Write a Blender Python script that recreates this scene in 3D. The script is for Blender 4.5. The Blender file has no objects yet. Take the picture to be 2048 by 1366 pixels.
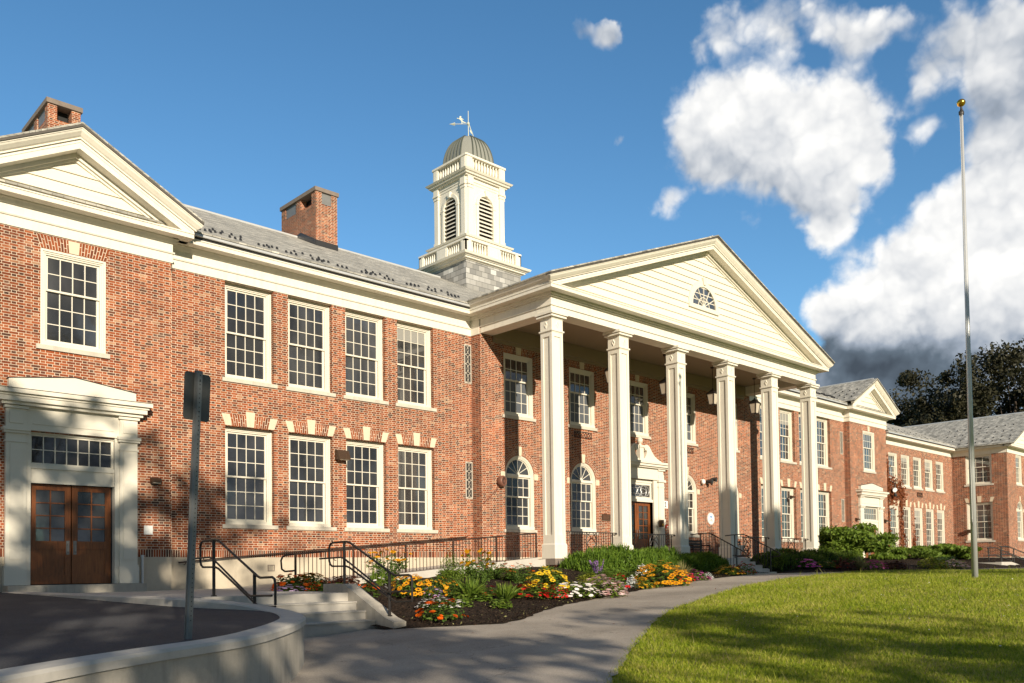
import bpy, math, random
import numpy as np
from mathutils import Vector, Matrix

S = bpy.context.scene
COL = S.collection
R = math.radians
rng = np.random.default_rng(7)
random.seed(7)

# ------------------------------------------------------------------ camera
CAM = np.array([0.0, -24.0, 1.15])
YAW, PIT, ROL, FPX, CYP = 0.757770018, 0.0311994935, -0.0128582842, 1747.08591, 1085.30067
_d = np.array([math.sin(YAW)*math.cos(PIT), math.cos(YAW)*math.cos(PIT), math.sin(PIT)])
_r = np.array([math.cos(YAW), -math.sin(YAW), 0.0])
_u = np.cross(_r, _d)
_c, _s = math.cos(ROL), math.sin(ROL)
_r, _u = _c*_r + _s*_u, -_s*_r + _c*_u
cd = bpy.data.cameras.new('camera')
cam = bpy.data.objects.new('camera', cd)
COL.objects.link(cam)
cam.matrix_world = Matrix(((_r[0], _u[0], -_d[0], CAM[0]), (_r[1], _u[1], -_d[1], CAM[1]),
                           (_r[2], _u[2], -_d[2], CAM[2]), (0, 0, 0, 1)))
cd.sensor_width = 36.0
cd.sensor_fit = 'HORIZONTAL'
cd.lens = FPX/2048*36
cd.shift_y = (CYP-683)/2048
cd.clip_start = 0.1
cd.clip_end = 3000
S.camera = cam

# ------------------------------------------------------------------ view, sun, sky
S.view_settings.view_transform = 'Standard'
S.view_settings.look = 'None'
S.view_settings.exposure = 0.48
S.view_settings.gamma = 1.0
S.render.resolution_x, S.render.resolution_y = 1024, 683
S.cycles.max_bounces = 6
S.cycles.transparent_max_bounces = 8

SUN = Vector((0.367, 1.0, -0.365)).normalized()       # the way the light travels
SUN_EL = math.asin(-SUN.z)
SUN_ROT = math.atan2(-SUN.x, -SUN.y)
sl = bpy.data.lights.new('sun', 'SUN')
sl.energy = 5.0
sl.angle = R(0.53)
sl.color = (1.0, 0.88, 0.70)
so = bpy.data.objects.new('sun', sl)
COL.objects.link(so)
so.rotation_euler = SUN.to_track_quat('-Z', 'Y').to_euler()


class NB:
    """small helper to write node trees as expressions"""
    def __init__(s, tree):
        s.t = tree
        s.L = tree.links

    def new(s, typ, **kw):
        n = s.t.nodes.new(typ)
        for k, v in kw.items():
            setattr(n, k, v)
        return n

    def set(s, sock, v):
        if isinstance(v, bpy.types.NodeSocket):
            s.L.new(v, sock)
        elif v is not None:
            if sock.type in ('RGBA',) and len(v) == 3:
                v = (*v, 1)
            sock.default_value = v

    def m(s, op, a, b=None, c=None, clamp=False):
        n = s.new('ShaderNodeMath', operation=op, use_clamp=clamp)
        for i, v in enumerate((a, b, c)):
            if v is not None:
                s.set(n.inputs[i], v)
        return n.outputs[0]

    def v(s, op, a, b=None, sc=None):
        n = s.new('ShaderNodeVectorMath', operation=op)
        s.set(n.inputs[0], a)
        if b is not None:
            s.set(n.inputs[1], b)
        if sc is not None:
            s.set(n.inputs[3], sc)
        return n.outputs['Value'] if op in ('DISTANCE', 'DOT_PRODUCT', 'LENGTH') else n.outputs[0]

    def mix(s, f, a, b, mode='MIX'):
        n = s.new('ShaderNodeMix', data_type='RGBA', blend_type=mode)
        s.set(n.inputs[0], f)
        s.set(n.inputs[6], a)
        s.set(n.inputs[7], b)
        return n.outputs[2]

    def noise(s, vec, scale, detail=4, rough=0.55, dist=0.0, out=0):
        n = s.new('ShaderNodeTexNoise')
        s.set(n.inputs['Vector'], vec)
        n.inputs['Scale'].default_value = scale
        n.inputs['Detail'].default_value = detail
        n.inputs['Roughness'].default_value = rough
        n.inputs['Distortion'].default_value = dist
        return n.outputs[out]

    def ramp(s, f, pts, interp='LINEAR'):
        n = s.new('ShaderNodeValToRGB')
        n.color_ramp.interpolation = interp
        e = n.color_ramp.elements
        while len(e) < len(pts):
            e.new(0.5)
        for i, (p, c) in enumerate(pts):
            e[i].position = p
            e[i].color = (*c, 1) if len(c) == 3 else c
        s.set(n.inputs[0], f)
        return n.outputs[0]

    def rng(s, f, a, b, c=0.0, d=1.0, smooth=False):
        n = s.new('ShaderNodeMapRange', interpolation_type='SMOOTHSTEP' if smooth else 'LINEAR')
        s.set(n.inputs[0], f)
        for i, v in enumerate((a, b, c, d)):
            s.set(n.inputs[i+1], v)
        return n.outputs[0]

    def xyz(s, v):
        n = s.new('ShaderNodeSeparateXYZ')
        s.set(n.inputs[0], v)
        return n.outputs

    def comb(s, x, y, z):
        n = s.new('ShaderNodeCombineXYZ')
        for i, v in enumerate((x, y, z)):
            s.set(n.inputs[i], v)
        return n.outputs[0]


def view_dir(u, v):
    q = _d*FPX + (u-1024)*_r - (v-CYP)*_u
    return q/np.linalg.norm(q)


W = bpy.data.worlds.new("World")
S.world = W
W.use_nodes = True
n = NB(W.node_tree)
bg = W.node_tree.nodes['Background']
SKY_STRENGTH = 0.1
bg.inputs[1].default_value = SKY_STRENGTH
sky = n.new('ShaderNodeTexSky', sky_type='NISHITA', sun_disc=False)
sky.sun_elevation = SUN_EL
sky.sun_rotation = SUN_ROT
sky.air_density = 1.0
sky.dust_density = 0.3
sky.ozone_density = 3.0
tc = n.new('ShaderNodeTexCoord').outputs['Generated']
skyc = n.mix(n.rng(n.xyz(tc)[2], .12, .62, 0, 1), (0.86, 1.15, 1.22, 1), (0.62, 0.98, 1.09, 1))
skyc = n.mix(1.0, sky.outputs[0], skyc, 'MULTIPLY')
# clouds: (u, v, radius, weight, brightness) gives each puff its direction in the sky
PUFFS = [
 (1410, 250, 90, 1.0, .95), (1490, 215, 95, 1.0, 1.0), (1590, 250, 86, 1.1, .97), (1695, 212, 76, 1.0, 1.0), (1755, 265, 62, .8, .95),
 (1390, 330, 75, .9, .80), (1480, 335, 90, 1.0, .72), (1580, 335, 95, 1.0, .66), (1680, 330, 95, 1.0, .86), (1650, 420, 62, .9, .85),
 (1660, 475, 42, .8, .88), (1340, 410, 36, .7, .80), (1775, 320, 40, .7, .85),
 (1450, 58, 44, 0.68, .86), (1545, 30, 55, 0.60, .80), (1640, 38, 60, 0.72, .88), (1700, 80, 48, 0.64, .80), (1775, 48, 38, 0.56, .75), (1570, 85, 36, 0.48, .8),
 (1885, 85, 66, 0.64, .82), (1960, 120, 85, 0.68, .74), (2040, 60, 85, 0.68, .80), (1840, 170, 56, 0.56, .80), (2030, 250, 85, 0.68, .62), (1960, 270, 55, 0.48, .68), (2040, 160, 80, 0.72, .7),
 (1790, 545, 78, 1.0, 1.0), (1870, 455, 90, 1.0, .96), (1960, 420, 85, .9, .92), (2040, 480, 120, 1.1, 1.04), (1700, 612, 72, 1.0, .98), (1640, 630, 48, .9, .95),
 (1830, 590, 90, 1.1, 1.05), (1950, 560, 115, 1.2, 1.06), (2040, 600, 95, 1.2, .95), (1750, 640, 60, 1.0, .72), (1690, 665, 55, 1.0, .55), (1900, 640, 60, 1.0, .82),
 (1660, 730, 62, 1.2, .24), (1740, 735, 75, 1.3, .20), (1820, 730, 80, 1.3, .24), (1900, 715, 80, 1.2, .36), (1980, 700, 80, 1.2, .45), (1700, 800, 70, 1.1, .30), (1800, 800, 70, 1.1, .34), (1640, 800, 60, 1.0, .3),
 (1900, 800, 90, 1.1, .40), (2030, 780, 90, 1.1, .5), (2120, 600, 140, 1.1, .8), (2130, 350, 120, 1.0, .7), (2180, 120, 130, .9, .7),
 (1150, 62, 30, .55, .62), (1195, 85, 34, .6, .66), (1215, 65, 26, .42, .6), (1430, 462, 34, .6, .74), (1500, 452, 30, .55, .75), (1555, 455, 24, .5, .76),
 (1235, 272, 15, .45, .6), (1110, 523, 22, .45, .75), (1850, 262, 30, .42, .7), (1395, 100, 20, .4, .7),
]
d1 = n.v('ADD', tc, n.v('SCALE', n.v('SUBTRACT', n.noise(tc, 14, 5, .62, out=1), (.5, .5, .5)), sc=0.05))
dens = None
brt = None
for (u, v, r, w, b) in PUFFS:
    c = view_dir(u, v)
    rr = 1.36*r/FPX
    dist = n.v('DISTANCE', d1, tuple(c))
    f = n.rng(dist, 0.0, rr, w, 0.0, smooth=True)
    dens = f if dens is None else n.m('ADD', dens, f)
    fb = n.m('MULTIPLY', f, b)
    brt = fb if brt is None else n.m('ADD', brt, fb)
fb1 = n.noise(tc, 9, 8, .58)


def billow(vec):
    """cauliflower relief from three sizes of rounded cells"""
    w = n.v('ADD', vec, n.v('SCALE', n.v('SUBTRACT', n.noise(vec, 18, 3, .6, out=1), (.5, .5, .5)), sc=.05))
    t = None
    for sc_, am in ((17, 1.0), (39, .5), (88, .25)):
        q_ = n.new('ShaderNodeTexVoronoi', feature='SMOOTH_F1' if sc_ < 20 else 'F1')
        q_.inputs['Scale'].default_value = sc_
        if sc_ < 20:
            q_.inputs['Smoothness'].default_value = .35
        n.set(q_.inputs['Vector'], w)
        f_ = n.m('MULTIPLY', n.m('SUBTRACT', .42, q_.outputs['Distance']), am)
        t = f_ if t is None else n.m('ADD', t, f_)
    return t


bil = billow(tc)
edge = n.m('ADD', n.m('MULTIPLY', n.m('SUBTRACT', fb1, .5), 1.5), n.m('MULTIPLY', bil, .75))
# grey cloud cover in the half of the sky behind the camera, seen in the window panes and darkened to cut the fill light
back = n.v('DOT_PRODUCT', tc, (-.35, -.8, 0.15))
bkn = n.noise(tc, 3.2, 6, .6)
bk = n.m('MULTIPLY', n.rng(back, 0.0, .35, 0, 1, True), n.rng(bkn, .30, .46, 0, 1.1, True))
# an added pale veil overhead, out of the picture, to temper the blue fill light
zen = n.m('MULTIPLY', n.rng(n.xyz(tc)[2], .66, .80, 0, 1, True), n.rng(n.noise(tc, 2.5, 5, .6), .38, .55, 0, .9, True))
dall = n.m('MAXIMUM', n.m('MAXIMUM', dens, bk), zen)
alpha = n.rng(n.m('ADD', dall, n.m('MULTIPLY', edge, n.rng(dall, 0, .25))), .18, .95, 0, 1, True)
bright = n.m('DIVIDE', brt, n.m('MAXIMUM', dens, .02))
bright = n.m('MINIMUM', n.m('ADD', bright, n.m('MAXIMUM', n.m('MULTIPLY', bk, n.rng(n.noise(tc, 7, 6, .6), .38, .62, .06, .52)), n.m('MULTIPLY', zen, .42))), 1.1)
# soft relief: denser towards the light = brighter, plus billow noise
bil2 = billow(n.v('ADD', tc, (-.006, -.012, .020)))
rel = n.m('SUBTRACT', bil, bil2)
bright = n.m('ADD', bright, n.m('ADD', n.m('MULTIPLY', rel, .26), n.m('ADD', n.m('MULTIPLY', bil, .16), n.m('MULTIPLY', n.m('SUBTRACT', n.noise(d1, 6, 4, .55), .5), .42))))
# thin rims of a cloud pick up the light
bright = n.m('ADD', bright, n.rng(dall, .25, .9, .10, -.04))
cc = n.ramp(bright, [(0.0, (.05, .065, .085)), (.25, (.10, .13, .165)), (.5, (.26, .30, .36)), (.75, (.53, .545, .565)), (1.0, (.74, .735, .72))])
cc = n.v('SCALE', cc, sc=1.0/SKY_STRENGTH)
W.node_tree.links.new(n.mix(alpha, skyc, cc), bg.inputs[0])
W.cycles.sampling_method = 'MANUAL'
W.cycles.sample_map_resolution = 512
# ------------------------------------------------------------------ materials
MATS = {}


def pmat(name, base=(.5, .5, .5), rough=.6, metal=0.0, spec=.4, build=None):
    m = bpy.data.materials.new(name)
    m.use_nodes = True
    q = NB(m.node_tree)
    b = m.node_tree.nodes['Principled BSDF']
    b.inputs['Base Color'].default_value = (*base, 1)
    b.inputs['Roughness'].default_value = rough
    b.inputs['Metallic'].default_value = metal
    b.inputs['Specular IOR Level'].default_value = spec
    if build:
        build(q, b)
    MATS[name] = m
    return m


def geo(q):
    return q.new('ShaderNodeNewGeometry')


def plain(name, base, rough=.6, var=.12, scale=3.0, metal=0.0, spec=.4, bump=0.0, bscale=60, stretch=None, dirt=0.0):
    """a colour with slow and fine mottling (world space)"""
    def f(q, b):
        p = geo(q).outputs['Position']
        if stretch:
            p = q.v('MULTIPLY', p, stretch)
        a = q.noise(p, scale, 5, .6)
        c = q.noise(p, scale*11, 3, .6)
        t = q.m('ADD', q.m('MULTIPLY', q.m('SUBTRACT', a, .5), 2*var), q.m('MULTIPLY', q.m('SUBTRACT', c, .5), var))
        col = q.v('SCALE', base, sc=q.m('ADD', 1.0, t))
        if dirt:
            st = q.noise(q.v('MULTIPLY', geo(q).outputs['Position'], (5, 5, .7)), 1.0, 5, .65)
            col = q.mix(q.rng(st, .5, .75, 0, dirt), col, tuple(x*.45 for x in base))
        q.set(b.inputs['Base Color'], col)
        if bump:
            bp = q.new('ShaderNodeBump')
            bp.inputs['Strength'].default_value = bump
            bp.inputs['Distance'].default_value = .01
            q.set(bp.inputs['Height'], q.noise(p, bscale, 4, .6))
            q.set(b.inputs['Normal'], bp.outputs[0])
    return pmat(name, base, rough, metal, spec, f)


BRICKS = [(0.0, (.060, .032, .024)), (.12, (.105, .044, .028)), (.28, (.165, .042, .018)), (.5, (.245, .061, .021)),
          (.78, (.315, .084, .030)), (.96, (.34, .125, .056)), (1.0, (.40, .23, .14))]
MORTAR = (.60, .50, .385)


def brick_nodes(q, b, mode='wall'):
    g = geo(q)
    if mode == 'wall' or mode == 'soldier':
        px, py, pz = q.xyz(g.outputs['Position'])
        nx, _, nz = q.xyz(g.outputs['True Normal'])
        side = q.m('GREATER_THAN', q.m('ABSOLUTE', nx), .5)
        u = q.m('ADD', q.m('MULTIPLY', px, q.m('SUBTRACT', 1, side)), q.m('MULTIPLY', py, side))
        u = q.m('ADD', u, 500.0)
        pos = g.outputs['Position']
        if mode == 'wall':
            v = q.m('DIVIDE', pz, .0677)
            row = q.m('FLOOR', v)
            vf = q.m('SUBTRACT', v, row)
            uu = q.m('ADD', u, q.m('MULTIPLY', q.m('MODULO', row, 2.0), .163))
            k = q.m('FLOOR', q.m('DIVIDE', uu, .326))
            f = q.m('SUBTRACT', uu, q.m('MULTIPLY', k, .326))
            hd = q.m('GREATER_THAN', f, .213)
            f2 = q.m('SUBTRACT', f, q.m('MULTIPLY', hd, .213))
            mo = q.m('MAXIMUM', q.m('LESS_THAN', f2, .0115), q.m('LESS_THAN', vf, .155))
            wn = q.new('ShaderNodeTexWhiteNoise', noise_dimensions='3D')
            q.set(wn.inputs[0], q.comb(q.m('ADD', q.m('MULTIPLY', k, 2), hd), row, side))
            w3 = q.xyz(wn.outputs[1])
            rnd = q.m('ADD', .24, q.m('MULTIPLY', wn.outputs[0], .76))
            dk = q.m('MAXIMUM', q.m('MULTIPLY', hd, q.m('LESS_THAN', w3[1], .42)), q.m('LESS_THAN', w3[1], .06))
            rnd = q.m('SUBTRACT', rnd, q.m('MULTIPLY', dk, q.m('MULTIPLY', rnd, .78)))
        else:
            k = q.m('FLOOR', q.m('DIVIDE', u, .0677))
            f2 = q.m('SUBTRACT', q.m('DIVIDE', u, .0677), k)
            mo = q.m('LESS_THAN', f2, .2)
            wn = q.new('ShaderNodeTexWhiteNoise', noise_dimensions='1D')
            q.set(wn.inputs['W'], k)
            rnd = q.m('MULTIPLY', wn.outputs[0], .8)
    else:
        # fan of bricks; UV.x counts bricks, UV.y runs along them
        uv = q.new('ShaderNodeUVMap').outputs[0]
        ux, uy, _ = q.xyz(uv)
        k = q.m('FLOOR', ux)
        f2 = q.m('SUBTRACT', ux, k)
        sp = q.m('ADD', q.m('MULTIPLY', q.m('MODULO', k, 2.0), .34), .33)
        mo = q.m('MAXIMUM', q.m('LESS_THAN', f2, .2), q.m('LESS_THAN', q.m('ABSOLUTE', q.m('SUBTRACT', uy, sp)), .025))
        up = q.m('GREATER_THAN', uy, sp)
        wn = q.new('ShaderNodeTexWhiteNoise', noise_dimensions='2D')
        q.set(wn.inputs[0], q.comb(k, up, 0.0))
        rnd = q.m('ADD', q.m('MULTIPLY', wn.outputs[0], .65), .2)
        pos = g.outputs['Position']
    col = q.ramp(rnd, BRICKS)
    fine = q.noise(pos, 40, 3, .6)
    col = q.v('SCALE', col, sc=q.rng(fine, .3, .7, .8, 1.2))
    big = q.noise(pos, .55, 5, .62)
    col = q.v('SCALE', col, sc=q.rng(big, .3, .72, .72, 1.2))
    drip = q.noise(q.v('MULTIPLY', pos, (3.2, 3.2, .35)), 1.0, 5, .65)
    col = q.v('SCALE', col, sc=q.rng(drip, .48, .76, 1.0, .60))
    # pale bloom on the bricks in patches
    bl = q.m('MULTIPLY', q.rng(q.noise(q.v('MULTIPLY', pos, (1, 1, 1.8)), .9, 5, .65), .55, .75, 0, 1), q.rng(q.noise(pos, 9, 3, .6), .42, .62, 0, 1))
    col = q.mix(q.m('MULTIPLY', bl, .38), col, (.47, .34, .26))
    mcol = q.v('SCALE', MORTAR, sc=q.rng(q.noise(pos, 2.2, 4, .6), .3, .7, .78, 1.15))
    q.set(b.inputs['Base Color'], q.mix(mo, col, mcol))
    bp = q.new('ShaderNodeBump')
    bp.inputs['Strength'].default_value = .5
    bp.inputs['Distance'].default_value = .006
    q.set(bp.inputs['Height'], q.m('SUBTRACT', 1.0, mo))
    q.set(b.inputs['Normal'], bp.outputs[0])


pmat('brick', rough=.85, spec=.2, build=lambda q, b: brick_nodes(q, b, 'wall'))
pmat('brick_soldier', rough=.85, spec=.2, build=lambda q, b: brick_nodes(q, b, 'soldier'))
pmat('brick_arch', rough=.85, spec=.2, build=lambda q, b: brick_nodes(q, b, 'arch'))
plain('cream_paint', (.715, .675, .58), .5, .05, 1.2, dirt=.26)
plain('window_paint', (.67, .63, .535), .45, .03, 2)
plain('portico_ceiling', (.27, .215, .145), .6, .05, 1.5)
plain('limestone', (.60, .515, .385), .8, .10, 5, dirt=.25)
plain('sill_stone', (.52, .475, .40), .8, .16, 6, dirt=.4)
plain('foundation', (.50, .435, .335), .85, .14, 1.3, bump=.2, dirt=.25)
plain('concrete', (.40, .365, .305), .85, .24, 2.2, bump=.3, dirt=.6)
plain('concrete_light', (.47, .44, .39), .85, .14, 3.0, bump=.15, dirt=.2)
plain('old_stone', (.19, .155, .13), .9, .35, 6, bump=.3)
plain('black_iron', (.016, .0135, .012), .42, .2, 8, spec=.5)
plain('rust_iron', (.045, .024, .016), .55, .3, 9, spec=.4)
plain('galvanised', (.21, .21, .205), .5, .22, 7, metal=.35)
plain('roller_blind', (.26, .255, .235), .5, .08, 2)
plain('grey_blind', (.085, .095, .11), .4, .08, 2)
plain('aluminium', (.52, .53, .54), .4, .10, 6, metal=.35)
plain('dark_sign_back', (.075, .073, .068), .5, .12, 5, spec=.4)
plain('gold', (.85, .45, .06), .22, .05, 4, metal=1.0)
plain('dome_seam', (.055, .065, .05), .6, .15, 3)
plain('copper_patina', (.225, .23, .205), .6, .16, 2.5, stretch=(1, 1, .4))
plain('pale_copper', (.50, .52, .44), .55, .1, 5)
plain('roof_edge', (.085, .075, .065), .7, .2, 4)
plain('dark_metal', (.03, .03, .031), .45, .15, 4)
plain('apron_metal', (.52, .53, .53), .4, .1, 3, metal=.3)
plain('bronze', (.085, .05, .03), .45, .2, 6, metal=.4)
plain('brown_enamel', (.17, .075, .05), .5, .15, 6)
plain('white_paint', (.80, .79, .75), .5, .03, 4)
plain('blue_enamel', (.18, .32, .55), .5, .05, 4)
plain('amber_lens', (.85, .42, .03), .3, .05, 4)
plain('red_lens', (.5, .04, .02), .3, .05, 4)
plain('black_paint', (.01, .01, .01), .5, .05, 4)
plain('yellow_label', (.75, .6, .05), .6, .05, 4)
plain('lantern_glass', (.48, .42, .33), .25, .06, 9)
plain('bark', (.075, .055, .042), .9, .3, 5, stretch=(1, 1, .2), bump=.5, bscale=20)
plain('dry_stem', (.20, .19, .07), .8, .2, 6)


def f_glass(q, b):
    oi = q.new('ShaderNodeObjectInfo').outputs['Random']
    p = geo(q).outputs['Position']
    base = q.mix(q.rng(q.noise(q.v('MULTIPLY', p, (1.2, 1.2, .5)), 1.3, 3, .5), .35, .7), (.022, .023, .025), (.062, .062, .062))
    q.set(b.inputs['Base Color'], q.v('SCALE', base, sc=q.rng(oi, 0, 1, .6, 1.35)))
    bp = q.new('ShaderNodeBump')
    bp.inputs['Strength'].default_value = .06
    bp.inputs['Distance'].default_value = .05
    q.set(bp.inputs['Height'], q.noise(p, 2.2, 2, .5))
    q.set(b.inputs['Normal'], bp.outputs[0])
    b.inputs['Coat Weight'].default_value = 1.0
    b.inputs['Coat Roughness'].default_value = .02


pmat('window_glass', (.03, .03, .03), .04, spec=.7, build=f_glass)


def f_slate(q, b, sx=.26, sz=.20, wall=False):
    g = geo(q)
    px, py, pz = q.xyz(g.outputs['Position'])
    nx, ny, nz = q.xyz(g.outputs['True Normal'])
    side = q.m('GREATER_THAN', q.m('ABSOLUTE', nx), q.m('ABSOLUTE', ny))
    u = q.m('ADD', q.m('MULTIPLY', px, q.m('SUBTRACT', 1, side)), q.m('MULTIPLY', py, side))
    u = q.m('ADD', u, 300.0)
    v = q.m('DIVIDE', pz, sz*(1.0 if wall else .436))
    row = q.m('FLOOR', v)
    vf = q.m('SUBTRACT', v, row)
    uu = q.m('ADD', q.m('DIVIDE', u, sx), q.m('MULTIPLY', q.m('MODULO', row, 2.0), .5))
    k = q.m('FLOOR', uu)
    f = q.m('SUBTRACT', uu, k)
    wn = q.new('ShaderNodeTexWhiteNoise', noise_dimensions='3D')
    q.set(wn.inputs[0], q.comb(k, row, side))
    edge = q.m('MAXIMUM', q.m('LESS_THAN', f, .045), q.m('LESS_THAN', vf, .10))
    if wall:
        col = q.ramp(wn.outputs[0], [(0, (.20, .20, .195)), (.4, (.28, .275, .26)), (.75, (.37, .365, .35)), (1, (.55, .55, .53))])
    else:
        col = q.ramp(wn.outputs[0], [(0, (.29, .28, .25)), (.5, (.40, .385, .34)), (.8, (.45, .43, .38)), (1, (.53, .505, .44))])
        st = q.noise(q.v('MULTIPLY', g.outputs['Position'], (.8, 2.6, 2.6)), 1.5, 6, .7)
        col = q.v('SCALE', col, sc=q.rng(st, .35, .64, .52, 1.22))
    col = q.mix(q.m('MULTIPLY', edge, .75), col, (.075, .075, .07))
    q.set(b.inputs['Base Color'], col)
    bp = q.new('ShaderNodeBump')
    bp.inputs['Strength'].default_value = .12
    bp.inputs['Distance'].default_value = .012
    q.set(bp.inputs['Height'], q.m('ADD', q.m('SUBTRACT', 1, vf), q.m('MULTIPLY', wn.outputs[0], .5)))
    q.set(b.inputs['Normal'], bp.outputs[0])


pmat('roof_slate', rough=.75, spec=.25, build=lambda q, b: f_slate(q, b))
pmat('wall_slate', rough=.7, spec=.3, build=lambda q, b: f_slate(q, b, .40, .27, True))


def f_wood(q, b):
    p = geo(q).outputs['Position']
    a = q.noise(q.v('MULTIPLY', p, (14, 14, 1.2)), 2.2, 5, .6, .6)
    c = q.noise(p, 1.1, 3, .5)
    col = q.ramp(q.m('ADD', q.m('MULTIPLY', a, .6), q.m('MULTIPLY', c, .4)), [(.3, (.085, .026, .008)), (.5, (.20, .062, .017)), (.7, (.32, .11, .03))])
    q.set(b.inputs['Base Color'], col)


pmat('varnished_wood', rough=.35, spec=.5, build=f_wood)


def f_siding(q, b):
    p = geo(q).outputs['Position']
    a = q.noise(q.v('MULTIPLY', p, (.4, 1, 6)), 2, 4, .6)
    q.set(b.inputs['Base Color'], q.v('SCALE', (.715, .665, .555), sc=q.rng(a, .3, .7, .94, 1.04)))


pmat('siding', rough=.5, spec=.35, build=f_siding)


def f_asphalt(q, b, base, tint):
    p = geo(q).outputs['Position']
    big = q.noise(p, .5, 5, .6)
    fine = q.noise(p, 55, 4, .75)
    gr = q.new('ShaderNodeTexVoronoi')
    gr.inputs['Scale'].default_value = 95
    q.set(gr.inputs['Vector'], p)
    s = q.m('MULTIPLY', q.rng(big, .3, .7, .70, 1.22), q.rng(fine, .3, .7, .72, 1.3))
    col = q.v('SCALE', base, sc=s)
    col = q.mix(q.rng(q.xyz(gr.outputs['Color'])[0], .8, 1.0, 0, .55), col, tint)
    crack = q.new('ShaderNodeTexVoronoi', feature='DISTANCE_TO_EDGE')
    crack.inputs['Scale'].default_value = .23
    q.set(crack.inputs['Vector'], q.v('ADD', p, q.v('SCALE', q.noise(p, 1.2, 4, .6, out=1), sc=1.1)))
    col = q.mix(q.m('MULTIPLY', q.m('LESS_THAN', crack.outputs[0], .0018), .35), col, (.03, .028, .026))
    q.set(b.inputs['Base Color'], col)
    bp = q.new('ShaderNodeBump')
    bp.inputs['Strength'].default_value = .5
    bp.inputs['Distance'].default_value = .006
    q.set(bp.inputs['Height'], fine)
    q.set(b.inputs['Normal'], bp.outputs[0])


pmat('path_asphalt', rough=.9, spec=.2, build=lambda q, b: f_asphalt(q, b, (.345, .30, .25), (.52, .46, .39)))
pmat('drive_asphalt', rough=.85, spec=.25, build=lambda q, b: f_asphalt(q, b, (.048, .049, .054), (.12, .12, .12)))


def f_ground(q, b):
    p = geo(q).outputs['Position']
    a = q.noise(p, .35, 5, .6)
    c = q.noise(p, 14, 5, .75)
    e = q.noise(q.v('MULTIPLY', p, (1, 1, .2)), 90, 3, .7)
    t = q.m('ADD', q.m('MULTIPLY', a, .45), q.m('ADD', q.m('MULTIPLY', c, .35), q.m('MULTIPLY', e, .2)))
    col = q.ramp(t, [(.30, (.09, .13, .010)), (.45, (.18, .23, .018)), (.58, (.27, .30, .03)), (.72, (.37, .32, .09))])
    q.set(b.inputs['Base Color'], col)
    bp = q.new('ShaderNodeBump')
    bp.inputs['Strength'].default_value = .8
    bp.inputs['Distance'].default_value = .03
    q.set(bp.inputs['Height'], q.m('ADD', c, e))
    q.set(b.inputs['Normal'], bp.outputs[0])


pmat('lawn', rough=.9, spec=.1, build=f_ground)


def f_mulch(q, b):
    p = geo(q).outputs['Position']
    c = q.noise(q.v('MULTIPLY', p, (1.6, 1, 1)), 30, 5, .75)
    v = q.new('ShaderNodeTexVoronoi')
    v.inputs['Scale'].default_value = 34
    q.set(v.inputs['Vector'], q.v('ADD', q.v('MULTIPLY', p, (.6, 1.5, 1)), q.v('SCALE', q.noise(p, 20, 3, .6, out=1), sc=.05)))
    r = q.xyz(v.outputs['Color'])[0]
    col = q.ramp(q.m('ADD', q.m('MULTIPLY', r, .65), q.m('MULTIPLY', c, .35)), [(.15, (.010, .008, .007)), (.5, (.030, .021, .016)), (.78, (.075, .048, .032)), (.95, (.19, .145, .105))])
    q.set(b.inputs['Base Color'], col)
    bp = q.new('ShaderNodeBump')
    bp.inputs['Strength'].default_value = 1.0
    bp.inputs['Distance'].default_value = .04
    q.set(bp.inputs['Height'], q.m('ADD', c, r))
    q.set(b.inputs['Normal'], bp.outputs[0])


pmat('mulch', rough=.95, spec=.1, build=f_mulch)


def leafy(name, cols, rough=.55, trans=.35, scale=5.0, spec=.25):
    """leaf or petal colour that varies from place to place, a little light passing through"""
    def f(q, b):
        g = geo(q)
        oi = q.new('ShaderNodeObjectInfo').outputs['Random']
        p = q.v('ADD', g.outputs['Position'], q.comb(oi, oi, 0.0))
        w = q.new('ShaderNodeTexWhiteNoise', noise_dimensions='3D')
        q.set(w.inputs[0], q.v('SNAP', p, (.035, .035, .035)))
        t = q.m('ADD', q.m('MULTIPLY', q.noise(p, scale, 4, .6), .6), q.m('MULTIPLY', w.outputs[0], .4))
        k = len(cols)
        col = q.ramp(t, [(.25+.5*i/(k-1), c) for i, c in enumerate(cols)])
        q.set(b.inputs['Base Color'], col)
        tr = q.new('ShaderNodeBsdfTranslucent')
        q.set(tr.inputs[0], col)
        ms = q.new('ShaderNodeMixShader')
        ms.inputs[0].default_value = trans
        q.L.new(b.outputs[0], ms.inputs[1])
        q.L.new(tr.outputs[0], ms.inputs[2])
        out = [x for x in q.t.nodes if x.type == 'OUTPUT_MATERIAL'][0]
        q.L.new(ms.outputs[0], out.inputs[0])
    return pmat(name, cols[0], rough, 0, spec, f)


leafy('grass_blade', [(.125, .195, .010), (.245, .315, .018), (.37, .40, .038), (.52, .45, .14)], scale=.9, trans=.4)
leafy('leaf_mid', [(.040, .085, .014), (.080, .14, .022), (.14, .205, .034)])
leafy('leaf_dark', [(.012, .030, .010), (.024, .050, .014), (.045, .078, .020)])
leafy('leaf_bright', [(.065, .125, .014), (.12, .19, .022), (.21, .27, .040)])
leafy('leaf_lime', [(.16, .21, .02), (.27, .31, .03), (.38, .37, .05)])
leafy('leaf_yew', [(.045, .10, .012), (.115, .20, .022), (.21, .31, .036)], scale=3)
leafy('leaf_bronze', [(.045, .014, .012), (.09, .028, .018), (.12, .06, .025)])
leafy('leaf_silver', [(.34, .36, .35), (.48, .50, .48), (.6, .62, .6)], trans=.15)
leafy('leaf_tree', [(.020, .034, .010), (.040, .060, .014), (.070, .090, .022)], scale=.8)
leafy('leaf_far', [(.016, .017, .010), (.034, .034, .018), (.062, .056, .028)], scale=.5, trans=.2)
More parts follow.
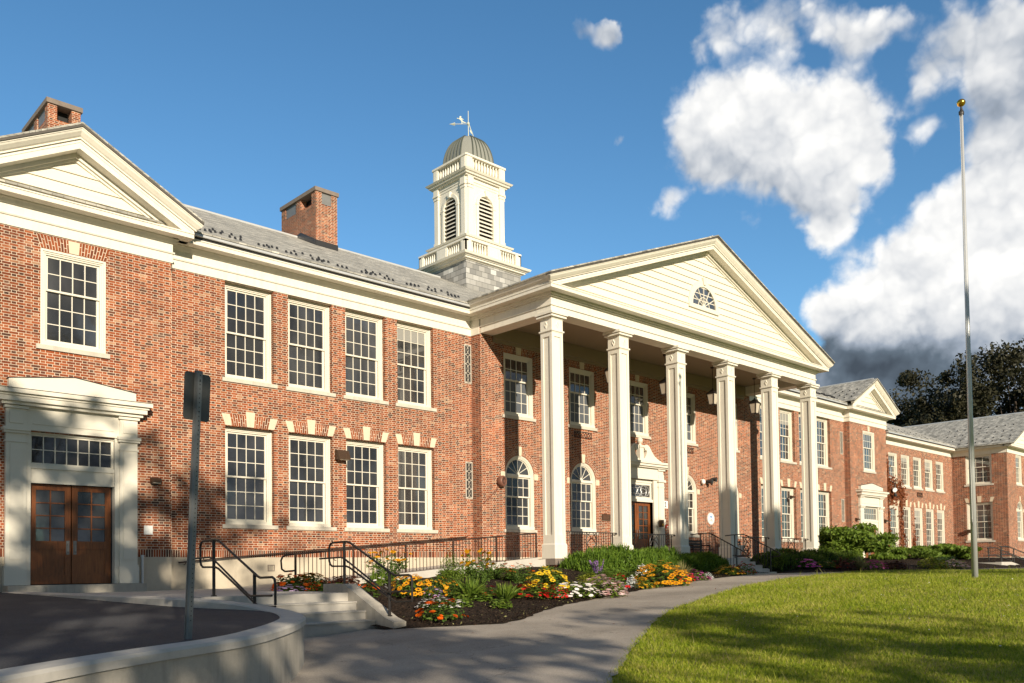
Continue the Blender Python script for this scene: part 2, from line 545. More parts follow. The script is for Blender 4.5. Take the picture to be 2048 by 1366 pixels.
leafy('leaf_ivy', [(.13, .035, .015), (.21, .060, .022), (.26, .10, .035)], trans=.2)
leafy('straw', [(.16, .14, .05), (.25, .22, .09), (.30, .28, .12)])
for nm, cs in dict(
    petal_orange=[(.70, .095, .008), (.80, .15, .010), (.82, .22, .015)],
    petal_marigold=[(.72, .30, .010), (.82, .42, .015), (.85, .50, .04)],
    petal_yellow=[(.78, .46, .012), (.85, .58, .02), (.88, .66, .06)],
    petal_gloriosa=[(.60, .19, .008), (.80, .36, .012), (.84, .46, .02)],
    petal_red=[(.42, .010, .010), (.56, .018, .014), (.62, .03, .03)],
    petal_darkred=[(.14, .012, .010), (.22, .022, .016), (.28, .04, .03)],
    petal_pink=[(.66, .10, .24), (.72, .18, .36), (.78, .34, .48)],
    petal_magenta=[(.55, .05, .28), (.66, .10, .40), (.72, .2, .45)],
    petal_lilac=[(.42, .20, .50), (.60, .42, .66), (.76, .66, .78)],
    petal_purple=[(.22, .09, .36), (.34, .17, .48), (.44, .30, .56)],
    petal_white=[(.74, .68, .66), (.82, .78, .74), (.86, .84, .80)],
    petal_blush=[(.76, .44, .44), (.82, .62, .60), (.86, .78, .74)]).items():
    leafy(nm, cs, trans=.25, scale=9, spec=.15)
plain('flower_eye', (.035, .014, .008), .8, .2, 20)
plain('flower_eye_gold', (.55, .30, .02), .8, .2, 20)

# ------------------------------------------------------------------ mesh builder and scene tree
WORLD_LOC = {}


class MB:
    def __init__(s):
        s.v, s.f, s.k, s.uv, s.cur = [], [], [], {}, 0

    def poly(s, pts, uv=None):
        i = len(s.v)
        s.v += [tuple(p) for p in pts]
        if uv:
            s.uv[len(s.f)] = uv
        s.f.append(tuple(range(i, i+len(pts))))
        s.k.append(s.cur)

    def solid(s, vs, fs):
        i = len(s.v)
        s.v += [tuple(p) for p in vs]
        for f in fs:
            s.f.append(tuple(i+j for j in f))
            s.k.append(s.cur)

    def box(s, x0, x1, y0, y1, z0, z1):
        s.solid([(x0, y0, z0), (x1, y0, z0), (x1, y1, z0), (x0, y1, z0), (x0, y0, z1), (x1, y0, z1), (x1, y1, z1), (x0, y1, z1)],
                [(0, 3, 2, 1), (4, 5, 6, 7), (0, 1, 5, 4), (1, 2, 6, 5), (2, 3, 7, 6), (3, 0, 4, 7)])

    def ext(s, pts, fn, a, b):
        """extrude a polygon: fn(p, t) -> point"""
        k = len(pts)
        s.solid([fn(p, a) for p in pts]+[fn(p, b) for p in pts],
                [tuple(range(k))[::-1], tuple(range(k, 2*k))]+[(i, (i+1) % k, k+(i+1) % k, k+i) for i in range(k)])

    def ey(s, pts, y0, y1):                    # (x, z) outline along y
        s.ext(pts, lambda p, t: (p[0], t, p[1]), y0, y1)

    def ex(s, pts, x0, x1):                    # (y, z) outline along x
        s.ext(pts, lambda p, t: (t, p[0], p[1]), x0, x1)

    def ez(s, pts, z0, z1):
        s.ext(pts, lambda p, t: (p[0], p[1], t), z0, z1)

    def tube(s, pts, r, nn=8, cap=True, r1=None):
        pts = [Vector(p) for p in pts]
        k = len(pts)
        i0 = len(s.v)
        prev = None
        for i, p in enumerate(pts):
            if i == 0:
                t = pts[1]-p
            elif i == k-1:
                t = p-pts[i-1]
            else:
                t = (pts[i+1]-p).normalized()+(p-pts[i-1]).normalized()
            t.normalize()
            if prev is None:
                a = Vector((0, 0, 1)) if abs(t.z) < .9 else Vector((1, 0, 0))
                nrm = t.cross(a).normalized()
            else:
                nrm = (prev-t*prev.dot(t)).normalized()
            prev = nrm
            bi = t.cross(nrm)
            rr = r if r1 is None else r+(r1-r)*i/(k-1)
            for j in range(nn):
                an = 2*math.pi*(j+.5)/nn
                s.v.append(tuple(p+nrm*(rr*math.cos(an))+bi*(rr*math.sin(an))))
        for i in range(k-1):
            for j in range(nn):
                a, b = i0+i*nn+j, i0+i*nn+(j+1) % nn
                s.f.append((a, b, b+nn, a+nn))
                s.k.append(s.cur)
        if cap:
            s.f.append(tuple(i0+j for j in range(nn))[::-1])
            s.f.append(tuple(i0+(k-1)*nn+j for j in range(nn)))
            s.k += [s.cur, s.cur]

    def bar(s, p, q, w):                       # square bar
        s.tube([p, q], w*.7071, 4)

    def lathe(s, prof, cx, cy, nn=16):
        i0 = len(s.v)
        for (r, z) in prof:
            for j in range(nn):
                an = 2*math.pi*j/nn
                s.v.append((cx+r*math.cos(an), cy+r*math.sin(an), z))
        for i in range(len(prof)-1):
            for j in range(nn):
                a, b = i0+i*nn+j, i0+i*nn+(j+1) % nn
                s.f.append((a, b, b+nn, a+nn))
                s.k.append(s.cur)

    def mesh(s, name, mats, smooth=False, off=(0, 0, 0)):
        me = bpy.data.meshes.new(name)
        vs = np.array(s.v, float).reshape(-1, 3)-np.array(off)
        me.from_pydata(vs.tolist(), [], s.f)
        for mt in ([mats] if isinstance(mats, str) else mats):
            me.materials.append(MATS[mt])
        if any(s.k):
            me.polygons.foreach_set('material_index', s.k)
        if s.uv:
            ul = me.uv_layers.new(name='UVMap')
            for fi, uvs in s.uv.items():
                for li, t in zip(me.polygons[fi].loop_indices, uvs):
                    ul.data[li].uv = t
        if smooth:
            me.polygons.foreach_set('use_smooth', [True]*len(me.polygons))
        me.update()
        return me

    def build(s, name, mats, parent=None, smooth=False, base=None):
        """link as one object; points are world points"""
        off = np.array(base if base is not None else (0, 0, 0), float)
        return link(name, s.mesh(name, mats, smooth, off), parent, off)


def link(name, me, parent=None, wloc=(0, 0, 0), rotz=0.0):
    o = bpy.data.objects.new(name, me)
    COL.objects.link(o)
    wloc = Vector([float(x) for x in wloc])
    WORLD_LOC[o.name] = wloc
    if parent:
        o.parent = parent
        o.location = wloc-WORLD_LOC[parent.name]
    else:
        o.location = wloc
    o.rotation_euler = (0, 0, rotz)
    return o


def tag(o, label, cat, group=None, kind=None):
    if label:
        o['label'] = label
        o['category'] = cat
    if group:
        o['group'] = group
    if kind:
        o['kind'] = kind
    return o


def thing(name, loc, label, cat, group=None):
    return tag(link(name, None, None, loc), label, cat, group)


def struct(o):
    o['kind'] = 'structure'
    return o


def np_mesh(name, verts, faces_n, mats, mi=None, smooth=False):
    """fast mesh from an (n*k, 3) vertex array where every k vertices make one face"""
    me = bpy.data.meshes.new(name)
    nv = len(verts)
    nf = nv//faces_n
    me.vertices.add(nv)
    me.vertices.foreach_set('co', np.asarray(verts, np.float32).ravel())
    me.loops.add(nv)
    me.loops.foreach_set('vertex_index', np.arange(nv, dtype=np.int32))
    me.polygons.add(nf)
    me.polygons.foreach_set('loop_start', np.arange(0, nv, faces_n, dtype=np.int32))
    me.polygons.foreach_set('loop_total', np.full(nf, faces_n, np.int32))
    for mt in ([mats] if isinstance(mats, str) else mats):
        me.materials.append(MATS[mt])
    if mi is not None:
        me.polygons.foreach_set('material_index', np.asarray(mi, np.int32))
    me.update(calc_edges=True)
    return me
# ------------------------------------------------------------------ the school: levels taken from the photograph (metres)
XC = 29.8                    # middle of the portico
YF, YP, YW = 0.0, -0.37, -0.5   # main front, end pavilions, porch wall
Z_ENT, Z_SOF, Z_FAS = 9.70, 10.36, 10.51
OVER = 0.45
school = thing('school_building', (XC, 0, .8), 'long two-storey red brick school with cream portico, pediments and grey slate roofs', 'school')


# -------- windows
WCACHE = {}


def ring(b, x0, x1, z0, z1, t, y0, y1, bottom=True):
    b.box(x0, x0+t, y0, y1, z0, z1)
    b.box(x1-t, x1, y0, y1, z0, z1)
    b.box(x0+t, x1-t, y0, y1, z1-t, z1)
    if bottom:
        b.box(x0+t, x1-t, y0, y1, z0, z0+t)


def sash_bars(b, x0, x1, z0, z1, y, cols, rows, st=.055, top=.05, bot=.06, mt=.022, th=.04):
    b.box(x0, x0+st, y, y+th, z0, z1)
    b.box(x1-st, x1, y, y+th, z0, z1)
    b.box(x0+st, x1-st, y, y+th, z1-top, z1)
    b.box(x0+st, x1-st, y, y+th, z0, z0+bot)
    gx0, gx1, gz0, gz1 = x0+st, x1-st, z0+bot, z1-top
    for i in range(1, cols):
        x = gx0+(gx1-gx0)*i/cols
        b.box(x-mt/2, x+mt/2, y+.006, y+th-.004, gz0, gz1)
    for j in range(1, rows):
        z = gz0+(gz1-gz0)*j/rows
        b.box(gx0, gx1, y+.008, y+th-.008, z-mt/2, z+mt/2)


def fan_arch(b, cx, zc, r0, r1, a0, a1, n_bricks, y0, y1, seg=24):
    """round arch of bricks between radii r0 and r1"""
    for i in range(seg):
        t0, t1 = a0+(a1-a0)*i/seg, a0+(a1-a0)*(i+1)/seg
        P = lambda r, t, y: (cx+r*math.cos(t), y, zc+r*math.sin(t))
        u0, u1 = n_bricks*i/seg, n_bricks*(i+1)/seg
        b.poly([P(r0, t0, y0), P(r1, t0, y0), P(r1, t1, y0), P(r0, t1, y0)], [(u0, 0), (u0, 1), (u1, 1), (u1, 0)])
        b.poly([P(r1, t0, y0), P(r1, t0, y1), P(r1, t1, y1), P(r1, t1, y0)], [(u0, .9), (u0, 1), (u1, 1), (u1, .9)])


def flat_arch(b, x0, x1, z, h, splay, nb, y0, y1):
    """flat arch of splayed bricks from x0..x1 at z; x0/x1 splay outward by `splay` at the top"""
    n = 8
    for i in range(n):
        a, c = i/n, (i+1)/n
        f = lambda t, top: (x0+(x1-x0)*t)+((t*2-1)*splay if top else 0)
        b.poly([(f(a, 0), y0, z), (f(c, 0), y0, z), (f(c, 1), y0, z+h), (f(a, 1), y0, z+h)], [(nb*a, 0), (nb*c, 0), (nb*c, 1), (nb*a, 1)])
    b.poly([(x0, y0, z), (x1, y0, z), (x1, y1, z), (x0, y1, z)], [(0, .5), (nb, .5), (nb, .6), (0, .6)])
    b.poly([(x0-splay, y0, z+h), (x1+splay, y0, z+h), (x1+splay, y1, z+h), (x0-splay, y1, z+h)], [(0, .9), (nb, .9), (nb, 1), (0, 1)])


def window_meshes(kind):
    if kind in WCACHE:
        return WCACHE[kind]
    P = dict(main_lower=(1.55, 2.87, 4, 3, 3, .17), main_upper=(1.55, 2.84, 4, 3, 3, .17), pavilion=(1.55, 2.42, 4, 2, 3, .0),
             porch_upper=(1.52, 2.32, 4, 2, 3, .03), arched=(1.50, 2.02, 4, 2, 3, .03), wing_lower=(1.38, 2.82, 4, 3, 3, .04),
             wing_upper=(1.38, 2.10, 4, 2, 3, .04), gable_side_lower=(1.74, 2.72, 3, 3, 3, .08), gable_side_upper=(1.74, 2.12, 3, 2, 3, .08),
             gable_upper=(1.32, 2.12, 4, 2, 3, .04), gable_arched=(1.30, 2.10, 4, 2, 3, .04))[kind]
    w, h, cols, ru, rl, rec = P
    arched = 'arched' in kind
    y = rec
    out = {}
    b = MB()
    c = .115
    fb = .10                                    # wooden sill board
    r = w/2
    if not arched:
        ring(b, 0, w, 0, h, c*.45, y-.012, y+.12, False)
        ring(b, c*.45, w-c*.45, 0, h-c*.45, c*.35, y+.012, y+.14, False)
        ring(b, c*.8, w-c*.8, 0, h-c*.8, c*.35, y+.035, y+.16, False)
        b.box(0.002, w-.002, y-.03, y+.13, 0, fb)
    else:
        for (k0, k1, ya, yb) in ((0, .05, y-.012, y+.12), (.05, .085, y+.012, y+.14), (.085, .12, y+.035, y+.16)):
            b.box(k0, k1, ya, yb, 0, h)
            b.box(w-k1, w-k0, ya, yb, 0, h)
            sg = 20
            for i in range(sg):
                t0, t1 = math.pi*i/sg, math.pi*(i+1)/sg
                ro, ri = r-k0, r-k1
                q = [(r+ri*math.cos(t0), h+ri*math.sin(t0)), (r+ro*math.cos(t0), h+ro*math.sin(t0)), (r+ro*math.cos(t1), h+ro*math.sin(t1)), (r+ri*math.cos(t1), h+ri*math.sin(t1))]
                b.ey(q, ya, yb)
        b.box(0.002, w-.002, y-.03, y+.13, 0, fb)
        b.box(.12, w-.12, y+.02, y+.14, h-.05, h+.05)
    out['frame'] = b.mesh('window_frame', 'window_paint')
    x0, x1 = c*1.15, w-c*1.15
    z0 = fb
    z1 = h-c*1.15 if not arched else h-.05
    zm = z0+(z1-z0)*rl/(ru+rl)
    up = MB()
    sash_bars(up, x0, x1, zm-.02, z1, y+.075, cols, ru, bot=.05)
    lo = MB()
    sash_bars(lo, x0, x1, z0, zm+.02, y+.12, cols, rl, top=.045, bot=.075)
    if arched:
        rr = r-.12
        cx, cz = r, h+.05
        for k in range(1, 6):
            t = math.pi*k/6
            up.bar((cx+.05*math.cos(t), y+.10, cz+.05*math.sin(t)), (cx+(rr-.03)*math.cos(t), y+.10, cz+(rr-.04)*math.sin(t)), .022)
        for i in range(16):
            t0, t1 = math.pi*i/16, math.pi*(i+1)/16
            up.ey([(cx+(rr-.05)*math.cos(t0), cz+(rr-.05)*math.sin(t0)-.03), (cx+(rr+.01)*math.cos(t0), cz+(rr+.01)*math.sin(t0)-.03),
                   (cx+(rr+.01)*math.cos(t1), cz+(rr+.01)*math.sin(t1)-.03), (cx+(rr-.05)*math.cos(t1), cz+(rr-.05)*math.sin(t1)-.03)], y+.08, y+.12)
        up.ey([(cx+.09*math.cos(math.pi*i/8), cz-.005+.09*math.sin(math.pi*i/8)) for i in range(9)], y+.085, y+.115)
    out['upper'] = up.mesh('sash', 'window_paint')
    out['lower'] = lo.mesh('sash', 'window_paint')
    g = MB()
    g.poly([(x0, y+.098, zm), (x1, y+.098, zm), (x1, y+.098, z1), (x0, y+.098, z1)])
    g.poly([(x0, y+.142, z0), (x1, y+.142, z0), (x1, y+.142, zm), (x0, y+.142, zm)])
    if arched:
        rr = r-.1
        g.poly([(r+rr*math.cos(math.pi*i/16), y+.1, h+.02+rr*math.sin(math.pi*i/16)) for i in range(17)])
    out['pane'] = g.mesh('pane', 'window_glass')
    s = MB()
    s.box(-.10, w+.10, -.05, rec+.1, -.115, -.002)
    out['sill'] = s.mesh('sill', 'sill_stone')
    if kind in ('main_lower', 'wing_lower', 'gable_side_lower', 'pavilion', 'porch_upper', 'gable_upper'):
        hh = .32
        L = MB()
        flat_arch(L, 0, w, h+.02, hh, .10, round(w/.0677), -.004, .02)
        out['lintel'] = L.mesh('lintel', 'brick_arch')
        K = MB()
        J = []
        kw = .115
        K.ey([(w/2-kw, h+.012), (w/2+kw, h+.012), (w/2+kw*1.28, h+.46), (w/2-kw*1.28, h+.46)] if 'lower' in kind else
             [(w/2-kw, h+.012), (w/2+kw, h+.012), (w/2+kw*1.2, h+.33), (w/2-kw*1.2, h+.33)], -.028, .03)
        if 'lower' in kind:
            for sgn in (-1, 1):
                f = lambda x: w/2+sgn*x
                J.append(MB())
                J[-1].ey([(f(w/2-.19), h+.014), (f(w/2), h+.014), (f(w/2+.12), h+.345), (f(w/2-.13), h+.345)], -.012, .03)
        out['keystone'] = K.mesh('keystone', 'limestone')
        for i_, j_ in enumerate(J):
            out['skew%d' % i_] = j_.mesh('skewback', 'limestone')
    if arched:
        L = MB()
        fan_arch(L, r, h, r+.005, r+.24, 0.0, math.pi, 46, -.004, .02)
        out['lintel'] = L.mesh('lintel', 'brick_arch')
        K = MB()
        K.ey([(r-.075, h+r-.01), (r+.075, h+r-.01), (r+.10, h+r+.34), (r-.10, h+r+.34)], -.03, .03)
        for sgn in (-1, 1):
            J_ = MB()
            J_.ey([(r+sgn*(r+.003), h-.12), (r+sgn*(r+.22), h-.12), (r+sgn*(r+.22), h+.10), (r+sgn*(r+.003), h+.10)], -.012, .03)
            out['skew%d' % (sgn > 0)] = J_.mesh('springer', 'limestone')
        out['keystone'] = K.mesh('keystone', 'limestone')
    WCACHE[kind] = out
    return out


HOLES = {}
WSIZE = dict(main_lower=(1.55, 2.87), main_upper=(1.55, 2.84), pavilion=(1.55, 2.42), porch_upper=(1.52, 2.32), arched=(1.50, 2.02),
             wing_lower=(1.38, 2.82), wing_upper=(1.38, 2.10), gable_side_lower=(1.74, 2.72), gable_side_upper=(1.74, 2.12),
             gable_upper=(1.32, 2.12), gable_arched=(1.30, 2.10))


BLN, BLC = 0, {}


def window(kind, wall, x, z, y, rotz=0.0, wx=None):
    """x: left edge of the opening (along the wall), z: top of the stone sill"""
    ms = window_meshes(kind)
    w, h = WSIZE[kind]
    loc = (x, y, z) if rotz == 0 else (wx, x, z)
    fo = link('window', ms['frame'], school, loc, rotz)
    global BLN
    BLN += 1
    bl = None
    if kind == 'porch_upper':
        bl = (.10, h*.56, .139, 'grey_blind')
    elif BLN in (14, 36, 41, 47):
        bl = (h*(.62+.05*(BLN % 4)), h-.15, .094, 'roller_blind')
    elif BLN in (8, 22, 33, 44):  # pale blinds; one stands in for ceiling lights glimpsed indoors
        bl = (h*.80, h-.15, .094, 'roller_blind')
    if bl:
        key = (kind,)+bl
        if key not in BLC:
            m_ = MB()
            rec = {'main_lower': .17, 'main_upper': .17, 'porch_upper': .03}.get(kind, .04)
            m_.poly([(.15, rec+bl[2], bl[0]), (w-.15, rec+bl[2], bl[0]), (w-.15, rec+bl[2], bl[1]), (.15, rec+bl[2], bl[1])])
            BLC[key] = m_.mesh('blind', bl[3])
        o = link('blind', BLC[key], None, loc)
        o.parent = fo
        o.location = (0, 0, 0)
    for nm, key in (('sash', 'upper'), ('sash', 'lower'), ('pane', 'pane'), ('sill', 'sill'), ('lintel', 'lintel'), ('keystone', 'keystone'), ('skewback', 'skew0'), ('skewback', 'skew1')):
        if key in ms:
            o = link(nm, ms[key], None, loc)
            o.parent = fo
            o.location = (0, 0, 0)
    top = h + (w/2 if 'arched' in kind else 0)
    if rotz == 0:
        HOLES.setdefault(wall, []).append((x, x+w, z, z+top, h if 'arched' in kind else None))
    else:
        HOLES.setdefault(wall, []).append((x-w, x, z, z+top, None))
    return fo


LOW_Z, UP_Z = 2.58, 6.85
for xs in ([11.32, 13.36, 15.41, 17.46], [XC*2-11.32-1.55, XC*2-13.36-1.55, XC*2-15.41-1.55, XC*2-17.46-1.55]):
    for x in xs:
        window('main_lower', 'main', x, LOW_Z, YF)
        window('main_upper', 'main', x, UP_Z, YF)
for xc in (7.1, 52.5):
    window('pavilion', 'pav', xc-.775, 6.90, YP)
for k in range(5):
    xc = XC+(k-2)*3.56
    window('porch_upper', 'porch', xc-.76, 6.90, YW)
    if k != 2:
        window('arched', 'porch', xc-.75, 2.66, YW)
for k in range(5):
    for x0 in (56.12+k*1.945, 2*XC-56.12-k*1.945-1.38):
        window('wing_lower', 'wing', x0, 2.17, YF)
        window('wing_upper', 'wing', x0, 6.33, YF)
XG = 66.87
window('gable_side_lower', 'gside', -.92, 2.80, 0, -math.pi/2, XG)
window('gable_side_upper', 'gside', -.92, 6.82, 0, -math.pi/2, XG)
for x in (68.75, 74.5):
    window('gable_upper', 'gable', x, 6.80, -3.65)
    window('gable_arched', 'gable', x, 2.85, -3.65)


# -------- brick walls
def brick_wall(b, axis, const, a0, a1, z0, z1, holes=(), depth=.22, inward=1):
    """wall sheet with openings; axis 'x': runs along x at y=const"""
    P = (lambda a, z, d=0: (a, const+d*inward, z)) if axis == 'x' else (lambda a, z, d=0: (const+d*inward, a, z))
    As = sorted({a0, a1} | {h[i] for h in holes for i in (0, 1) if a0 < h[i] < a1})
    Zs = sorted({z0, z1} | ({1.62, 1.82} if z0 < 1.62 else set()) | {h[i] for h in holes for i in (2, 3) if z0 < h[i] < z1})
    for i in range(len(As)-1):
        for j in range(len(Zs)-1):
            am, zm = (As[i]+As[i+1])/2, (Zs[j]+Zs[j+1])/2
            if any(h[0] < am < h[1] and h[2] < zm < h[3] for h in holes):
                continue
            b.cur = 2 if zm < 1.62 else (1 if zm < 1.82 else 0)
            b.poly([P(As[i], Zs[j]), P(As[i+1], Zs[j]), P(As[i+1], Zs[j+1]), P(As[i], Zs[j+1])])
    b.cur = 0
    for (h0, h1, q0, q1, arch) in holes:
        zt = q1 if arch is None else q0+arch
        b.poly([P(h0, q0), P(h0, zt), P(h0, zt, depth), P(h0, q0, depth)])
        b.poly([P(h1, q0), P(h1, zt), P(h1, zt, depth), P(h1, q0, depth)])
        b.poly([P(h0, q0), P(h1, q0), P(h1, q0, depth), P(h0, q0, depth)])
        if arch is None:
            b.poly([P(h0, q1), P(h1, q1), P(h1, q1, depth), P(h0, q1, depth)])
        else:
            cx, r, zs = (h0+h1)/2, (h1-h0)/2, q0+arch
            n_ = 18
            pts = [(cx+r*math.cos(math.pi*i/n_), zs+r*math.sin(math.pi*i/n_)) for i in range(n_+1)]
            for (xa, za), (xb, zb) in zip(pts[:-1], pts[1:]):
                b.poly([P(xa, za), P(xb, zb), P(xb, q1), P(xa, q1)])
                b.poly([P(xa, za), P(xb, zb), P(xb, zb, depth), P(xa, za, depth)])


BM = ['brick', 'brick_soldier', 'foundation']
XL, XR = 2*XC-XG, XG
DOOR_L = (5.98, 8.20, .92, 4.72, None)
DOOR_R = (51.40, 53.62-.42, .92, 4.72, None)


def flush(b_):
    b_.build('brick_wall', BM, school, base=(XC, 0, .8))
    return MB()


b = MB()
H = HOLES['main']
brick_wall(b, 'x', YF, 9.6, 20.77, .2, Z_ENT+.3, [h for h in H if h[0] < 25])
b = flush(b)
brick_wall(b, 'x', YF, 38.83, 50.0, .2, Z_ENT+.3, [h for h in H if h[0] > 25])
b = flush(b)
pv = HOLES['pav']
brick_wall(b, 'x', YP, 4.6, 9.6, .2, Z_ENT+.3, [pv[0], (5.98, 8.22, .92, 4.70, None)], .3)
for x in (4.6, 9.6):
    brick_wall(b, 'y', x, YP, YF+(12 if x in (4.6, 55.0) else 0), .2, Z_ENT+.3)
b = flush(b)
brick_wall(b, 'x', YP, 50.0, 55.0, .2, Z_ENT+.3, [pv[1], (51.38, 53.62, .92, 4.70, None)], .3)
for x in (50.0, 55.0):
    brick_wall(b, 'y', x, YP, YF+(12 if x in (4.6, 55.0) else 0), .2, Z_ENT+.3)
b = flush(b)
brick_wall(b, 'x', YW, 20.77, 38.83, .2, Z_ENT+.3, HOLES['porch']+[(28.85, 30.75, 1.5, 5.0, None)], .25)
for x in (20.77, 38.83):
    brick_wall(b, 'y', x, YW, YF, .2, Z_ENT+.3)
b = flush(b)
wg = HOLES['wing']
brick_wall(b, 'x', YF, 55.0, XG, .2, 9.2, [h for h in wg if h[0] > 30], .18)
b = flush(b)
brick_wall(b, 'x', YF, XL, 4.6, .2, 9.2, [h for h in wg if h[0] < 30], .18)
b = flush(b)
brick_wall(b, 'y', XG, -3.65, 0, .2, 9.2, HOLES['gside'], .2)
brick_wall(b, 'x', -3.65, XG, 77.7, .2, 9.2, HOLES['gable'], .18)
brick_wall(b, 'y', 77.7, -3.65, 14, .2, 9.2)
b = flush(b)
brick_wall(b, 'y', XL, 0, 12, .2, 9.2)
brick_wall(b, 'x', 21.0, XL, 77.7, .2, 9.2)
b.build('brick_wall', BM, school, base=(XC, 0, .8))

# added dark sheets behind the openings so that no daylight runs through the shell
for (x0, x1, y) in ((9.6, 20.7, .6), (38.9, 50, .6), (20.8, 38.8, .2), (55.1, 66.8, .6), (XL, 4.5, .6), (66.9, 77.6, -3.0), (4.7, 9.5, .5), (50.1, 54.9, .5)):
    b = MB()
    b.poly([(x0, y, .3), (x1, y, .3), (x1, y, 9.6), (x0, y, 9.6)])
    b.build('daylight_block', 'dark_metal', school, base=(XC, 0, .8))


# -------- entablature, cornices, gutters
ent = MB()


def flush_ent():
    global ent
    ent.build('entablature', 'cream_paint', school, base=(XC, 0, .8))
    ent = MB()


def gutter_run(g0, g1, y, zf):
    gut, apr = MB(), MB()
    gut.box(g0, g1, y-.015, y+.3, zf+.002, zf+.062)
    gut.box(g0, g1, y+.1, y+.2, zf+.03, zf+.17)
    apr.ex([(y-.075, zf+.064), (y-.095, zf+.075), (y-.085, zf+.145), (y+.05, zf+.16), (y+.05, zf+.064)], g0, g1)
    gut.box(g0, g1, y-.05, y+.3, zf+.162, zf+.195)
    gut.build('gutter', 'dark_metal', school, base=(XC, 0, .8))
    apr.build('eave_strip', 'apron_metal', school, base=(XC, 0, .8))


def entablature(x0, x1, yw, ze=Z_ENT, zs=Z_SOF, zf=Z_FAS, over=OVER, gutter=True, stripe=True, ret0=False, ret1=False, e0=0, e1=0):
    """frieze, soffit and fascia of a wall facing -y; e0/e1 lengthen the overhanging members"""
    ent.box(x0, x1, yw-.03, yw+.1, ze, zs+.1)
    if stripe:
        ent.ex([(yw-.03, ze+.235), (yw-.062, ze+.245), (yw-.075, ze+.275), (yw-.03, ze+.30)], x0-(.045 if ret0 else 0), x1+(.045 if ret1 else 0))
    ent.ex([(yw-.03, zs-.13), (yw-.06, zs-.12), (yw-.12, zs-.05), (yw-.16, zs-.02), (yw-.16, zs), (yw-.03, zs)], x0-(.13 if ret0 else 0), x1+(.13 if ret1 else 0))
    ent.box(x0-e0, x1+e1, yw-over, yw+.1, zs, zf)
    ent.box(x0-e0, x1+e1, yw-over-.02, yw-over, zf-.035, zf)
    if gutter:
        gutter_run(x0-e0, x1+e1, yw-over, zf)


MS = .487                                    # slope of the main roof
entablature(9.6, 20.77, YF, e1=-.43)
ent.box(20.33, 20.80, -.449, .08, Z_SOF+.004, Z_FAS-.004)
flush_ent()
entablature(38.83, 50.0, YF, e0=-.43)
ent.box(38.80, 39.27, -.449, .08, Z_SOF+.004, Z_FAS-.004)
flush_ent()
for c in (7.1, 52.5):
    entablature(c-2.5, c+2.5, YP, gutter=False, ret0=True, ret1=True, e0=OVER, e1=OVER)
    # the cornice returns round the sides of the pavilion
    for sgn in (-1, 1):
        xs = c+sgn*2.5
        a, d = sorted((xs, xs+sgn*.03))
        ent.box(a, d, YP-.03, .0, Z_ENT, Z_SOF)
        a, d = sorted((xs, xs+sgn*.075))
        ent.box(a, d, YP-.062, -.031, Z_ENT+.245, Z_ENT+.29)
        a, d = sorted((xs, xs+sgn*.16))
        ent.box(a, d, YP-.16, 0, Z_SOF-.04, Z_SOF-.002)
        a, d = sorted((xs+sgn*.0, xs+sgn*OVER))
        ent.box(a, d, YP-.002, YF-OVER+.0, Z_SOF+.003, Z_FAS-.003)
    flush_ent()
WZE, WZS, WZF = 8.92, 9.30, 9.45
entablature(55.0, XG, YF, WZE, WZS, WZF, stripe=False, e1=-.43)
ent.box(XG-.44, XG+.02, -.449, .08, WZS+.004, WZF-.004)
flush_ent()
entablature(XL, 4.6, YF, WZE, WZS, WZF, stripe=False)
flush_ent()
entablature(XG, 77.7, -3.65, WZE, WZS, WZF, stripe=False, gutter=False, e0=OVER, e1=OVER)
# the side of the gabled wing
ent.box(XG-.03, XG+.02, -3.62, -.03, WZE, WZS)
ent.box(XG-OVER, XG, -3.65, -.452, WZS+.002, WZF-.002)
ent.ey([(XG-.03, WZS-.12), (XG-.14, WZS-.03), (XG-.14, WZS), (XG-.03, WZS)], -3.7, -.05)
flush_ent()
gut = MB()
gut.ey([(XG-OVER, WZF+.004), (XG-OVER-.13, WZF+.03), (XG-OVER-.15, WZF+.11), (XG-OVER-.135, WZF+.11), (XG-OVER-.12, WZF+.045), (XG-OVER, WZF+.03)], -4.05, -.6)
gut.build('gutter', 'dark_metal', school, base=(XC, 0, .8))
# portico: beam on the columns, three sides
PX0, PX1, PY = 20.79, 38.81, -4.06
for (x0, x1, y0, y1) in ((PX0, PX1, PY, PY+.58), (PX0, PX0+.58, PY+.58, YW+.02), (PX1-.58, PX1, PY+.58, YW+.02)):
    ent.box(x0, x1, y0, y1, 9.73, Z_SOF)
for o_, za, zb in ((.04, Z_ENT+.245, Z_ENT+.29), (.13, Z_SOF-.07, Z_SOF-.002), (.07, Z_SOF-.12, Z_SOF-.07)):
    ent.box(PX0-o_, PX1+o_, PY-o_, PY-.002, za, zb)
    ent.box(PX0-o_, PX0-.002, PY-.002, -.03-.002, za, zb)
    ent.box(PX1+.002, PX1+o_, PY-.002, -.03-.002, za, zb)
for x0, x1 in ((20.745, 21.1), (38.5, 38.855)):
    ent.box(x0, x1, -.479, -.032, 9.702, Z_SOF-.001)
ent.box(PX0-OVER, PX1+OVER, PY-OVER, PY, Z_SOF, Z_FAS)
ent.box(PX0-OVER-.02, PX1+OVER+.02, PY-OVER-.02, PY-OVER, Z_FAS-.035, Z_FAS)
for x0, x1 in ((PX0-OVER, PX0), (PX1, PX1+OVER)):
    ent.box(x0, x1, PY, -.452, Z_SOF+.002, Z_FAS-.002)
ent.box(PX0-OVER-.02, PX0-OVER, PY-OVER, -.46, Z_FAS-.035, Z_FAS-.001)
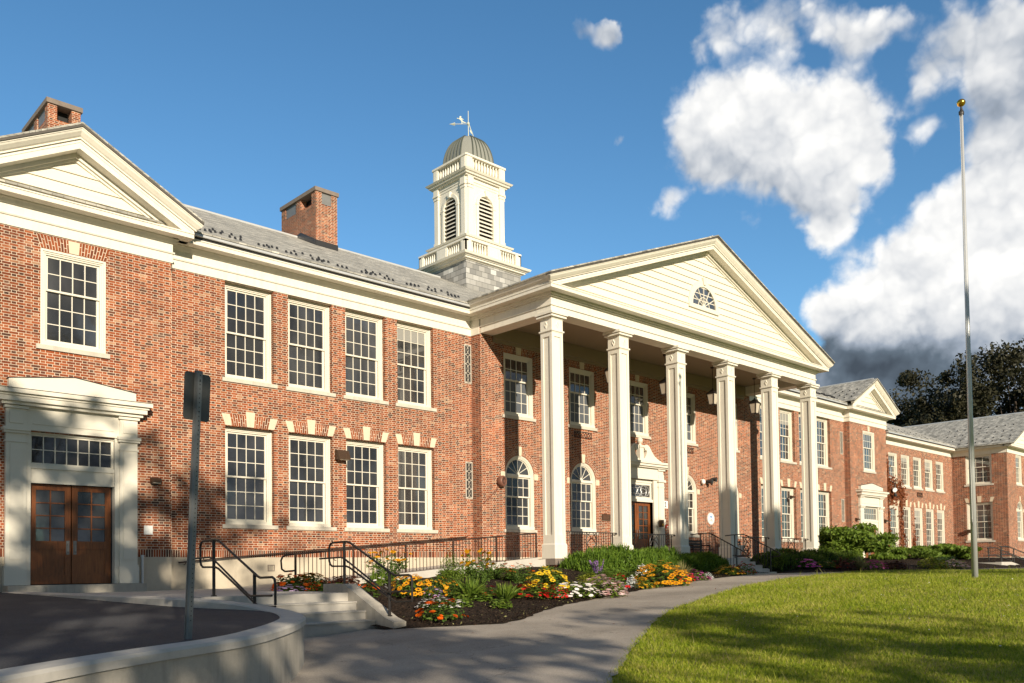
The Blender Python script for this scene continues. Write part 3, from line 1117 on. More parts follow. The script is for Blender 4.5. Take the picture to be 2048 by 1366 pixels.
# crown moulding along the portico sides
for sgn, xe in ((-1, PX0-OVER), (1, PX1+OVER)):
    ent.ey([(xe, Z_FAS+.002), (xe+sgn*.02, Z_FAS+.05), (xe+sgn*.10, Z_FAS+.12), (xe+sgn*.16, Z_FAS+.22), (xe+sgn*.16, Z_FAS+.26), (xe-sgn*.1, Z_FAS+.26), (xe-sgn*.1, Z_FAS+.002)], PY-OVER+.05, -.3)
flush_ent()
# ceiling of the porch and inner cornice
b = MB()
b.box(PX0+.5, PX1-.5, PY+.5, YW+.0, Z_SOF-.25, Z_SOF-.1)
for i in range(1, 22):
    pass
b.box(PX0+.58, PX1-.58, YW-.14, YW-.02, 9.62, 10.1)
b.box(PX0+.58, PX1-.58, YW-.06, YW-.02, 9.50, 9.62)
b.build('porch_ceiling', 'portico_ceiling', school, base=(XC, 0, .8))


# -------- pediments
def pediment(xc, hw, yw, za, slope, zc, trim_name='pediment', louver=None, crown=.22, fas=.21, over=OVER, sid_h=.30):
    """raking cornice and clapboard triangle. za: top of the roof at the apex; hw: half width at the eave; zc: top of the level cornice"""
    b = MB()
    ct = math.sqrt(1+slope*slope)             # vertical thickness of a band = perpendicular * ct

    def band(v0, v1, y0, y1, xe):
        # v0, v1: vertical depth under the roof line
        for sg in (-1, 1):
            zi = lambda v, x: za-v-slope*x
            xa = min(xe, (za-v0-zc)/slope) if zi(v0, xe) < zc else xe
            xb = (za-v1-zc)/slope if zi(v1, xe) < zc else xe
            pts = [(0, za-v0), (xe, zi(v0, xe))]
            if zi(v1, xe) < zc:
                if zi(v0, xe) > zc:
                    pts += [(xe, zc), (xb, zc)]
                else:
                    pts = [(0, za-v0), (xa, zc), (xb, zc)]
            else:
                pts += [(xe, zi(v1, xe))]
            pts += [(0, za-v1)]
            pts = [(xc+sg*x, z) for x, z in pts]
            b.ey(pts, y0, y1)
    zc += .002
    t0 = .10*ct
    yo = yw-over
    ed = MB()
    for sg in (-1, 1):
        xe = hw+.19
        ed.ey([(xc, za-.012), (xc+sg*xe, za-.012-slope*xe), (xc+sg*xe, za-t0-slope*xe), (xc, za-t0)], yo-.215, yo+.03)
    ed.build('roof_edge', 'roof_edge', school, base=(XC, 0, .8))
    t1 = t0+crown*ct
    # crown moulding: a smooth slanting face, thin fillets above and below
    cv = [(t0, .185), (t0+.03*ct, .185), (t0+.035*ct, .170), (t0+(crown*.35)*ct, .15), (t0+(crown*.7)*ct, .075), (t1-.035*ct, .03), (t1-.03*ct, .045), (t1, .045)]
    for sg in (-1, 1):
        k = len(cv)
        A = [(xc, yo-o_, za-v) for v, o_ in cv]
        E_ = [(xc+sg*(hw+o_), yo-o_, max(za-v-slope*(hw+o_), zc+.002)) for v, o_ in cv]
        bk_ = [(xc, yo+.02, za-t1), (xc, yo+.02, za-t0)]
        be = [(xc+sg*(hw+.045), yo+.02, max(za-t1-slope*(hw+.045), zc+.002)), (xc+sg*(hw+.185), yo+.02, za-t0-slope*(hw+.185))]
        A, E_ = A+bk_, E_+be
        b.solid(A+E_, [tuple(range(k+2)), tuple(range(k+2, 2*k+4))]+[(i, (i+1) % (k+2), k+2+(i+1) % (k+2), k+2+i) for i in range(k+2)])
    band(t1, t1+fas*ct, yo, yw+.1, hw)
    band(t1+.05*ct, t1+.075*ct, yo-.012, yo, hw)
    t2 = t1+fas*ct
    band(t2, t2+.10*ct, yw-.14, yw+.08, hw)
    band(t2+.10*ct, t2+.16*ct, yw-.07, yw+.07, hw)
    b.build(trim_name, 'cream_paint', school, base=(XC, 0, .8))
    # clapboards, each a little tilted
    s = MB()
    z = zc
    top = za-t2-.02
    xin = lambda zz: max(0.0, (za-t2-.05*ct-zz)/slope)
    while z < top-.02:
        z2 = min(z+sid_h, top)
        w0, w1 = xin(z), xin(z2)
        s.solid([(xc-w0, yw-.045, z), (xc+w0, yw-.045, z), (xc+w1, yw-.004, z2), (xc-w1, yw-.004, z2),
                 (xc-w0, yw+.05, z), (xc+w0, yw+.05, z), (xc+w1, yw+.05, z2), (xc-w1, yw+.05, z2)],
                [(0, 1, 2, 3), (0, 4, 5, 1), (3, 2, 6, 7), (0, 3, 7, 4), (1, 5, 6, 2)])
        z = z2
    s.build('clapboard_gable', 'siding', school, base=(XC, 0, .8))


PS = .376
PZA = 14.42
pediment(XC, PX1-XC+OVER, PY+.03, PZA, PS, Z_FAS, sid_h=.265, crown=.235, fas=.14)
VS = .535
VZA = 12.52
for c in (7.1, 52.5):
    pediment(c, 2.5+OVER, YP, VZA, VS, Z_FAS, sid_h=.30)
GXC, GS, GZA = 72.28, .47, 12.36
pediment(GXC, 5.42+OVER, -3.65, GZA, GS, WZF, sid_h=.30)

# fan light in the great pediment
lx, lz, lr = 29.65, 11.62, .80
yl = PY+.03-.04
b = MB()
sg = 24
for (ra, rb, ya, yb) in ((lr, lr+.10, yl-.05, yl+.06), (lr+.10, lr+.24, yl-.03, yl+.06)):
    for i in range(sg):
        t0, t1 = math.pi*i/sg, math.pi*(i+1)/sg
        b.ey([(lx+r_*math.cos(t), lz+r_*math.sin(t)) for r_, t in ((ra, t0), (rb, t0), (rb, t1), (ra, t1))], ya, yb)
b.box(lx-lr-.24, lx+lr+.24, yl-.06, yl+.06, lz-.16, lz-.0)
b.ey([(lx-.07, lz+lr+.08), (lx+.07, lz+lr+.08), (lx+.11, lz+lr+.36), (lx-.11, lz+lr+.36)], yl-.09, yl+.05)
lun = b.build('lunette_window', 'window_paint', school, base=(XC, 0, .8))
b = MB()
for k in range(1, 6):
    t = math.pi*k/6
    b.bar((lx+.1*math.cos(t), yl-.01, lz+.1*math.sin(t)), (lx+lr*math.cos(t), yl-.01, lz+lr*math.sin(t)), .03)
for i in range(14):
    t0, t1 = math.pi*i/14, math.pi*(i+1)/14
    b.ey([(lx+r_*math.cos(t), lz+r_*math.sin(t)) for r_, t in ((.36, t0), (.39, t0), (.39, t1), (.36, t1))], yl-.02, yl+.005)
b.ey([(lx+.11*math.cos(math.pi*i/8), lz+.11*math.sin(math.pi*i/8)) for i in range(9)], yl-.02, yl+.01)
o = b.build('sash', 'window_paint', lun, base=(XC, 0, .8))
b = MB()
b.poly([(lx+lr*math.cos(math.pi*i/20), yl+.0, lz+lr*math.sin(math.pi*i/20)) for i in range(21)])
b.build('pane', 'window_glass', lun, base=(XC, 0, .8))

# -------- roofs
rf = MB()


def flush_roof():
    global rf
    o_ = rf.build('roof', 'roof_slate', school, base=(XC, 0, .8))
    rf = MB()
    return o_


def slab(p):                                   # roof sheet with some thickness
    t = .05
    q = [(x, y, z-t) for x, y, z in p]
    rf.solid(list(p)+q, [tuple(range(len(p))), tuple(range(len(p), 2*len(p)))[::-1]]+[(i, (i+1) % len(p), len(p)+(i+1) % len(p), len(p)+i) for i in range(len(p))])


YE, ZE = -.54, 10.72
YR = 10.6
ZR = ZE+MS*(YR-YE)
slab([(4.3, YE, ZE), (55.3, YE, ZE), (55.3, YR, ZR), (4.3, YR, ZR)])
slab([(4.3, 2*YR-YE, ZE), (4.3, YR, ZR), (55.3, YR, ZR), (55.3, 2*YR-YE, ZE)])
for x in (4.6, 55.0):                          # gable ends
    rf.poly([(x, 0, 9.9), (x, 21, 9.9), (x, YR, ZR-.1)])


roof = flush_roof()


def gable_roof(xc, hw, y0, y1, za, slope):
    for sg in (-1, 1):
        e = xc+sg*hw
        slab([(xc, y0, za), (xc, y1, za), (e, y1, za-slope*hw), (e, y0, za-slope*hw)][::sg])
    flush_roof()


gable_roof(XC, PX1-XC+OVER+.20, PY-OVER-.22, 8.6, PZA, PS)
for c in (7.1, 52.5):
    gable_roof(c, 2.5+OVER+.2, YP-OVER-.22, 3.6, VZA, VS)
gable_roof(GXC, 5.42+OVER+.2, -3.65-OVER-.22, 16, GZA, GS)
for (x0, x1) in ((55.02, GXC), (XL, 4.58)):
    slab([(x0, -.54, WZF+.20), (x1, -.54, WZF+.20), (x1, 5.5, WZF+.12+.456*6.1), (x0, 5.5, WZF+.12+.456*6.1)])
    slab([(x0, 5.5, WZF+.12+.456*6.1), (x1, 5.5, WZF+.12+.456*6.1), (x1, 12, 9.6), (x0, 12, 9.6)])
    flush_roof()
# ridge caps, light strips above the gutters, dark courses
for p_, q_, r_ in [((4.2, YR, ZR+.02), (27.9, YR, ZR+.02), .07), ((31.8, YR, ZR+.02), (55.4, YR, ZR+.02), .07), ((XC, PY-.4, PZA+.01), (XC, 8, PZA+.01), .05), ((GXC, -3.9, GZA+.02), (GXC, 15, GZA+.02), .06)]+[((c, YP-.4, VZA+.01), (c, 3.4, VZA+.01), .05) for c in (7.1, 52.5)]:
    b = MB()
    b.tube([p_, q_], r_, 6)
    b.build('ridge_cap', 'apron_metal', roof, base=(XC, 0, .8))

# snow guards: little dark blocks along the eaves
g = MB()
g.ex([(-.05, -.01), (.05, .03), (.05, .085), (.02, .09), (-.01, .05)], -.024, .024)
gm = g.mesh('snow_guard', 'dark_metal')
far = MB()


def guard(x, s, n_, far_=False):
    y = YE+s
    z = ZE+MS*s
    if far_:
        far.box(x-.03, x+.03, y-.04, y+.04, z-.02, z+.09)
    else:
        link('snow_guard', gm, school, (x, y, z))


for i in range(11):
    x = 10.6+.92*i
    for j in range(3):
        guard(x+.17*j, .62, i)
        if i % 2 == 0:
            guard(x+.5+.17*j, 1.05, i)
    if i % 3 == 1:
        for j in range(4):
            guard(x+.3*j, 1.75, i)
for i in range(11):
    x = 39.6+.92*i
    for j in range(3):
        guard(x+.17*j, .62, i, True)
        guard(x+.5+.17*j, 1.05, i, True)
for i in range(10):
    x = 56+1.0*i
    for s in (.5, 1.1, 2.3):
        z = WZF+.12+.456*s
        far.box(x+.4*s-.03, x+.4*s+.03, -.6+s-.04, -.6+s+.04, z-.02, z+.07)
for i in range(9):
    for s in (.6, 1.3, 2.4, 3.6):
        x = GXC-6.07+s
        far.box(x-.04, x+.04, -4.0+i*.55+.2*s-.03, -4.0+i*.55+.2*s+.03, GZA-GS*(6.07-s)-.02, GZA-GS*(6.07-s)+.07)
for i in range(4):
    for s in (.5, 1.0, 1.6):
        x = 52.5-3.15+s
        far.box(x-.035, x+.035, -.7+i*.45+.15*s-.025, -.7+i*.45+.15*s+.025, VZA-VS*(3.15-s)-.02, VZA-VS*(3.15-s)+.07)
tag(far.build('snow_guard_rows', 'dark_metal', school, base=(XC, 0, .8)), None, None, kind='stuff')


# -------- chimneys
def chimney(x0, y0):
    w, d, zt, t = 1.08, 3.0, 17.78, .2
    b = MB()
    zo = zt-.52
    b.box(x0, x0+w, y0, y0+d, 14.6, zo)
    # piers between the flue openings
    for (a, c_, e, f) in ((0, .30, 0, .36), (w-.30, w, 0, .36), (0, .30, 1.3, 1.7), (w-.30, w, 1.3, 1.7), (0, .3, d-.36, d), (w-.3, w, d-.36, d)):
        b.box(x0+a, x0+c_, y0+e, y0+f, zo, zt)
    ch = b.build('chimney', 'brick', roof, base=(XC, 0, .8))
    return ch


def chimney_fittings(x0, y0, infill):
    w, d, zt = 1.08, 3.0, 17.78
    b = MB()
    b.box(x0-.06, x0+w+.06, y0-.06, y0+d+.06, zt, zt+.17)
    b.build('chimney_cap', 'old_stone', roof, base=(XC, 0, .8))
    b = MB()
    zr = ZE+MS*(y0-YE)
    b.box(x0-.02, x0+w+.02, y0-.03, y0-.002, zr-.1, zr+.24)
    for xs in (x0-.025, x0+w+.002):
        b.ex([(y0, zr-.05), (y0+1.6, zr+MS*1.6-.05), (y0+1.6, zr+MS*1.6+.1), (y0+1.25, zr+MS*1.25+.3), (y0, zr+.26)], xs, xs+.022)
    b.build('chimney_flashing', 'dark_metal', roof, base=(XC, 0, .8))
    b = MB()
    for (xa, xb, ya, yb) in infill:
        b.box(x0+xa, x0+xb, y0+ya, y0+yb, zt-.5, zt-.005)
    b.build('flue_cover', 'galvanised', roof, base=(XC, 0, .8))
    b = MB()
    b.box(x0+.32, x0+w-.32, y0+.4, y0+d-.4, zt-.6, zt-.02)
    b.build('flue_liner', 'black_paint', roof, base=(XC, 0, .8))


chimney(19.73, 9.0)
chimney_fittings(19.73, 9.0, [(.30, .78, .03, .07), (.04, .08, 1.7, 2.64)])
chimney(9.05, 9.0)
chimney_fittings(9.05, 9.0, [(.04, .08, .36, 1.3), (.04, .08, 1.7, 2.64)])
# -------- columns of the portico
def column_mesh():
    b = MB()                                   # local: x 0..-w.. ; origin at the front left corner, z = 0 world
    w = .53
    r = .035
    zb, zs, zt = 2.02, 9.06, 9.55
    b.box(-.035, w+.035, -.035, w+.035, 1.51, zb-.06)
    b.solid([(-.035, -.035, zb-.06), (w+.035, -.035, zb-.06), (w+.035, w+.035, zb-.06), (-.035, w+.035, zb-.06),
             (0, 0, zb), (w, 0, zb), (w, w, zb), (0, w, zb)], [(0, 1, 5, 4), (1, 2, 6, 5), (2, 3, 7, 6), (3, 0, 4, 7)])
    # core and raised frames round sunk panels on every face
    b.box(r, w-r, r, w-r, zb-.01, zs)
    st = .115
    for (x0, x1, y0, y1) in ((0, st, 0, st), (w-st, w, 0, st), (0, st, w-st, w), (w-st, w, w-st, w)):
        b.box(x0, x1, y0, y1, zb, zs)
    for (za, zc) in ((zb, zb+.28), (zs-.14, zs)):
        b.box(st, w-st, 0, st, za, zc)
        b.box(st, w-st, w-st, w, za, zc)
        b.box(0, st, st, w-st, za, zc)
        b.box(w-st, w, st, w-st, za, zc)
    b.box(-.012, w+.012, -.012, w+.012, zs, zs+.03)
    b.box(-.04, w+.04, -.04, w+.04, zs+.03, zs+.075)
    b.box(0, w, 0, w, zs+.075, zt-.03)
    b.box(-.02, w+.02, -.02, w+.02, zt-.03, zt+.01)
    b.box(-.10, w+.10, -.10, w+.10, zt+.01, zt+.065)
    b.box(-.055, w+.055, -.055, w+.055, zt+.065, zt+.095)
    b.box(-.135, w+.135, -.135, w+.135, zt+.095, 9.73)
    # diamond on each face of the neck: raised rim round a sunk lozenge
    zc, hw_, hh = 9.32, .075, .135
    for face in range(4):
        def T(a, d, z):
            return {0: (w/2+a, -d, z), 1: (w+d, w/2+a, z), 2: (w/2-a, w+d, z), 3: (-d, w/2-a, z)}[face]
        o_ = [(0, hh), (hw_, 0), (0, -hh), (-hw_, 0)]
        i_ = [(x*.68, z*.68) for x, z in o_]
        for k in range(4):
            (xa, za), (xb, zb_), (xc_, zc_), (xd, zd) = o_[k], o_[(k+1) % 4], i_[(k+1) % 4], i_[k]
            b.solid([T(xa, .0, zc+za), T(xb, .0, zc+zb_), T(xc_, .022, zc+zc_), T(xd, .022, zc+zd)], [(0, 1, 2, 3)])
            b.solid([T(xd, .022, zc+zd), T(xc_, .022, zc+zc_), T(xc_*.9, .002, zc+zc_*.9), T(xd*.9, .002, zc+zd*.9)], [(0, 1, 2, 3)])
    return b.mesh('column', 'cream_paint')


cm = column_mesh()
b = MB()
b.box(-.10, .63, -.10, .63, 1.30, 1.508)
plm = b.mesh('plinth', 'old_stone')
b = MB()
b.box(-.05, .58, -.05, .58, .6, 1.30)
pbm = b.mesh('brick_pier', 'brick')
for k in range(6):
    x = 20.81+3.494*k
    c = link('column', cm, school, (x, PY, 0))
    for nm, me in (('plinth', plm), ('brick_pier', pbm)):
        o = link(nm, me, None, (x, PY, 0))
        o.parent = c
        o.location = (0, 0, 0)

# porch floor and its front steps
b = MB()
b.box(20.80, 38.80, PY+.68, YW-.002, 1.0, 1.50)
b.box(28.45, 31.15, -5.0, PY+.68, 1.0, 1.502)
for k in range(5):
    b.box(21.47+3.494*k, 21.47+3.494*k+2.70, PY+.02, PY+.679, .5, 1.497)
porch = b.build('porch_floor', 'concrete_light', school, base=(XC, 0, .8))
b = MB()
for i, (y, z) in enumerate(((-5.25, 1.36), (-5.56, 1.22), (-5.87, 1.08), (-6.18, .94))):
    b.box(28.45-.02*i, 31.17+.0*i, y, y+.32 if i else -5.0, .5, z)
b.build('porch_step', 'concrete_light', school, base=(XC, 0, .8))

# -------- doorways
def door_leaf(b, x0, x1, z0, z1, y, cols, rows, zg):
    st = .14
    b.box(x0, x0+st, y, y+.05, z0, z1)
    b.box(x1-st, x1, y, y+.05, z0, z1)
    b.box(x0+st, x1-st, y, y+.05, z1-.14, z1)
    b.box(x0+st, x1-st, y, y+.05, z0, z0+.22)
    b.box(x0+st, x1-st, y, y+.05, zg-.20, zg)
    b.box(x0+st, x1-st, y+.02, y+.045, z0+.22, zg-.20)
    for i in range(1, cols):
        x = x0+st+(x1-x0-2*st)*i/cols
        b.box(x-.014, x+.014, y+.004, y+.046, zg, z1-.14)
    for j in range(1, rows):
        z = zg+(z1-.14-zg)*j/rows
        b.box(x0+st, x1-st, y+.006, y+.044, z-.014, z+.014)


def side_entrance(xc, y):
    """pilaster surround with a low gabled blocking, transom light and double wooden doors"""
    b = MB()
    for sg in (-1, 1):
        f = lambda a, c: sorted((xc+sg*a, xc+sg*c))
        for (a, c, ya, z0, z1) in ((1.10, 1.55, .12, .93, 5.30), (1.08, 1.58, .155, .93, 1.36), (1.09, 1.57, .14, 1.36, 1.41), (1.19, 1.46, .135, 1.55, 4.35),
                                   (1.05, 1.60, .17, 4.62, 4.68), (1.03, 1.62, .20, 4.68, 4.76), (1.08, 1.575, .14, 4.40, 4.44), (1.06, 1.59, .17, 5.22, 5.28),
                                   (1.18, 1.47, .14, 4.86, 5.15)):
            x0, x1 = f(a, c)
            b.box(x0, x1, y-ya, y+.02, z0, z1)
        x0, x1 = f(.99, 1.10)                   # inner jambs
        b.box(x0, x1, y-.07, y+.24, .93, 4.72)
    b.box(xc-1.10, xc+1.10, y-.08, y+.02, 4.72, 5.30)
    b.box(xc-.95, xc+.95, y-.095, y-.08, 4.88, 4.905)
    b.box(xc-1.10, xc+1.10, y-.11, y-.08, 4.72, 4.80)
    b.box(xc-.99, xc+.99, y+.0, y+.2, 3.46, 3.86)          # panel between door and transom
    b.box(xc-.99, xc+.99, y-.03, y+.0, 3.80, 3.90)
    b.box(xc-.99, xc+.99, y-.015, y+.0, 3.44, 3.50)
    b.box(xc-.99, xc+.99, y+.02, y+.2, 4.66, 4.72)
    for (d, z0, z1, e) in ((.22, 5.30, 5.38, 1.66), (.30, 5.38, 5.50, 1.74), (.33, 5.50, 5.56, 1.78), (.40, 5.56, 5.66, 1.85)):
        b.box(xc-e, xc+e, y-d, y+.02, z0, z1)
    b.ey([(xc-1.50, 5.67), (xc+1.50, 5.67), (xc+1.50, 5.93), (xc, 6.13), (xc-1.50, 5.93)], y-.16, y+.02)
    sur = b.build('door_surround', 'window_paint', school, base=(XC, 0, .8))
    t = MB()
    t.box(xc-1.86, xc+1.86, y-.41, y+.01, 5.662, 5.675)
    t.ey([(xc-1.52, 5.935), (xc, 6.137), (xc+1.52, 5.935), (xc+1.52, 5.95), (xc, 6.155), (xc-1.52, 5.95)], y-.175, y+.01)
    t.build('lead_flashing', 'dark_metal', sur, base=(XC, 0, .8))
    t = MB()
    t.box(xc-1.60, xc+1.60, y-.62, y+.25, .70, .925)
    t.build('door_step', 'concrete', sur, base=(XC, 0, .8))
    tr = MB()
    ring(tr, xc-.99, xc+.99, 3.90, 4.66, .05, y+.06, y+.13)
    for i in range(1, 7):
        x = xc-.94+1.88*i/7
        tr.box(x-.012, x+.012, y+.075, y+.115, 3.95, 4.61)
    tr.box(xc-.94, xc+.94, y+.077, y+.113, 4.27, 4.29)
    tw = tr.build('transom_window', 'window_paint', school, base=(XC, 0, .8))
    g = MB()
    g.poly([(xc-.95, y+.1, 3.94), (xc+.95, y+.1, 3.94), (xc+.95, y+.1, 4.62), (xc-.95, y+.1, 4.62)])
    g.build('pane', 'window_glass', tw, base=(XC, 0, .8))
    for sg in (-1, 1):
        x0, x1 = sorted((xc+sg*.012, xc+sg*.96))
        d = MB()
        door_leaf(d, x0, x1, .945, 3.43, y+.14, 2, 4, 2.02)
        dl = d.build('door', 'varnished_wood', school, base=(XC, 0, .8))
        g = MB()
        g.poly([(x0+.1, y+.17, 1.98), (x1-.1, y+.17, 1.98), (x1-.1, y+.17, 3.32), (x0+.1, y+.17, 3.32)])
        g.build('pane', 'window_glass', dl, base=(XC, 0, .8))
        h = MB()
        hx = xc+sg*.085
        h.box(hx-.038, hx+.038, y+.125, y+.14, 1.68, 2.03)
        h.tube([(hx, y+.13, 1.74), (hx, y+.085, 1.76), (hx, y+.085, 1.94), (hx, y+.13, 1.96)], .013, 6)
        h.build('handle', 'galvanised', dl, base=(XC, 0, .8))
    d = MB()
    for sg in (-1, 1):
        x0, x1 = sorted((xc+sg*.96, xc+sg*.99))
        d.box(x0, x1, y+.12, y+.2, .93, 3.46)
    d.build('door_frame', 'dark_metal', school, base=(XC, 0, .8))


side_entrance(7.1, YP)
side_entrance(52.5, YP)

# main entrance under the portico: broken scroll pediment with a pedestal
y = YW
b = MB()
for sg in (-1, 1):
    f = lambda a, c: sorted((XC+sg*a, XC+sg*c))
    for (a, c, ya, z0, z1) in ((1.22, 1.62, .14, 1.5, 5.25), (1.19, 1.65, .18, 1.5, 1.95), (1.16, 1.68, .20, 4.92, 5.02), (1.19, 1.64, .16, 4.70, 4.74),
                               (1.30, 1.54, .155, 2.1, 4.6), (1.17, 1.67, .18, 5.42, 5.5)):
        x0, x1 = f(a, c)
        b.box(x0, x1, y-ya, y+.02, z0, z1)
    x0, x1 = f(.95, 1.22)
    b.box(x0, x1, y-.08, y+.24, 1.5, 5.0)
b.box(XC-1.60, XC+1.60, y-.12, y+.02, 5.02, 5.5)
b.box(XC-1.22, XC+1.22, y-.14, y-.08, 5.0, 5.10)
b.box(XC-.95, XC+.95, y-.02, y+.2, 4.02, 4.14)
b.box(XC-.95, XC+.95, y+.02, y+.2, 4.86, 5.0)
for (d, z0, z1, e) in ((.24, 5.5, 5.56, 1.80), (.32, 5.56, 5.66, 1.90), (.38, 5.66, 5.76, 1.98)):
    b.box(XC-e, XC+e, y-d, y+.02, z0, z1)
for sg in (-1, 1):                              # swan-neck halves with rolled ends
    pts = []
    top = [(1.52, 5.77), (1.40, 5.83), (1.15, 5.92), (.92, 6.05), (.74, 6.24), (.60, 6.42), (.46, 6.50), (.33, 6.49), (.24, 6.42), (.20, 6.32), (.24, 6.24), (.31, 6.22), (.36, 6.27)]
    low = [(.41, 6.20), (.38, 6.08), (.27, 5.93), (.13, 5.84), (.13, 5.77)]
    b.ey([(XC+sg*a, z) for a, z in top+low], y-.16, y+.02)
    b.tube([(XC+sg*.31, y-.20, 6.36), (XC+sg*.31, y+.0, 6.36)], .12, 14)
    b.tube([(XC+sg*.31, y-.215, 6.36), (XC+sg*.31, y-.195, 6.36)], .06, 10)
b.box(XC-.13, XC+.13, y-.2, y+.02, 5.77, 6.35)
b.box(XC-.17, XC+.17, y-.24, y+.02, 6.35, 6.43)
b.lathe([(0, 6.43), (.10, 6.43), (.05, 6.50), (.12, 6.60), (.13, 6.70), (.05, 6.78), (0, 6.80)], XC, y-.1, 12)
b.build('scroll_doorcase', 'window_paint', school, base=(XC, 0, .8))
tr = MB()
ring(tr, XC-.95, XC+.95, 4.14, 4.86, .10, y+.05, y+.13)
tw = tr.build('transom_window', 'window_paint', school, base=(XC, 0, .8))
q = MB()
el = lambda cx, cz, rx, rz, t: (cx+rx*math.cos(t), y+.085, cz+rz*math.sin(t))
for (cx, rx, rz) in ((XC-.42, .40, .24), (XC+.42, .40, .24), (XC, .30, .24), (XC-.42, .20, .24), (XC+.42, .20, .24), (XC, .62, .14)):
    q.tube([el(cx, 4.5, rx, rz, 2*math.pi*i/20) for i in range(21)], .010, 5, False)
q.build('leaded_tracery', 'apron_metal', tw, base=(XC, 0, .8))
g = MB()
g.poly([(XC-.9, y+.1, 4.2), (XC+.9, y+.1, 4.2), (XC+.9, y+.1, 4.82), (XC-.9, y+.1, 4.82)])
g.build('pane', 'window_glass', tw, base=(XC, 0, .8))
for sg in (-1, 1):
    x0, x1 = sorted((XC+sg*.01, XC+sg*.93))
    d = MB()
    door_leaf(d, x0, x1, 1.52, 4.0, y+.14, 2, 5, 2.42)
    dl = d.build('door', 'varnished_wood', school, base=(XC, 0, .8))
    g = MB()
    g.poly([(x0+.1, y+.17, 2.40), (x1-.1, y+.17, 2.40), (x1-.1, y+.17, 3.9), (x0+.1, y+.17, 3.9)])
    g.build('pane', 'window_glass', dl, base=(XC, 0, .8))
    h = MB()
    hx = XC+sg*.08
    h.tube([(hx, y+.14, 2.5), (hx, y+.07, 2.52), (hx, y+.07, 2.78), (hx, y+.14, 2.8)], .014, 6)
    h.build('handle', 'galvanised', dl, base=(XC, 0, .8))

# -------- stone tracery grilles
def grille(x0, z0, w, h, yw):
    b = MB()
    ring(b, x0, x0+w, z0, z0+h, .03, yw-.03, yw+.0)
    n_ = 4
    cx = x0+w/2
    hh = (h-.06)/n_
    for k in range(n_):
        zc = z0+.03+hh*(k+.5)
        for (ox) in (-w*.5, w*.5):
            b.tube([(cx+ox-math.copysign(1, ox)*(w*.62)*math.cos(t), yw-.02, zc+hh*.5*math.sin(t)) for t in [math.pi*(i/8-.5) for i in range(9)]], .011, 4, False)
        b.tube([(cx-.05, yw-.02, zc), (cx, yw-.02, zc+.08), (cx+.05, yw-.02, zc), (cx, yw-.02, zc-.08), (cx-.05, yw-.02, zc)], .011, 4, False)
    gr = b.build('tracery_grille', 'sill_stone', school, base=(XC, 0, .8))
    k = MB()
    k.poly([(x0+.02, yw-.006, z0+.02), (x0+w-.02, yw-.006, z0+.02), (x0+w-.02, yw-.006, z0+h-.02), (x0+.02, yw-.006, z0+h-.02)])
    k.build('grille_back', 'dark_metal', gr, base=(XC, 0, .8))


for x0 in (20.43, 2*XC-20.43-.32):
    grille(x0, 3.75, .32, 1.34, YF)
    grille(x0, 7.95, .32, 1.42, YF)
for x0 in (49.5,):
    grille(x0, 3.75, .32, 1.34, YF)
    grille(x0, 7.75, .32, 1.34, YF)
for (x0, x1, z0, z1, yv) in ((25.73, 26.77, 6.42, 6.68, YW), (32.83, 33.87, 6.42, 6.68, YW), (60.5, 61.4, 5.72, 6.06, YF)):
    b = MB()
    ring(b, x0, x1, z0, z1, .03, yv-.02, yv)
    st_ = (x1-x0-.06)/6
    for i in range(6):
        xa = x0+.03+st_*i
        b.bar((xa, yv-.012, z0+.02), (xa+st_, yv-.012, z1-.02), .016)
        b.bar((xa+st_, yv-.011, z0+.02), (xa, yv-.011, z1-.02), .016)
    b.build('wall_vent', 'rust_iron', school, base=(XC, 0, .8))

# -------- cupola on the ridge
QX, QY = 29.85, 10.5
cup = link('cupola', None, school, (QX, QY, 13.5))


def sq(b, h, z0, z1, h1=None):
    h1 = h if h1 is None else h1
    b.solid([(QX-h, QY-h, z0), (QX+h, QY-h, z0), (QX+h, QY+h, z0), (QX-h, QY+h, z0), (QX-h1, QY-h1, z1), (QX+h1, QY-h1, z1), (QX+h1, QY+h1, z1), (QX-h1, QY+h1, z1)],
            [(0, 3, 2, 1), (4, 5, 6, 7), (0, 1, 5, 4), (1, 2, 6, 5), (2, 3, 7, 6), (3, 0, 4, 7)])


def four(fn):
    for k in range(4):
        c, s_ = [(1, 0), (0, 1), (-1, 0), (0, -1)][k]
        fn(lambda a, d, c=c, s_=s_: (QX+a*c+d*s_, QY+a*s_-d*c))   # a: along the face, d: outward


b = MB()
sq(b, 1.885, 12.5, 16.60)
b.build('slate_base', 'wall_slate', cup, base=(XC, 0, .8))
b = MB()
sq(b, 1.93, 16.60, 16.66)
sq(b, 2.06, 16.66, 16.74)
sq(b, 2.13, 16.74, 16.80)
sq(b, 2.25, 16.80, 16.90, 2.30)
sq(b, 1.62, 16.9, 17.74)
# lower parapet: corner and middle pedestals, rails
def lowpar(T):
    def bx(a0, a1, d0, d1, z0, z1):
        p = [T(a0, d1), T(a1, d1), T(a1, d0), T(a0, d0)]
        b.ez(p, z0, z1)
    for (a0, a1) in ((-1.905, -1.52), (1.52, 1.905), (-.42, .42)):
        bx(a0, a1, 1.72, 1.905, 16.9, 17.64)
        bx(a0+.07, a1-.07, 1.90, 1.925, 17.03, 17.56)
    bx(-1.92, 1.92, 1.68, 1.925, 17.64, 17.73)
    bx(-1.9, 1.9, 1.70, 1.89, 16.9, 17.0)
four(lowpar)
sq(b, 1.50, 17.74, 17.92)
sq(b, 1.56, 17.92, 17.98)
sq(b, 1.62, 17.98, 18.06, 1.66)
sq(b, 1.40, 18.06, 18.16)


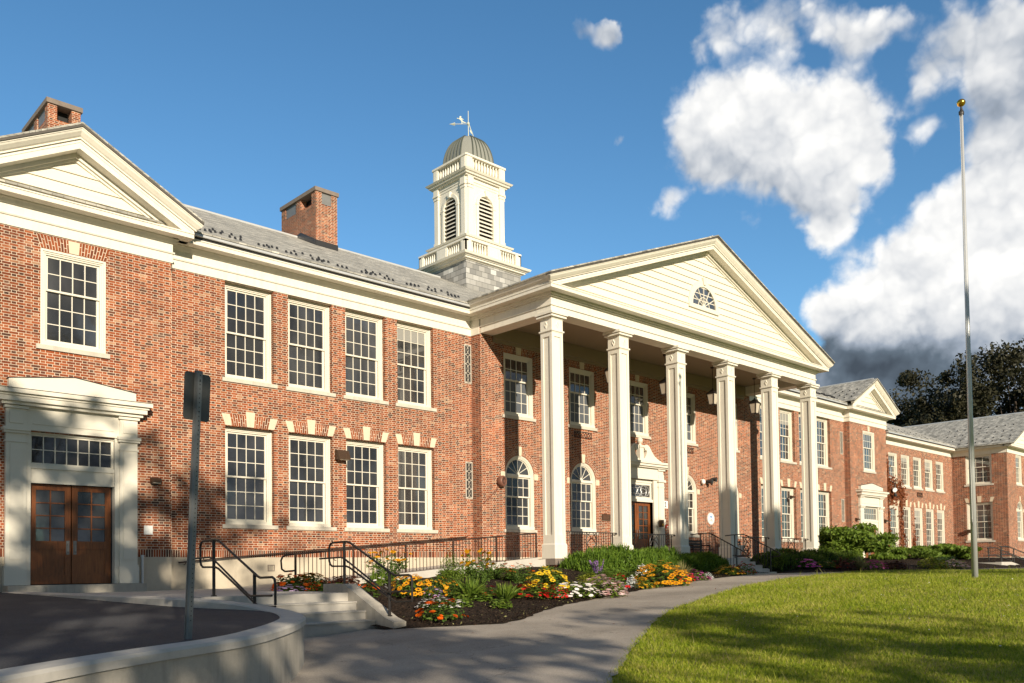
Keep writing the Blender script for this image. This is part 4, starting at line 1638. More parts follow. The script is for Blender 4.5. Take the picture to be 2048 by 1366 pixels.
def shaft(T):
    def bx(a0, a1, d0, d1, z0, z1):
        b.ez([T(a0, d1), T(a1, d1), T(a1, d0), T(a0, d0)], z0, z1)
    h = 1.33
    aw = .50
    # wall round the arched opening (spring at 20.05)
    bx(-h, -aw, 1.1, 1.28, 18.1, 20.9)
    bx(aw, h, 1.1, 1.28, 18.1, 20.9)
    zs, n_ = 19.95, 12
    for i in range(n_):
        t0, t1 = math.pi*i/n_, math.pi*(i+1)/n_
        p0, p1 = (aw*math.cos(t0), zs+aw*math.sin(t0)), (aw*math.cos(t1), zs+aw*math.sin(t1))
        for (dd) in (1.28,):
            b.poly([(*T(p0[0], dd), p0[1]), (*T(p1[0], dd), p1[1]), (*T(p1[0], dd), 20.9), (*T(p0[0], dd), 20.9)])
        b.poly([(*T(p0[0], 1.28), p0[1]), (*T(p1[0], 1.28), p1[1]), (*T(p1[0], 1.05), p1[1]), (*T(p0[0], 1.05), p0[1])])
        # archivolt
        q0, q1 = ((aw+.17)*math.cos(t0), zs+(aw+.17)*math.sin(t0)), ((aw+.17)*math.cos(t1), zs+(aw+.17)*math.sin(t1))
        i0 = [(*T(p[0], d), p[1]) for d in (1.27, 1.34) for p in (p0, q0, q1, p1)]
        b.solid(i0, [(4, 5, 6, 7), (0, 1, 5, 4), (1, 2, 6, 5), (2, 3, 7, 6), (3, 0, 4, 7)])
    for sg in (-1, 1):
        a0, a1 = sorted((sg*aw, sg*(aw+.17)))
        bx(a0, a1, 1.27, 1.34, 18.16, zs)
        a0, a1 = sorted((sg*(aw-.02), sg*(aw+.19)))
        bx(a0, a1, 1.27, 1.36, zs-.06, zs+.02)
        # corner pilasters, paired round the notched corner
        a0, a1 = sorted((sg*.93, sg*1.24))
        bx(a0, a1, 1.2, 1.37, 18.16, 20.62)
        a0, a1 = sorted((sg*.90, sg*1.27))
        bx(a0, a1, 1.2, 1.40, 18.16, 18.34)
        bx(a0, a1, 1.2, 1.40, 20.62, 20.70)
        a0, a1 = sorted((sg*.87, sg*1.30))
        bx(a0, a1, 1.2, 1.43, 20.78, 20.86)
        a0, a1 = sorted((sg*.91, sg*1.26))
        bx(a0, a1, 1.2, 1.385, 20.70, 20.78)
    # keystone
    i0 = [(*T(a, d), z) for d in (1.28, 1.42) for a, z in ((-.07, zs+aw), (.07, zs+aw), (.11, zs+aw+.28), (-.11, zs+aw+.28))]
    b.solid(i0, [(4, 5, 6, 7), (0, 1, 5, 4), (1, 2, 6, 5), (2, 3, 7, 6), (3, 0, 4, 7)])
four(shaft)
sq(b, 1.12, 18.1, 20.9)
sq(b, 1.30, 20.86, 21.42)
def entab(T):
    for (a0, a1) in ((-1.27, -.9), (.9, 1.27)):
        b.ez([T(a0, 1.40), T(a1, 1.40), T(a1, 1.25), T(a0, 1.25)], 20.86, 21.42)
    b.ez([T(-1.3, 1.33), T(1.3, 1.33), T(1.3, 1.25), T(-1.3, 1.25)], 20.99, 21.05)
four(entab)
sq(b, 1.42, 21.20, 21.28)
sq(b, 1.52, 21.28, 21.34)
sq(b, 1.60, 21.38, 21.46, 1.66)
sq(b, 1.54, 21.34, 21.38)
def uppar(T):
    def bx(a0, a1, d0, d1, z0, z1):
        b.ez([T(a0, d1), T(a1, d1), T(a1, d0), T(a0, d0)], z0, z1)
    for (a0, a1) in ((-1.32, -.93), (.93, 1.32)):
        bx(a0, a1, 1.14, 1.36, 21.46, 22.30)
        bx(a0+.06, a1-.06, 1.35, 1.375, 21.68, 22.2)
    bx(-1.36, 1.36, 1.12, 1.40, 22.24, 22.34)
    bx(-1.3, 1.3, 1.16, 1.34, 21.46, 21.62)
four(uppar)
sq(b, 1.15, 21.4, 22.3)
b.build('lantern_tower', 'cream_paint', cup, base=(XC, 0, .8))
lob = MB()
lob.lathe([(.035, 0), (.035, .05), (.055, .12), (.065, .22), (.04, .38), (.03, .5), (.045, .58), (.045, .64)], 0, 0, 8)
lob = lob.mesh('baluster', 'cream_paint')
upb = MB()
upb.lathe([(.04, 0), (.04, .06), (.062, .14), (.068, .24), (.04, .40), (.032, .50), (.05, .58), (.05, .62)], 0, 0, 8)
upb = upb.mesh('baluster', 'cream_paint')


def infill(T):
    lou, bak = MB(), MB()
    for a in [x+s_*.97 for s_ in (-1, 1) for x in (-.42, -.25, -.08, .09, .26, .43)]:
        x, y_ = T(a, 1.80)
        link('baluster', lob, cup, (x, y_, 17.0))
    for i in range(9):
        x, y_ = T(-.80+.2*i, 1.25)
        link('baluster', upb, cup, (x, y_, 21.62))
    z = 18.22
    while z < 20.40:
        hw_ = .49 if z < 19.95 else math.sqrt(max(.0, .49**2-(z-19.95)**2))
        if hw_ > .08:
            p = [T(-hw_, 1.30), T(hw_, 1.30), T(hw_, 1.17), T(-hw_, 1.17)]
            lou.solid([(*p[0], z), (*p[1], z), (*p[2], z+.13), (*p[3], z+.13), (*p[0], z+.025), (*p[1], z+.025), (*p[2], z+.155), (*p[3], z+.155)],
                      [(0, 3, 2, 1), (4, 5, 6, 7), (0, 1, 5, 4), (1, 2, 6, 5), (2, 3, 7, 6), (3, 0, 4, 7)])
        z += .205
    pts = [(-.52, 18.1), (.52, 18.1), (.52, 20.0)]+[(.52*math.cos(math.pi*i/10), 19.95+.52*math.sin(math.pi*i/10)) for i in range(1, 10)]+[(-.52, 20.0)]
    bak.poly([(*T(a, 1.135), z_) for a, z_ in pts])
    lou.build('louver', 'cream_paint', cup, base=(XC, 0, .8))
    bak.build('louver_back', 'black_paint', cup, base=(XC, 0, .8))


four(infill)
# bell-shaped copper dome: square with cut corners, standing seams
def dome_pt(t, f):
    """t: height 0..1, f: 0..8 round the octagon corners"""
    r = 1.17*math.cos(t*math.pi/2)**.72 if t < 1 else 0
    r = max(r, .10)
    cut = .60
    pts = [(-cut, -1), (cut, -1), (1, -cut), (1, cut), (cut, 1), (-cut, 1), (-1, cut), (-1, -cut)]
    i = int(f) % 8
    k = f-int(f)
    p, q_ = pts[i], pts[(i+1) % 8]
    return (QX+r*(p[0]+(q_[0]-p[0])*k), QY+r*(p[1]+(q_[1]-p[1])*k), 22.28+1.68*math.sin(t*math.pi/2)**1.12)
b = MB()
NT = 14
for i in range(8):
    for j in range(NT):
        b.poly([dome_pt(j/NT, i), dome_pt(j/NT, i+.9999), dome_pt((j+1)/NT, i+.9999), dome_pt((j+1)/NT, i)])
dm = b.build('dome', 'copper_patina', cup, base=(XC, 0, .8))
b = MB()
for i in range(8):
    for k in ([0, .2, .4, .6, .8] if i % 2 == 0 else [0]):
        b.tube([dome_pt(j/NT, i+k) for j in range(NT+1)], .042, 5)
b.build('dome_seams', 'dome_seam', cup, base=(XC, 0, .8))
b = MB()
b.lathe([(0, 24.08), (.08, 24.07), (.15, 24.02), (.17, 23.96), (.10, 23.92), (.10, 23.84)], QX, QY, 16)
b.build('finial_cap', 'pale_copper', cup, base=(XC, 0, .8))

# weathervane: rod, arrow and a running figure cut from sheet metal
vane = thing('weathervane', (QX, QY, 24.05), 'pale green weathervane with arrow and small running figure on the cupola dome', 'weathervane')
b = MB()
b.tube([(QX, QY, 24.0), (QX, QY, 25.50)], .028, 8, r1=.018)
b.build('rod', 'pale_copper', vane, base=(QX, QY, 24.05))
b = MB()
b.lathe([(0, 24.72), (.06, 24.74), (.085, 24.80), (.06, 24.87), (0, 24.89)], QX, QY, 10)
b.build('hub', 'pale_copper', vane, base=(QX, QY, 24.05))
ad = Vector((-.70, .66, 0)).normalized()
ap = lambda t, z, o_=0: (QX+ad.x*t-ad.y*o_, QY+ad.y*t+ad.x*o_, z)
b = MB()
b.tube([ap(0, 24.8), ap(.75, 24.8)], .018, 6)
b.solid([ap(1.02, 24.80), ap(.70, 24.89), ap(.70, 24.80, .08), ap(.70, 24.71), ap(.70, 24.80, -.08)], [(0, 1, 2), (0, 2, 3), (0, 3, 4), (0, 4, 1), (1, 2, 3, 4)])
b.build('arrow', 'pale_copper', vane, base=(QX, QY, 24.05))
b = MB()
b.tube([ap(-.04, 24.78), ap(-.14, 24.45), ap(-.17, 24.40), ap(-.34, 23.86)], .022, 6)
b.solid([ap(-.12, 24.50, .01), ap(-.07, 24.42, .01), ap(-.16, 24.25, .01), ap(-.20, 24.28, .01), ap(-.12, 24.50, -.01), ap(-.07, 24.42, -.01), ap(-.16, 24.25, -.01), ap(-.20, 24.28, -.01)], [(0, 1, 2, 3), (7, 6, 5, 4), (0, 4, 5, 1), (1, 5, 6, 2), (2, 6, 7, 3), (3, 7, 4, 0)])
b.build('bent_tail', 'pale_copper', vane, base=(QX, QY, 24.05))
# flat figure: outline in (along, z), 3 cm thick
fig = [(.36, 24.81), (.42, 24.81), (.43, 24.95), (.50, 25.08), (.66, 25.20), (.72, 25.18), (.78, 25.24), (.72, 25.25), (.60, 25.22), (.56, 25.24), (.58, 25.30), (.56, 25.37), (.50, 25.39), (.44, 25.36),
       (.43, 25.29), (.46, 25.25), (.40, 25.22), (.26, 25.12), (.24, 25.09), (.38, 25.14), (.34, 25.02), (.22, 24.94), (.12, 24.90), (.10, 24.93), (.07, 24.90), (.14, 24.86), (.27, 24.88), (.37, 24.95)]
b = MB()
b.ext(fig, lambda p, t: ap(p[0]*.72+.05, 24.81+(p[1]-24.81)*.72, t), -.015, .015)
b.build('running_figure', 'pale_copper', vane, base=(QX, QY, 24.05))
# ------------------------------------------------------------------ lie of the land
def gz(x):
    x = np.asarray(x, float)
    return np.where(x < 0, -.58, np.where(x < 20, .06*(x-9.7), .618+.3*(1-np.exp(-(np.maximum(x, 20)-20)*.2))))


PL = np.array([(9.9, -9.96), (10.15, -10.05), (10.75, -10.75), (11.5, -11.55), (12.3, -11.35), (13.5, -10.6), (14.95, -9.98), (17.5, -9.45), (21.1, -8.55), (23.8, -8.1), (26.6, -7.3), (28.4, -6.55),
               (31.3, -6.5), (33.0, -7.2), (36.0, -8.2), (42.0, -8.8), (50.0, -9.2), (62.0, -9.6), (75.0, -10.0)])
PR = np.array([(-7.0, -30.0), (1.5, -23.2), (5.2, -20.2), (7.54, -17.6), (8.6, -16.9), (9.7, -16.15), (11.1, -15.3), (13.0, -14.1), (14.8, -13.2), (17.2, -12.3), (20.8, -11.3), (23.8, -10.8),
               (27.0, -10.4), (31.0, -9.6), (34.0, -9.5), (38.0, -9.8), (44.0, -10.2), (52.0, -10.6), (63.0, -11.0), (75.0, -11.4)])


def dist_poly(x, y, pl):
    x, y = np.asarray(x, float), np.asarray(y, float)
    d = np.full(x.shape, 1e9)
    for (ax, ay), (bx, by) in zip(pl[:-1], pl[1:]):
        ex, ey = bx-ax, by-ay
        t = np.clip(((x-ax)*ex+(y-ay)*ey)/(ex*ex+ey*ey), 0, 1)
        d = np.minimum(d, np.hypot(x-ax-t*ex, y-ay-t*ey))
    return d


def bed_z(x, y):
    """height of the planting bed: rises away from the path"""
    return gz(x)+.02+np.minimum(.60, .13*dist_poly(x, y, PL))


def blend_ground(x, y):
    """ground sheet: lawn, kept below the bed and the drive"""
    return gz(x)


# lawn and far ground as one sheet
xs = np.concatenate([[-600, -300, -120, -60], np.arange(-30, 0, 2.0), np.arange(0, 40, .5), np.arange(40, 90, 2.5), [120, 200, 400, 800]])
ys = np.concatenate([[-600, -300, -120, -70], np.arange(-50, 20, 2.0), [30, 60, 120, 300, 800]])
XX, YY = np.meshgrid(xs, ys)
ZZ = gz(XX)-.012
me = bpy.data.meshes.new('lawn')
nx_, ny_ = len(xs), len(ys)
idx = np.arange(nx_*ny_).reshape(ny_, nx_)
me.from_pydata(np.stack([XX.ravel(), YY.ravel(), ZZ.ravel()], 1).tolist(), [],
               np.stack([idx[:-1, :-1].ravel(), idx[:-1, 1:].ravel(), idx[1:, 1:].ravel(), idx[1:, :-1].ravel()], 1).tolist())
me.materials.append(MATS['lawn'])
struct(link('lawn', me))


def resample(pl, n_):
    pl = np.asarray(pl, float)
    s = np.concatenate([[0], np.cumsum(np.hypot(*np.diff(pl, axis=0).T))])
    t = np.linspace(0, s[-1], n_)
    return np.stack([np.interp(t, s, pl[:, k]) for k in range(pl.shape[1])], 1)


def strip_sheet(name, mat, A, B, zf, nu=90, nv=14):
    """sheet between two polylines, following zf(x, y)"""
    A, B = resample(A, nu), resample(B, nu)
    vs = []
    for i in range(nu):
        for j in range(nv):
            p = A[i]+(B[i]-A[i])*j/(nv-1)
            vs.append((p[0], p[1], float(zf(p[0], p[1]))))
    fs = [(i*nv+j, (i+1)*nv+j, (i+1)*nv+j+1, i*nv+j+1) for i in range(nu-1) for j in range(nv-1)]
    me = bpy.data.meshes.new(name)
    me.from_pydata(vs, [], fs)
    me.materials.append(MATS[mat])
    return struct(link(name, me))


PWL = np.concatenate([np.array([(-14.0, -27.0), (-4.0, -21.4), (1.3, -17.0), (5.0, -13.85), (6.6, -12.2), (7.4, -10.9), (7.5, -9.6), (9.9, -9.5)]), PL])
PWR = np.concatenate([np.array([(-14.0, -36.0)]), PR])
# match the two edges by hand-picked partners so that the strips run across the path
pa = np.array([(-14, -27), (-4, -21.4), (1.3, -17), (5.0, -13.85), (6.6, -12.2), (7.4, -10.9), (7.6, -9.40), (9.95, -9.36), (10.5, -10.35), (11.5, -11.50), (12.3, -11.3), (13.5, -10.55), (14.95, -9.93), (17.5, -9.4), (21.1, -8.5), (23.8, -8.05), (26.6, -7.25), (28.4, -6.4), (31.3, -6.3), (33.0, -7.1), (36, -8.15), (42, -8.75), (50, -9.15), (62, -9.55), (75, -9.95)])
pb = np.array([(-14, -36), (-7, -30), (1.5, -23.2), (5.2, -20.2), (7.54, -17.6), (8.6, -16.9), (9.7, -16.15), (11.1, -15.3), (11.8, -14.85), (13.0, -14.1), (14.0, -13.6), (14.8, -13.2), (17.2, -12.3), (20.8, -11.3), (23.8, -10.8), (25.4, -10.6), (27, -10.4), (29, -10.0), (31, -9.6), (34, -9.5), (38, -9.8), (44, -10.2), (52, -10.6), (63, -11), (75, -11.4)])
# ragged lawn edge
vsA, vsB = [], []
for i in range(len(pa)-1):
    n_ = max(2, int(np.hypot(*(pb[i+1]-pb[i]))/.18)) if i < 16 else 6
    for k in range(n_):
        t = k/n_
        q_ = pb[i]+(pb[i+1]-pb[i])*t
        vsA.append(pa[i]+(pa[i+1]-pa[i])*t)
        vsB.append(q_+np.array([.55, .83])*rng.normal(0, .06))
vsA.append(pa[-1])
vsB.append(pb[-1])
A_, B_ = np.array(vsA), np.array(vsB)
nv = 12
vs, fs = [], []
for i in range(len(A_)):
    for j in range(nv):
        p = A_[i]+(B_[i]-A_[i])*j/(nv-1)
        vs.append((p[0], p[1], float(gz(p[0]))+.002))
for i in range(len(A_)-1):
    for j in range(nv-1):
        fs.append((i*nv+j, (i+1)*nv+j, (i+1)*nv+j+1, i*nv+j+1))
me = bpy.data.meshes.new('path')
me.from_pydata(vs, [], fs)
me.materials.append(MATS['path_asphalt'])
struct(link('path', me))

# planting bed of dark bark mulch between path and building
gx, gy = np.meshgrid(np.arange(9.9, 75, .16), np.linspace(0, 1, 40))
xl = gx
y0_ = np.interp(xl, PL[:, 0], PL[:, 1])+.04*np.sin(xl*9.7)+.03*np.sin(xl*23)
y1_ = np.where(xl < 11.2, -7.6+0*xl, np.where(xl < 20.7, -3.86, np.where(xl < 39, -3.9, -.1)))
y1_ = np.where(xl < 10.36, np.minimum(y1_, -9.4), y1_)
yy = y0_+(y1_-y0_)*gy
zz = bed_z(xl, yy)+.02*np.sin(xl*5.1+yy*3)*np.minimum(1, dist_poly(xl, yy, PL))-.012
step = (xl > 28.35) & (xl < 31.35)
zz = np.where(step, zz-1.2, zz)
ny_, nx_ = gx.shape
idx = np.arange(nx_*ny_).reshape(ny_, nx_)
me = bpy.data.meshes.new('mulch_bed')
me.from_pydata(np.stack([xl.ravel(), yy.ravel(), zz.ravel()], 1).tolist(), [],
               np.stack([idx[:-1, :-1].ravel(), idx[:-1, 1:].ravel(), idx[1:, 1:].ravel(), idx[1:, :-1].ravel()], 1).tolist())
me.materials.append(MATS['mulch'])
struct(link('mulch_bed', me))
b = MB()
b.ez([(10.34, -7.3), (11.2, -7.62), (11.22, -3.8), (10.34, -3.8)], .3, .70)
struct(b.build('mulch_patch', 'mulch'))

# ------------------------------------------------------------------ drive, landing, wall and stairs on the left
def asph(y):
    return np.interp(y, [-30, -22, -15.5, -12, -9, -5, -1], [.10, .28, .44, .47, .58, .69, .78])


b = MB()
yl_ = np.array([-30, -26, -22, -20, -18, -16.8, -15.7, -15.0, -14.0, -12.7, -11.5, -10.8, -10.1, -9.2, -8.4, -7.0, -4.0, -1.3, -.55])
xi_ = np.array([-18, -10, -4.2, -2.0, .2, 1.55, 2.95, 4.0, 5.15, 6.2, 6.90, 7.08, 6.95, 6.45, 6.25, 6.10, 5.82, 5.55, 5.48])
vs, fs = [], []
for y, x in zip(yl_, xi_):
    for j in range(8):
        vs.append((-30+(x+30)*j/7, y, float(asph(y))))
for i in range(len(yl_)-1):
    for j in range(7):
        fs.append((i*8+j, i*8+j+1, (i+1)*8+j+1, (i+1)*8+j))
me = bpy.data.meshes.new('drive')
me.from_pydata(vs, [], fs)
me.materials.append(MATS['drive_asphalt'])
struct(link('drive', me))

# the retaining wall curls round the drive and ends as a kerb of the landing
wl = [(-14, -27.8, .16), (-9, -25.0, .25), (-4, -21.5, .32), (-1.0, -19.2, .40), (2.0, -16.75, .455), (3.2, -15.95, .465), (4.35, -15.35, .475), (5.48, -14.12, .485), (6.25, -13.12, .49), (6.76, -12.34, .50), (7.10, -11.65, .505),
      (7.32, -10.95, .52), (7.34, -10.45, .56), (7.16, -10.02, .62), (6.92, -9.60, .67), (6.70, -9.15, .71), (6.52, -8.6, .735), (6.30, -6.6, .752), (6.05, -4.0, .772), (5.78, -1.6, .79), (5.72, -.95, .79)]
wl = np.array(wl)
# smooth
for _ in range(2):
    q_ = [wl[0]]
    for i in range(len(wl)-1):
        q_ += [wl[i]*.75+wl[i+1]*.25, wl[i]*.25+wl[i+1]*.75]
    q_.append(wl[-1])
    wl = np.array(q_)
tan = np.gradient(wl[:, :2], axis=0)
tan /= np.linalg.norm(tan, axis=1)[:, None]
nor = np.stack([-tan[:, 1], tan[:, 0]], 1)       # left of travel = inside
wall_t = thing('retaining_wall', (7.5, -10.3, -.2), 'curved pale concrete retaining wall with flat coping round the drive', 'wall')


def wall_sweep(sec, name, mat, parent):
    """sec(i) -> list of (inward offset, z)"""
    b = MB()
    P_ = []
    for i in range(len(wl)):
        P_.append([(wl[i, 0]+nor[i, 0]*o_, wl[i, 1]+nor[i, 1]*o_, z) for o_, z in sec(i)])
    k = len(P_[0])
    base = len(b.v)
    for r_ in P_:
        b.v += r_
    for i in range(len(P_)-1):
        for j in range(k):
            a, c = base+i*k+j, base+i*k+(j+1) % k
            b.f.append((a, c, c+k, a+k))
            b.k.append(0)
    b.poly(P_[0])
    b.poly(P_[-1])
    return b.build(name, mat, parent, base=(7.5, -10.3, -.2))


wall_sweep(lambda i: [(.012, float(gz(wl[i, 0]))-.3), (.012, wl[i, 2]-.105), (.34, wl[i, 2]-.105), (.34, float(gz(wl[i, 0]))-.3)], 'wall_body', 'concrete', wall_t)
wall_sweep(lambda i: [(-.012, wl[i, 2]-.10), (-.012, wl[i, 2]-.03), (.018, wl[i, 2]), (.345, wl[i, 2]), (.37, wl[i, 2]-.025), (.37, wl[i, 2]-.18), (.33, wl[i, 2]-.18), (.33, wl[i, 2]-.10)], 'coping', 'concrete_light', wall_t)

b = MB()
b.ez([(5.6, -.90), (5.9, -1.6), (6.2, -4.0), (6.5, -6.2), (6.78, -8.0), (6.9, -8.36), (10.06, -8.36), (10.06, -7.42), (10.34, -7.3), (10.34, -3.8), (11.2, -3.8), (11.2, -.02), (9.58, -.02), (9.58, -.36), (5.6, -.36)], .1, .72)
struct(b.build('landing', 'concrete_light'))
stairs = thing('entrance_stairs', (8.6, -9.3, -.1), 'low concrete stairs of four steps beside the curved retaining wall', 'stairs')
b = MB()
for i, (y, z) in enumerate(((-8.68, .545), (-9.01, .365), (-9.34, .185))):
    b.box(6.95, 10.055, y, y+.33, -.3, z-.03)
    b.box(6.95, 10.055, y-.022, y+.33, z-.03, z)
b.box(6.95, 10.055, -8.37, -8.345, .5, .716)
b.build('steps', 'concrete_light', stairs, base=(8.6, -9.3, -.1))
b = MB()
b.ex([(-7.40, 0), (-7.40, .90), (-8.22, .90), (-9.70, .235), (-9.98, .16), (-9.98, -.3), (-7.4, -.3)], 10.055, 10.36)
b.build('cheek_wall', 'concrete', stairs, base=(8.6, -9.3, -.1))


def stair_rail(x, label, post_base):
    t = thing('stair_handrail', (x, -8.8, .7), label, 'handrail', 'handrails of the front stairs')
    r = .023
    b = MB()
    b.tube([(x, -7.50, 1.28), (x, -7.42, 1.32), (x, -7.38, 1.40), (x, -7.38, 1.68), (x, -7.42, 1.76), (x, -7.52, 1.79), (x, -8.05, 1.80), (x, -8.18, 1.78), (x, -9.74, 1.095), (x, -9.84, 1.07), (x, -10.26, 1.08),
            (x, -10.34, 1.05), (x, -10.37, .97), (x, -10.37, .60)], r, 8)
    b.build('top_rail', 'black_iron', t, base=(x, -8.8, .7))
    b = MB()
    b.tube([(x, -7.50, 1.28), (x, -8.05, 1.275), (x, -8.18, 1.245), (x, -9.74, .575), (x, -9.84, .55), (x, -10.37, .575)], r*.9, 8)
    b.build('bottom_rail', 'black_iron', t, base=(x, -8.8, .7))
    b = MB()
    xo = x-.07
    b.tube([(xo, -7.10, 1.45), (xo, -7.95, 1.465), (xo, -8.08, 1.44), (xo, -9.52, .775), (xo, -9.62, .75), (xo, -10.38, .765)], r*.85, 8)
    for y, z in ((-7.66, 1.457), (-8.16, 1.40), (-9.6, .755)):
        b.tube([(xo, y, z), (xo+.03, y, z-.05), (x, y, z-.05)], .009, 6)
    b.build('grab_rail', 'black_iron', t, base=(x, -8.8, .7))
    for y, z0, z1 in ((-7.98, post_base[0], 1.80), (-9.62, post_base[1], 1.14)):
        b = MB()
        b.tube([(x, y, z0), (x, y, z1)], .030, 8)
        b.tube([(x, y, z0), (x, y, z0+.02)], .055, 8)
        b.build('post', 'black_iron', t, base=(x, -8.8, .7))


stair_rail(10.22, 'black pipe handrail on the sloping cheek wall by the flower bed', (.89, .26))
stair_rail(7.32, 'black pipe handrail rising behind the curved wall and signpost', (.72, .05))

# ------------------------------------------------------------------ ramp with its railings
ramp = thing('access_ramp', (16, -3.9, .6), 'pale concrete ramp climbing along the brick wall to the porch', 'ramp')
b = MB()
b.solid([(11.2, -3.72, .0), (20.78, -3.72, .0), (20.78, -.02, .0), (11.2, -.02, .0), (11.2, -3.72, .715), (20.78, -3.72, 1.50), (20.78, -.52, 1.50), (11.2, -.02, .715)],
        [(0, 3, 2, 1), (4, 5, 6, 7), (0, 1, 5, 4), (1, 2, 6, 5), (2, 3, 7, 6), (3, 0, 4, 7)])
b.build('ramp_slab', 'concrete_light', ramp, base=(16, -3.9, .6))
b = MB()
b.ey([(11.15, .2), (20.20, .2), (20.20, 1.545), (11.15, .80)], -3.87, -3.72)
b.build('ramp_kerb', 'concrete_light', ramp, base=(16, -3.9, .6))
BALM = {}


def baluster(parent, x, y, z0, z1, mat='black_iron'):
    """thin upright; all share one mesh per length"""
    k = (round(z1-z0, 2), mat)
    if k not in BALM:
        m = MB()
        m.bar((0, 0, 0), (0, 0, k[0]), .014)
        BALM[k] = m.mesh('baluster', mat)
    return link('baluster', BALM[k], parent, (x, y, z0))


rr = thing('ramp_railing', (16, -3.8, 1.0), 'long black railing with thin balusters along the ramp kerb', 'railing')
zt = lambda x: 1.625+.0818*(x-11.42)
zb_ = lambda x: zt(x)-.80
b = MB()
b.tube([(11.42, -3.80, zt(11.42)-.42), (11.12, -3.80, zt(11.42)-.44), (11.03, -3.80, zt(11.42)-.38), (11.01, -3.80, zt(11.42)-.16), (11.06, -3.80, zt(11.42)-.06), (11.16, -3.80, zt(11.2)), (20.2, -3.80, zt(20.2))], .024, 8)
b.build('top_rail', 'rust_iron', rr, base=(16, -3.8, 1.0))
b = MB()
b.bar((11.42, -3.80, zb_(11.42)), (20.2, -3.80, zb_(20.2)), .028)
b.build('bottom_rail', 'rust_iron', rr, base=(16, -3.8, 1.0))
for k in range(6):
    x = 11.42+k*(20.2-11.42)/5
    b = MB()
    b.bar((x, -3.80, zt(x)-.93), (x, -3.80, zt(x)), .045)
    b.build('post', 'rust_iron', rr, base=(16, -3.8, 1.0))
    if k < 5:
        for j in range(1, 14):
            xx = x+j*(8.78/5)/14
            baluster(rr, xx, -3.80, zb_(xx), zt(xx), 'rust_iron')
wr = thing('wall_handrail', (15, -.2, 1.5), 'black handrail fixed along the brick wall above the ramp', 'handrail')
b = MB()
b.tube([(9.9, -.12, 1.47), (11.0, -.12, 1.58), (20.4, -.12-.0, 2.36)], .022, 8)
b.build('rail', 'rust_iron', wr, base=(15, -.2, 1.5))
for k in range(7):
    x = 10.1+k*1.6
    z = 1.58+.083*(x-11.0)
    b = MB()
    b.tube([(x, -.12, z), (x, -.12, z-.07), (x, .0, z-.09)], .010, 6)
    b.build('bracket', 'rust_iron', wr, base=(15, -.2, 1.5))


def porch_panel(x0, x1, label, orn, y=-3.78):
    t = thing('porch_railing', ((x0+x1)/2, y, 1.5), label, 'railing', 'iron railings between the porch columns')
    bs = ((x0+x1)/2, y, 1.5)
    b = MB()
    b.bar((x0, y, 2.42), (x1+.18, y, 2.42), .034)
    b.tube([(x1+.18, y-.0, 2.42), (x1+.21, y, 2.38)], .03, 6)
    b.build('top_rail', 'black_iron', t, base=bs)
    b = MB()
    b.bar((x0, y, 1.62), (x1, y, 1.62), .028)
    b.build('bottom_rail', 'black_iron', t, base=bs)
    for x in (x0+.02, x1-.02):
        b = MB()
        b.bar((x, y, 1.5), (x, y, 2.42), .032)
        b.build('post', 'black_iron', t, base=bs)
    n_ = int((x1-x0)/.125)
    for i in range(1, n_):
        x = x0+(x1-x0)*i/n_
        if abs(x-orn) > .27:
            baluster(t, x, y, 1.62, 2.42)
    b = MB()
    for sg in (-1, 1):
        b.bar((orn+sg*.27, y, 1.62), (orn+sg*.27, y, 2.42), .02)
        b.tube([(orn+sg*.27*math.cos(t_), y, 2.02+.40*math.sin(t_)) for t_ in [math.pi*(i/14-.5) for i in range(15)]], .012, 5, False)
        for dz in (0, 1):
            b.bar((orn-.27*sg, y, 1.62+.40*dz), (orn+.27*sg, y, 2.02+.40*dz), .017)
    b.tube([(orn+.2*math.cos(t_), y, 2.02+.2*math.sin(t_)) for t_ in [2*math.pi*i/16 for i in range(17)]], .010, 5, False)
    b.build('ornament', 'black_iron', t, base=bs)


porch_panel(21.46, 24.10, 'iron porch railing with interlaced ornament between first and second column', 22.95)
porch_panel(24.96, 27.60, 'iron porch railing with interlaced ornament between second and third column', 26.5)
porch_panel(31.95, 34.55, 'iron porch railing between fourth and fifth column by the planter', 33.0)
porch_panel(35.45, 38.05, 'iron porch railing between the last two columns before the big shrub', 36.7)


def porch_stair_rail(x, label):
    t = thing('step_handrail', (x, -5.3, 1.4), label, 'handrail', 'handrails of the porch steps')
    bs = (x, -5.3, 1.4)
    L = lambda y: 2.46+(y+4.86)*(2.46-1.80)/(6.15-4.86)
    b = MB()
    b.tube([(x, -3.95, 2.44), (x, -4.25, 2.46), (x, -4.80, 2.47), (x, -4.95, L(-4.95)), (x, -6.25, L(-6.25)), (x, -6.40, 1.66), (x, -6.42, 1.60), (x, -6.36, 1.55), (x, -6.02, 1.54)], .022, 8)
    b.build('top_rail', 'black_iron', t, base=bs)
    b = MB()
    b.tube([(x, -4.3, 1.62), (x, -4.85, 1.62), (x, -6.0, L(-6.0)-.84)], .016, 6)
    b.build('bottom_rail', 'black_iron', t, base=bs)
    for y, z0 in ((-4.40, 1.5), (-6.0, .9)):
        b = MB()
        b.bar((x, y, z0), (x, y, min(2.46, L(y))), .036)
        b.build('post', 'black_iron', t, base=bs)
    for i in range(1, 12):
        y = -4.40-1.6*i/12
        z1 = min(2.46, L(y))
        baluster(t, x, y, z1-.84, z1)


porch_stair_rail(28.62, 'black handrail on the orange bedding side of the porch steps')
porch_stair_rail(31.04, 'black handrail on the long dark hedge side of the porch steps')

# ------------------------------------------------------------------ fittings on the walls
def fit(name, loc, label, cat, group=None):
    return thing(name, loc, label, cat, group)


def part(b, name, mat, t, smooth=False):
    return b.build(name, mat, t, smooth, base=tuple(WORLD_LOC[t.name]))


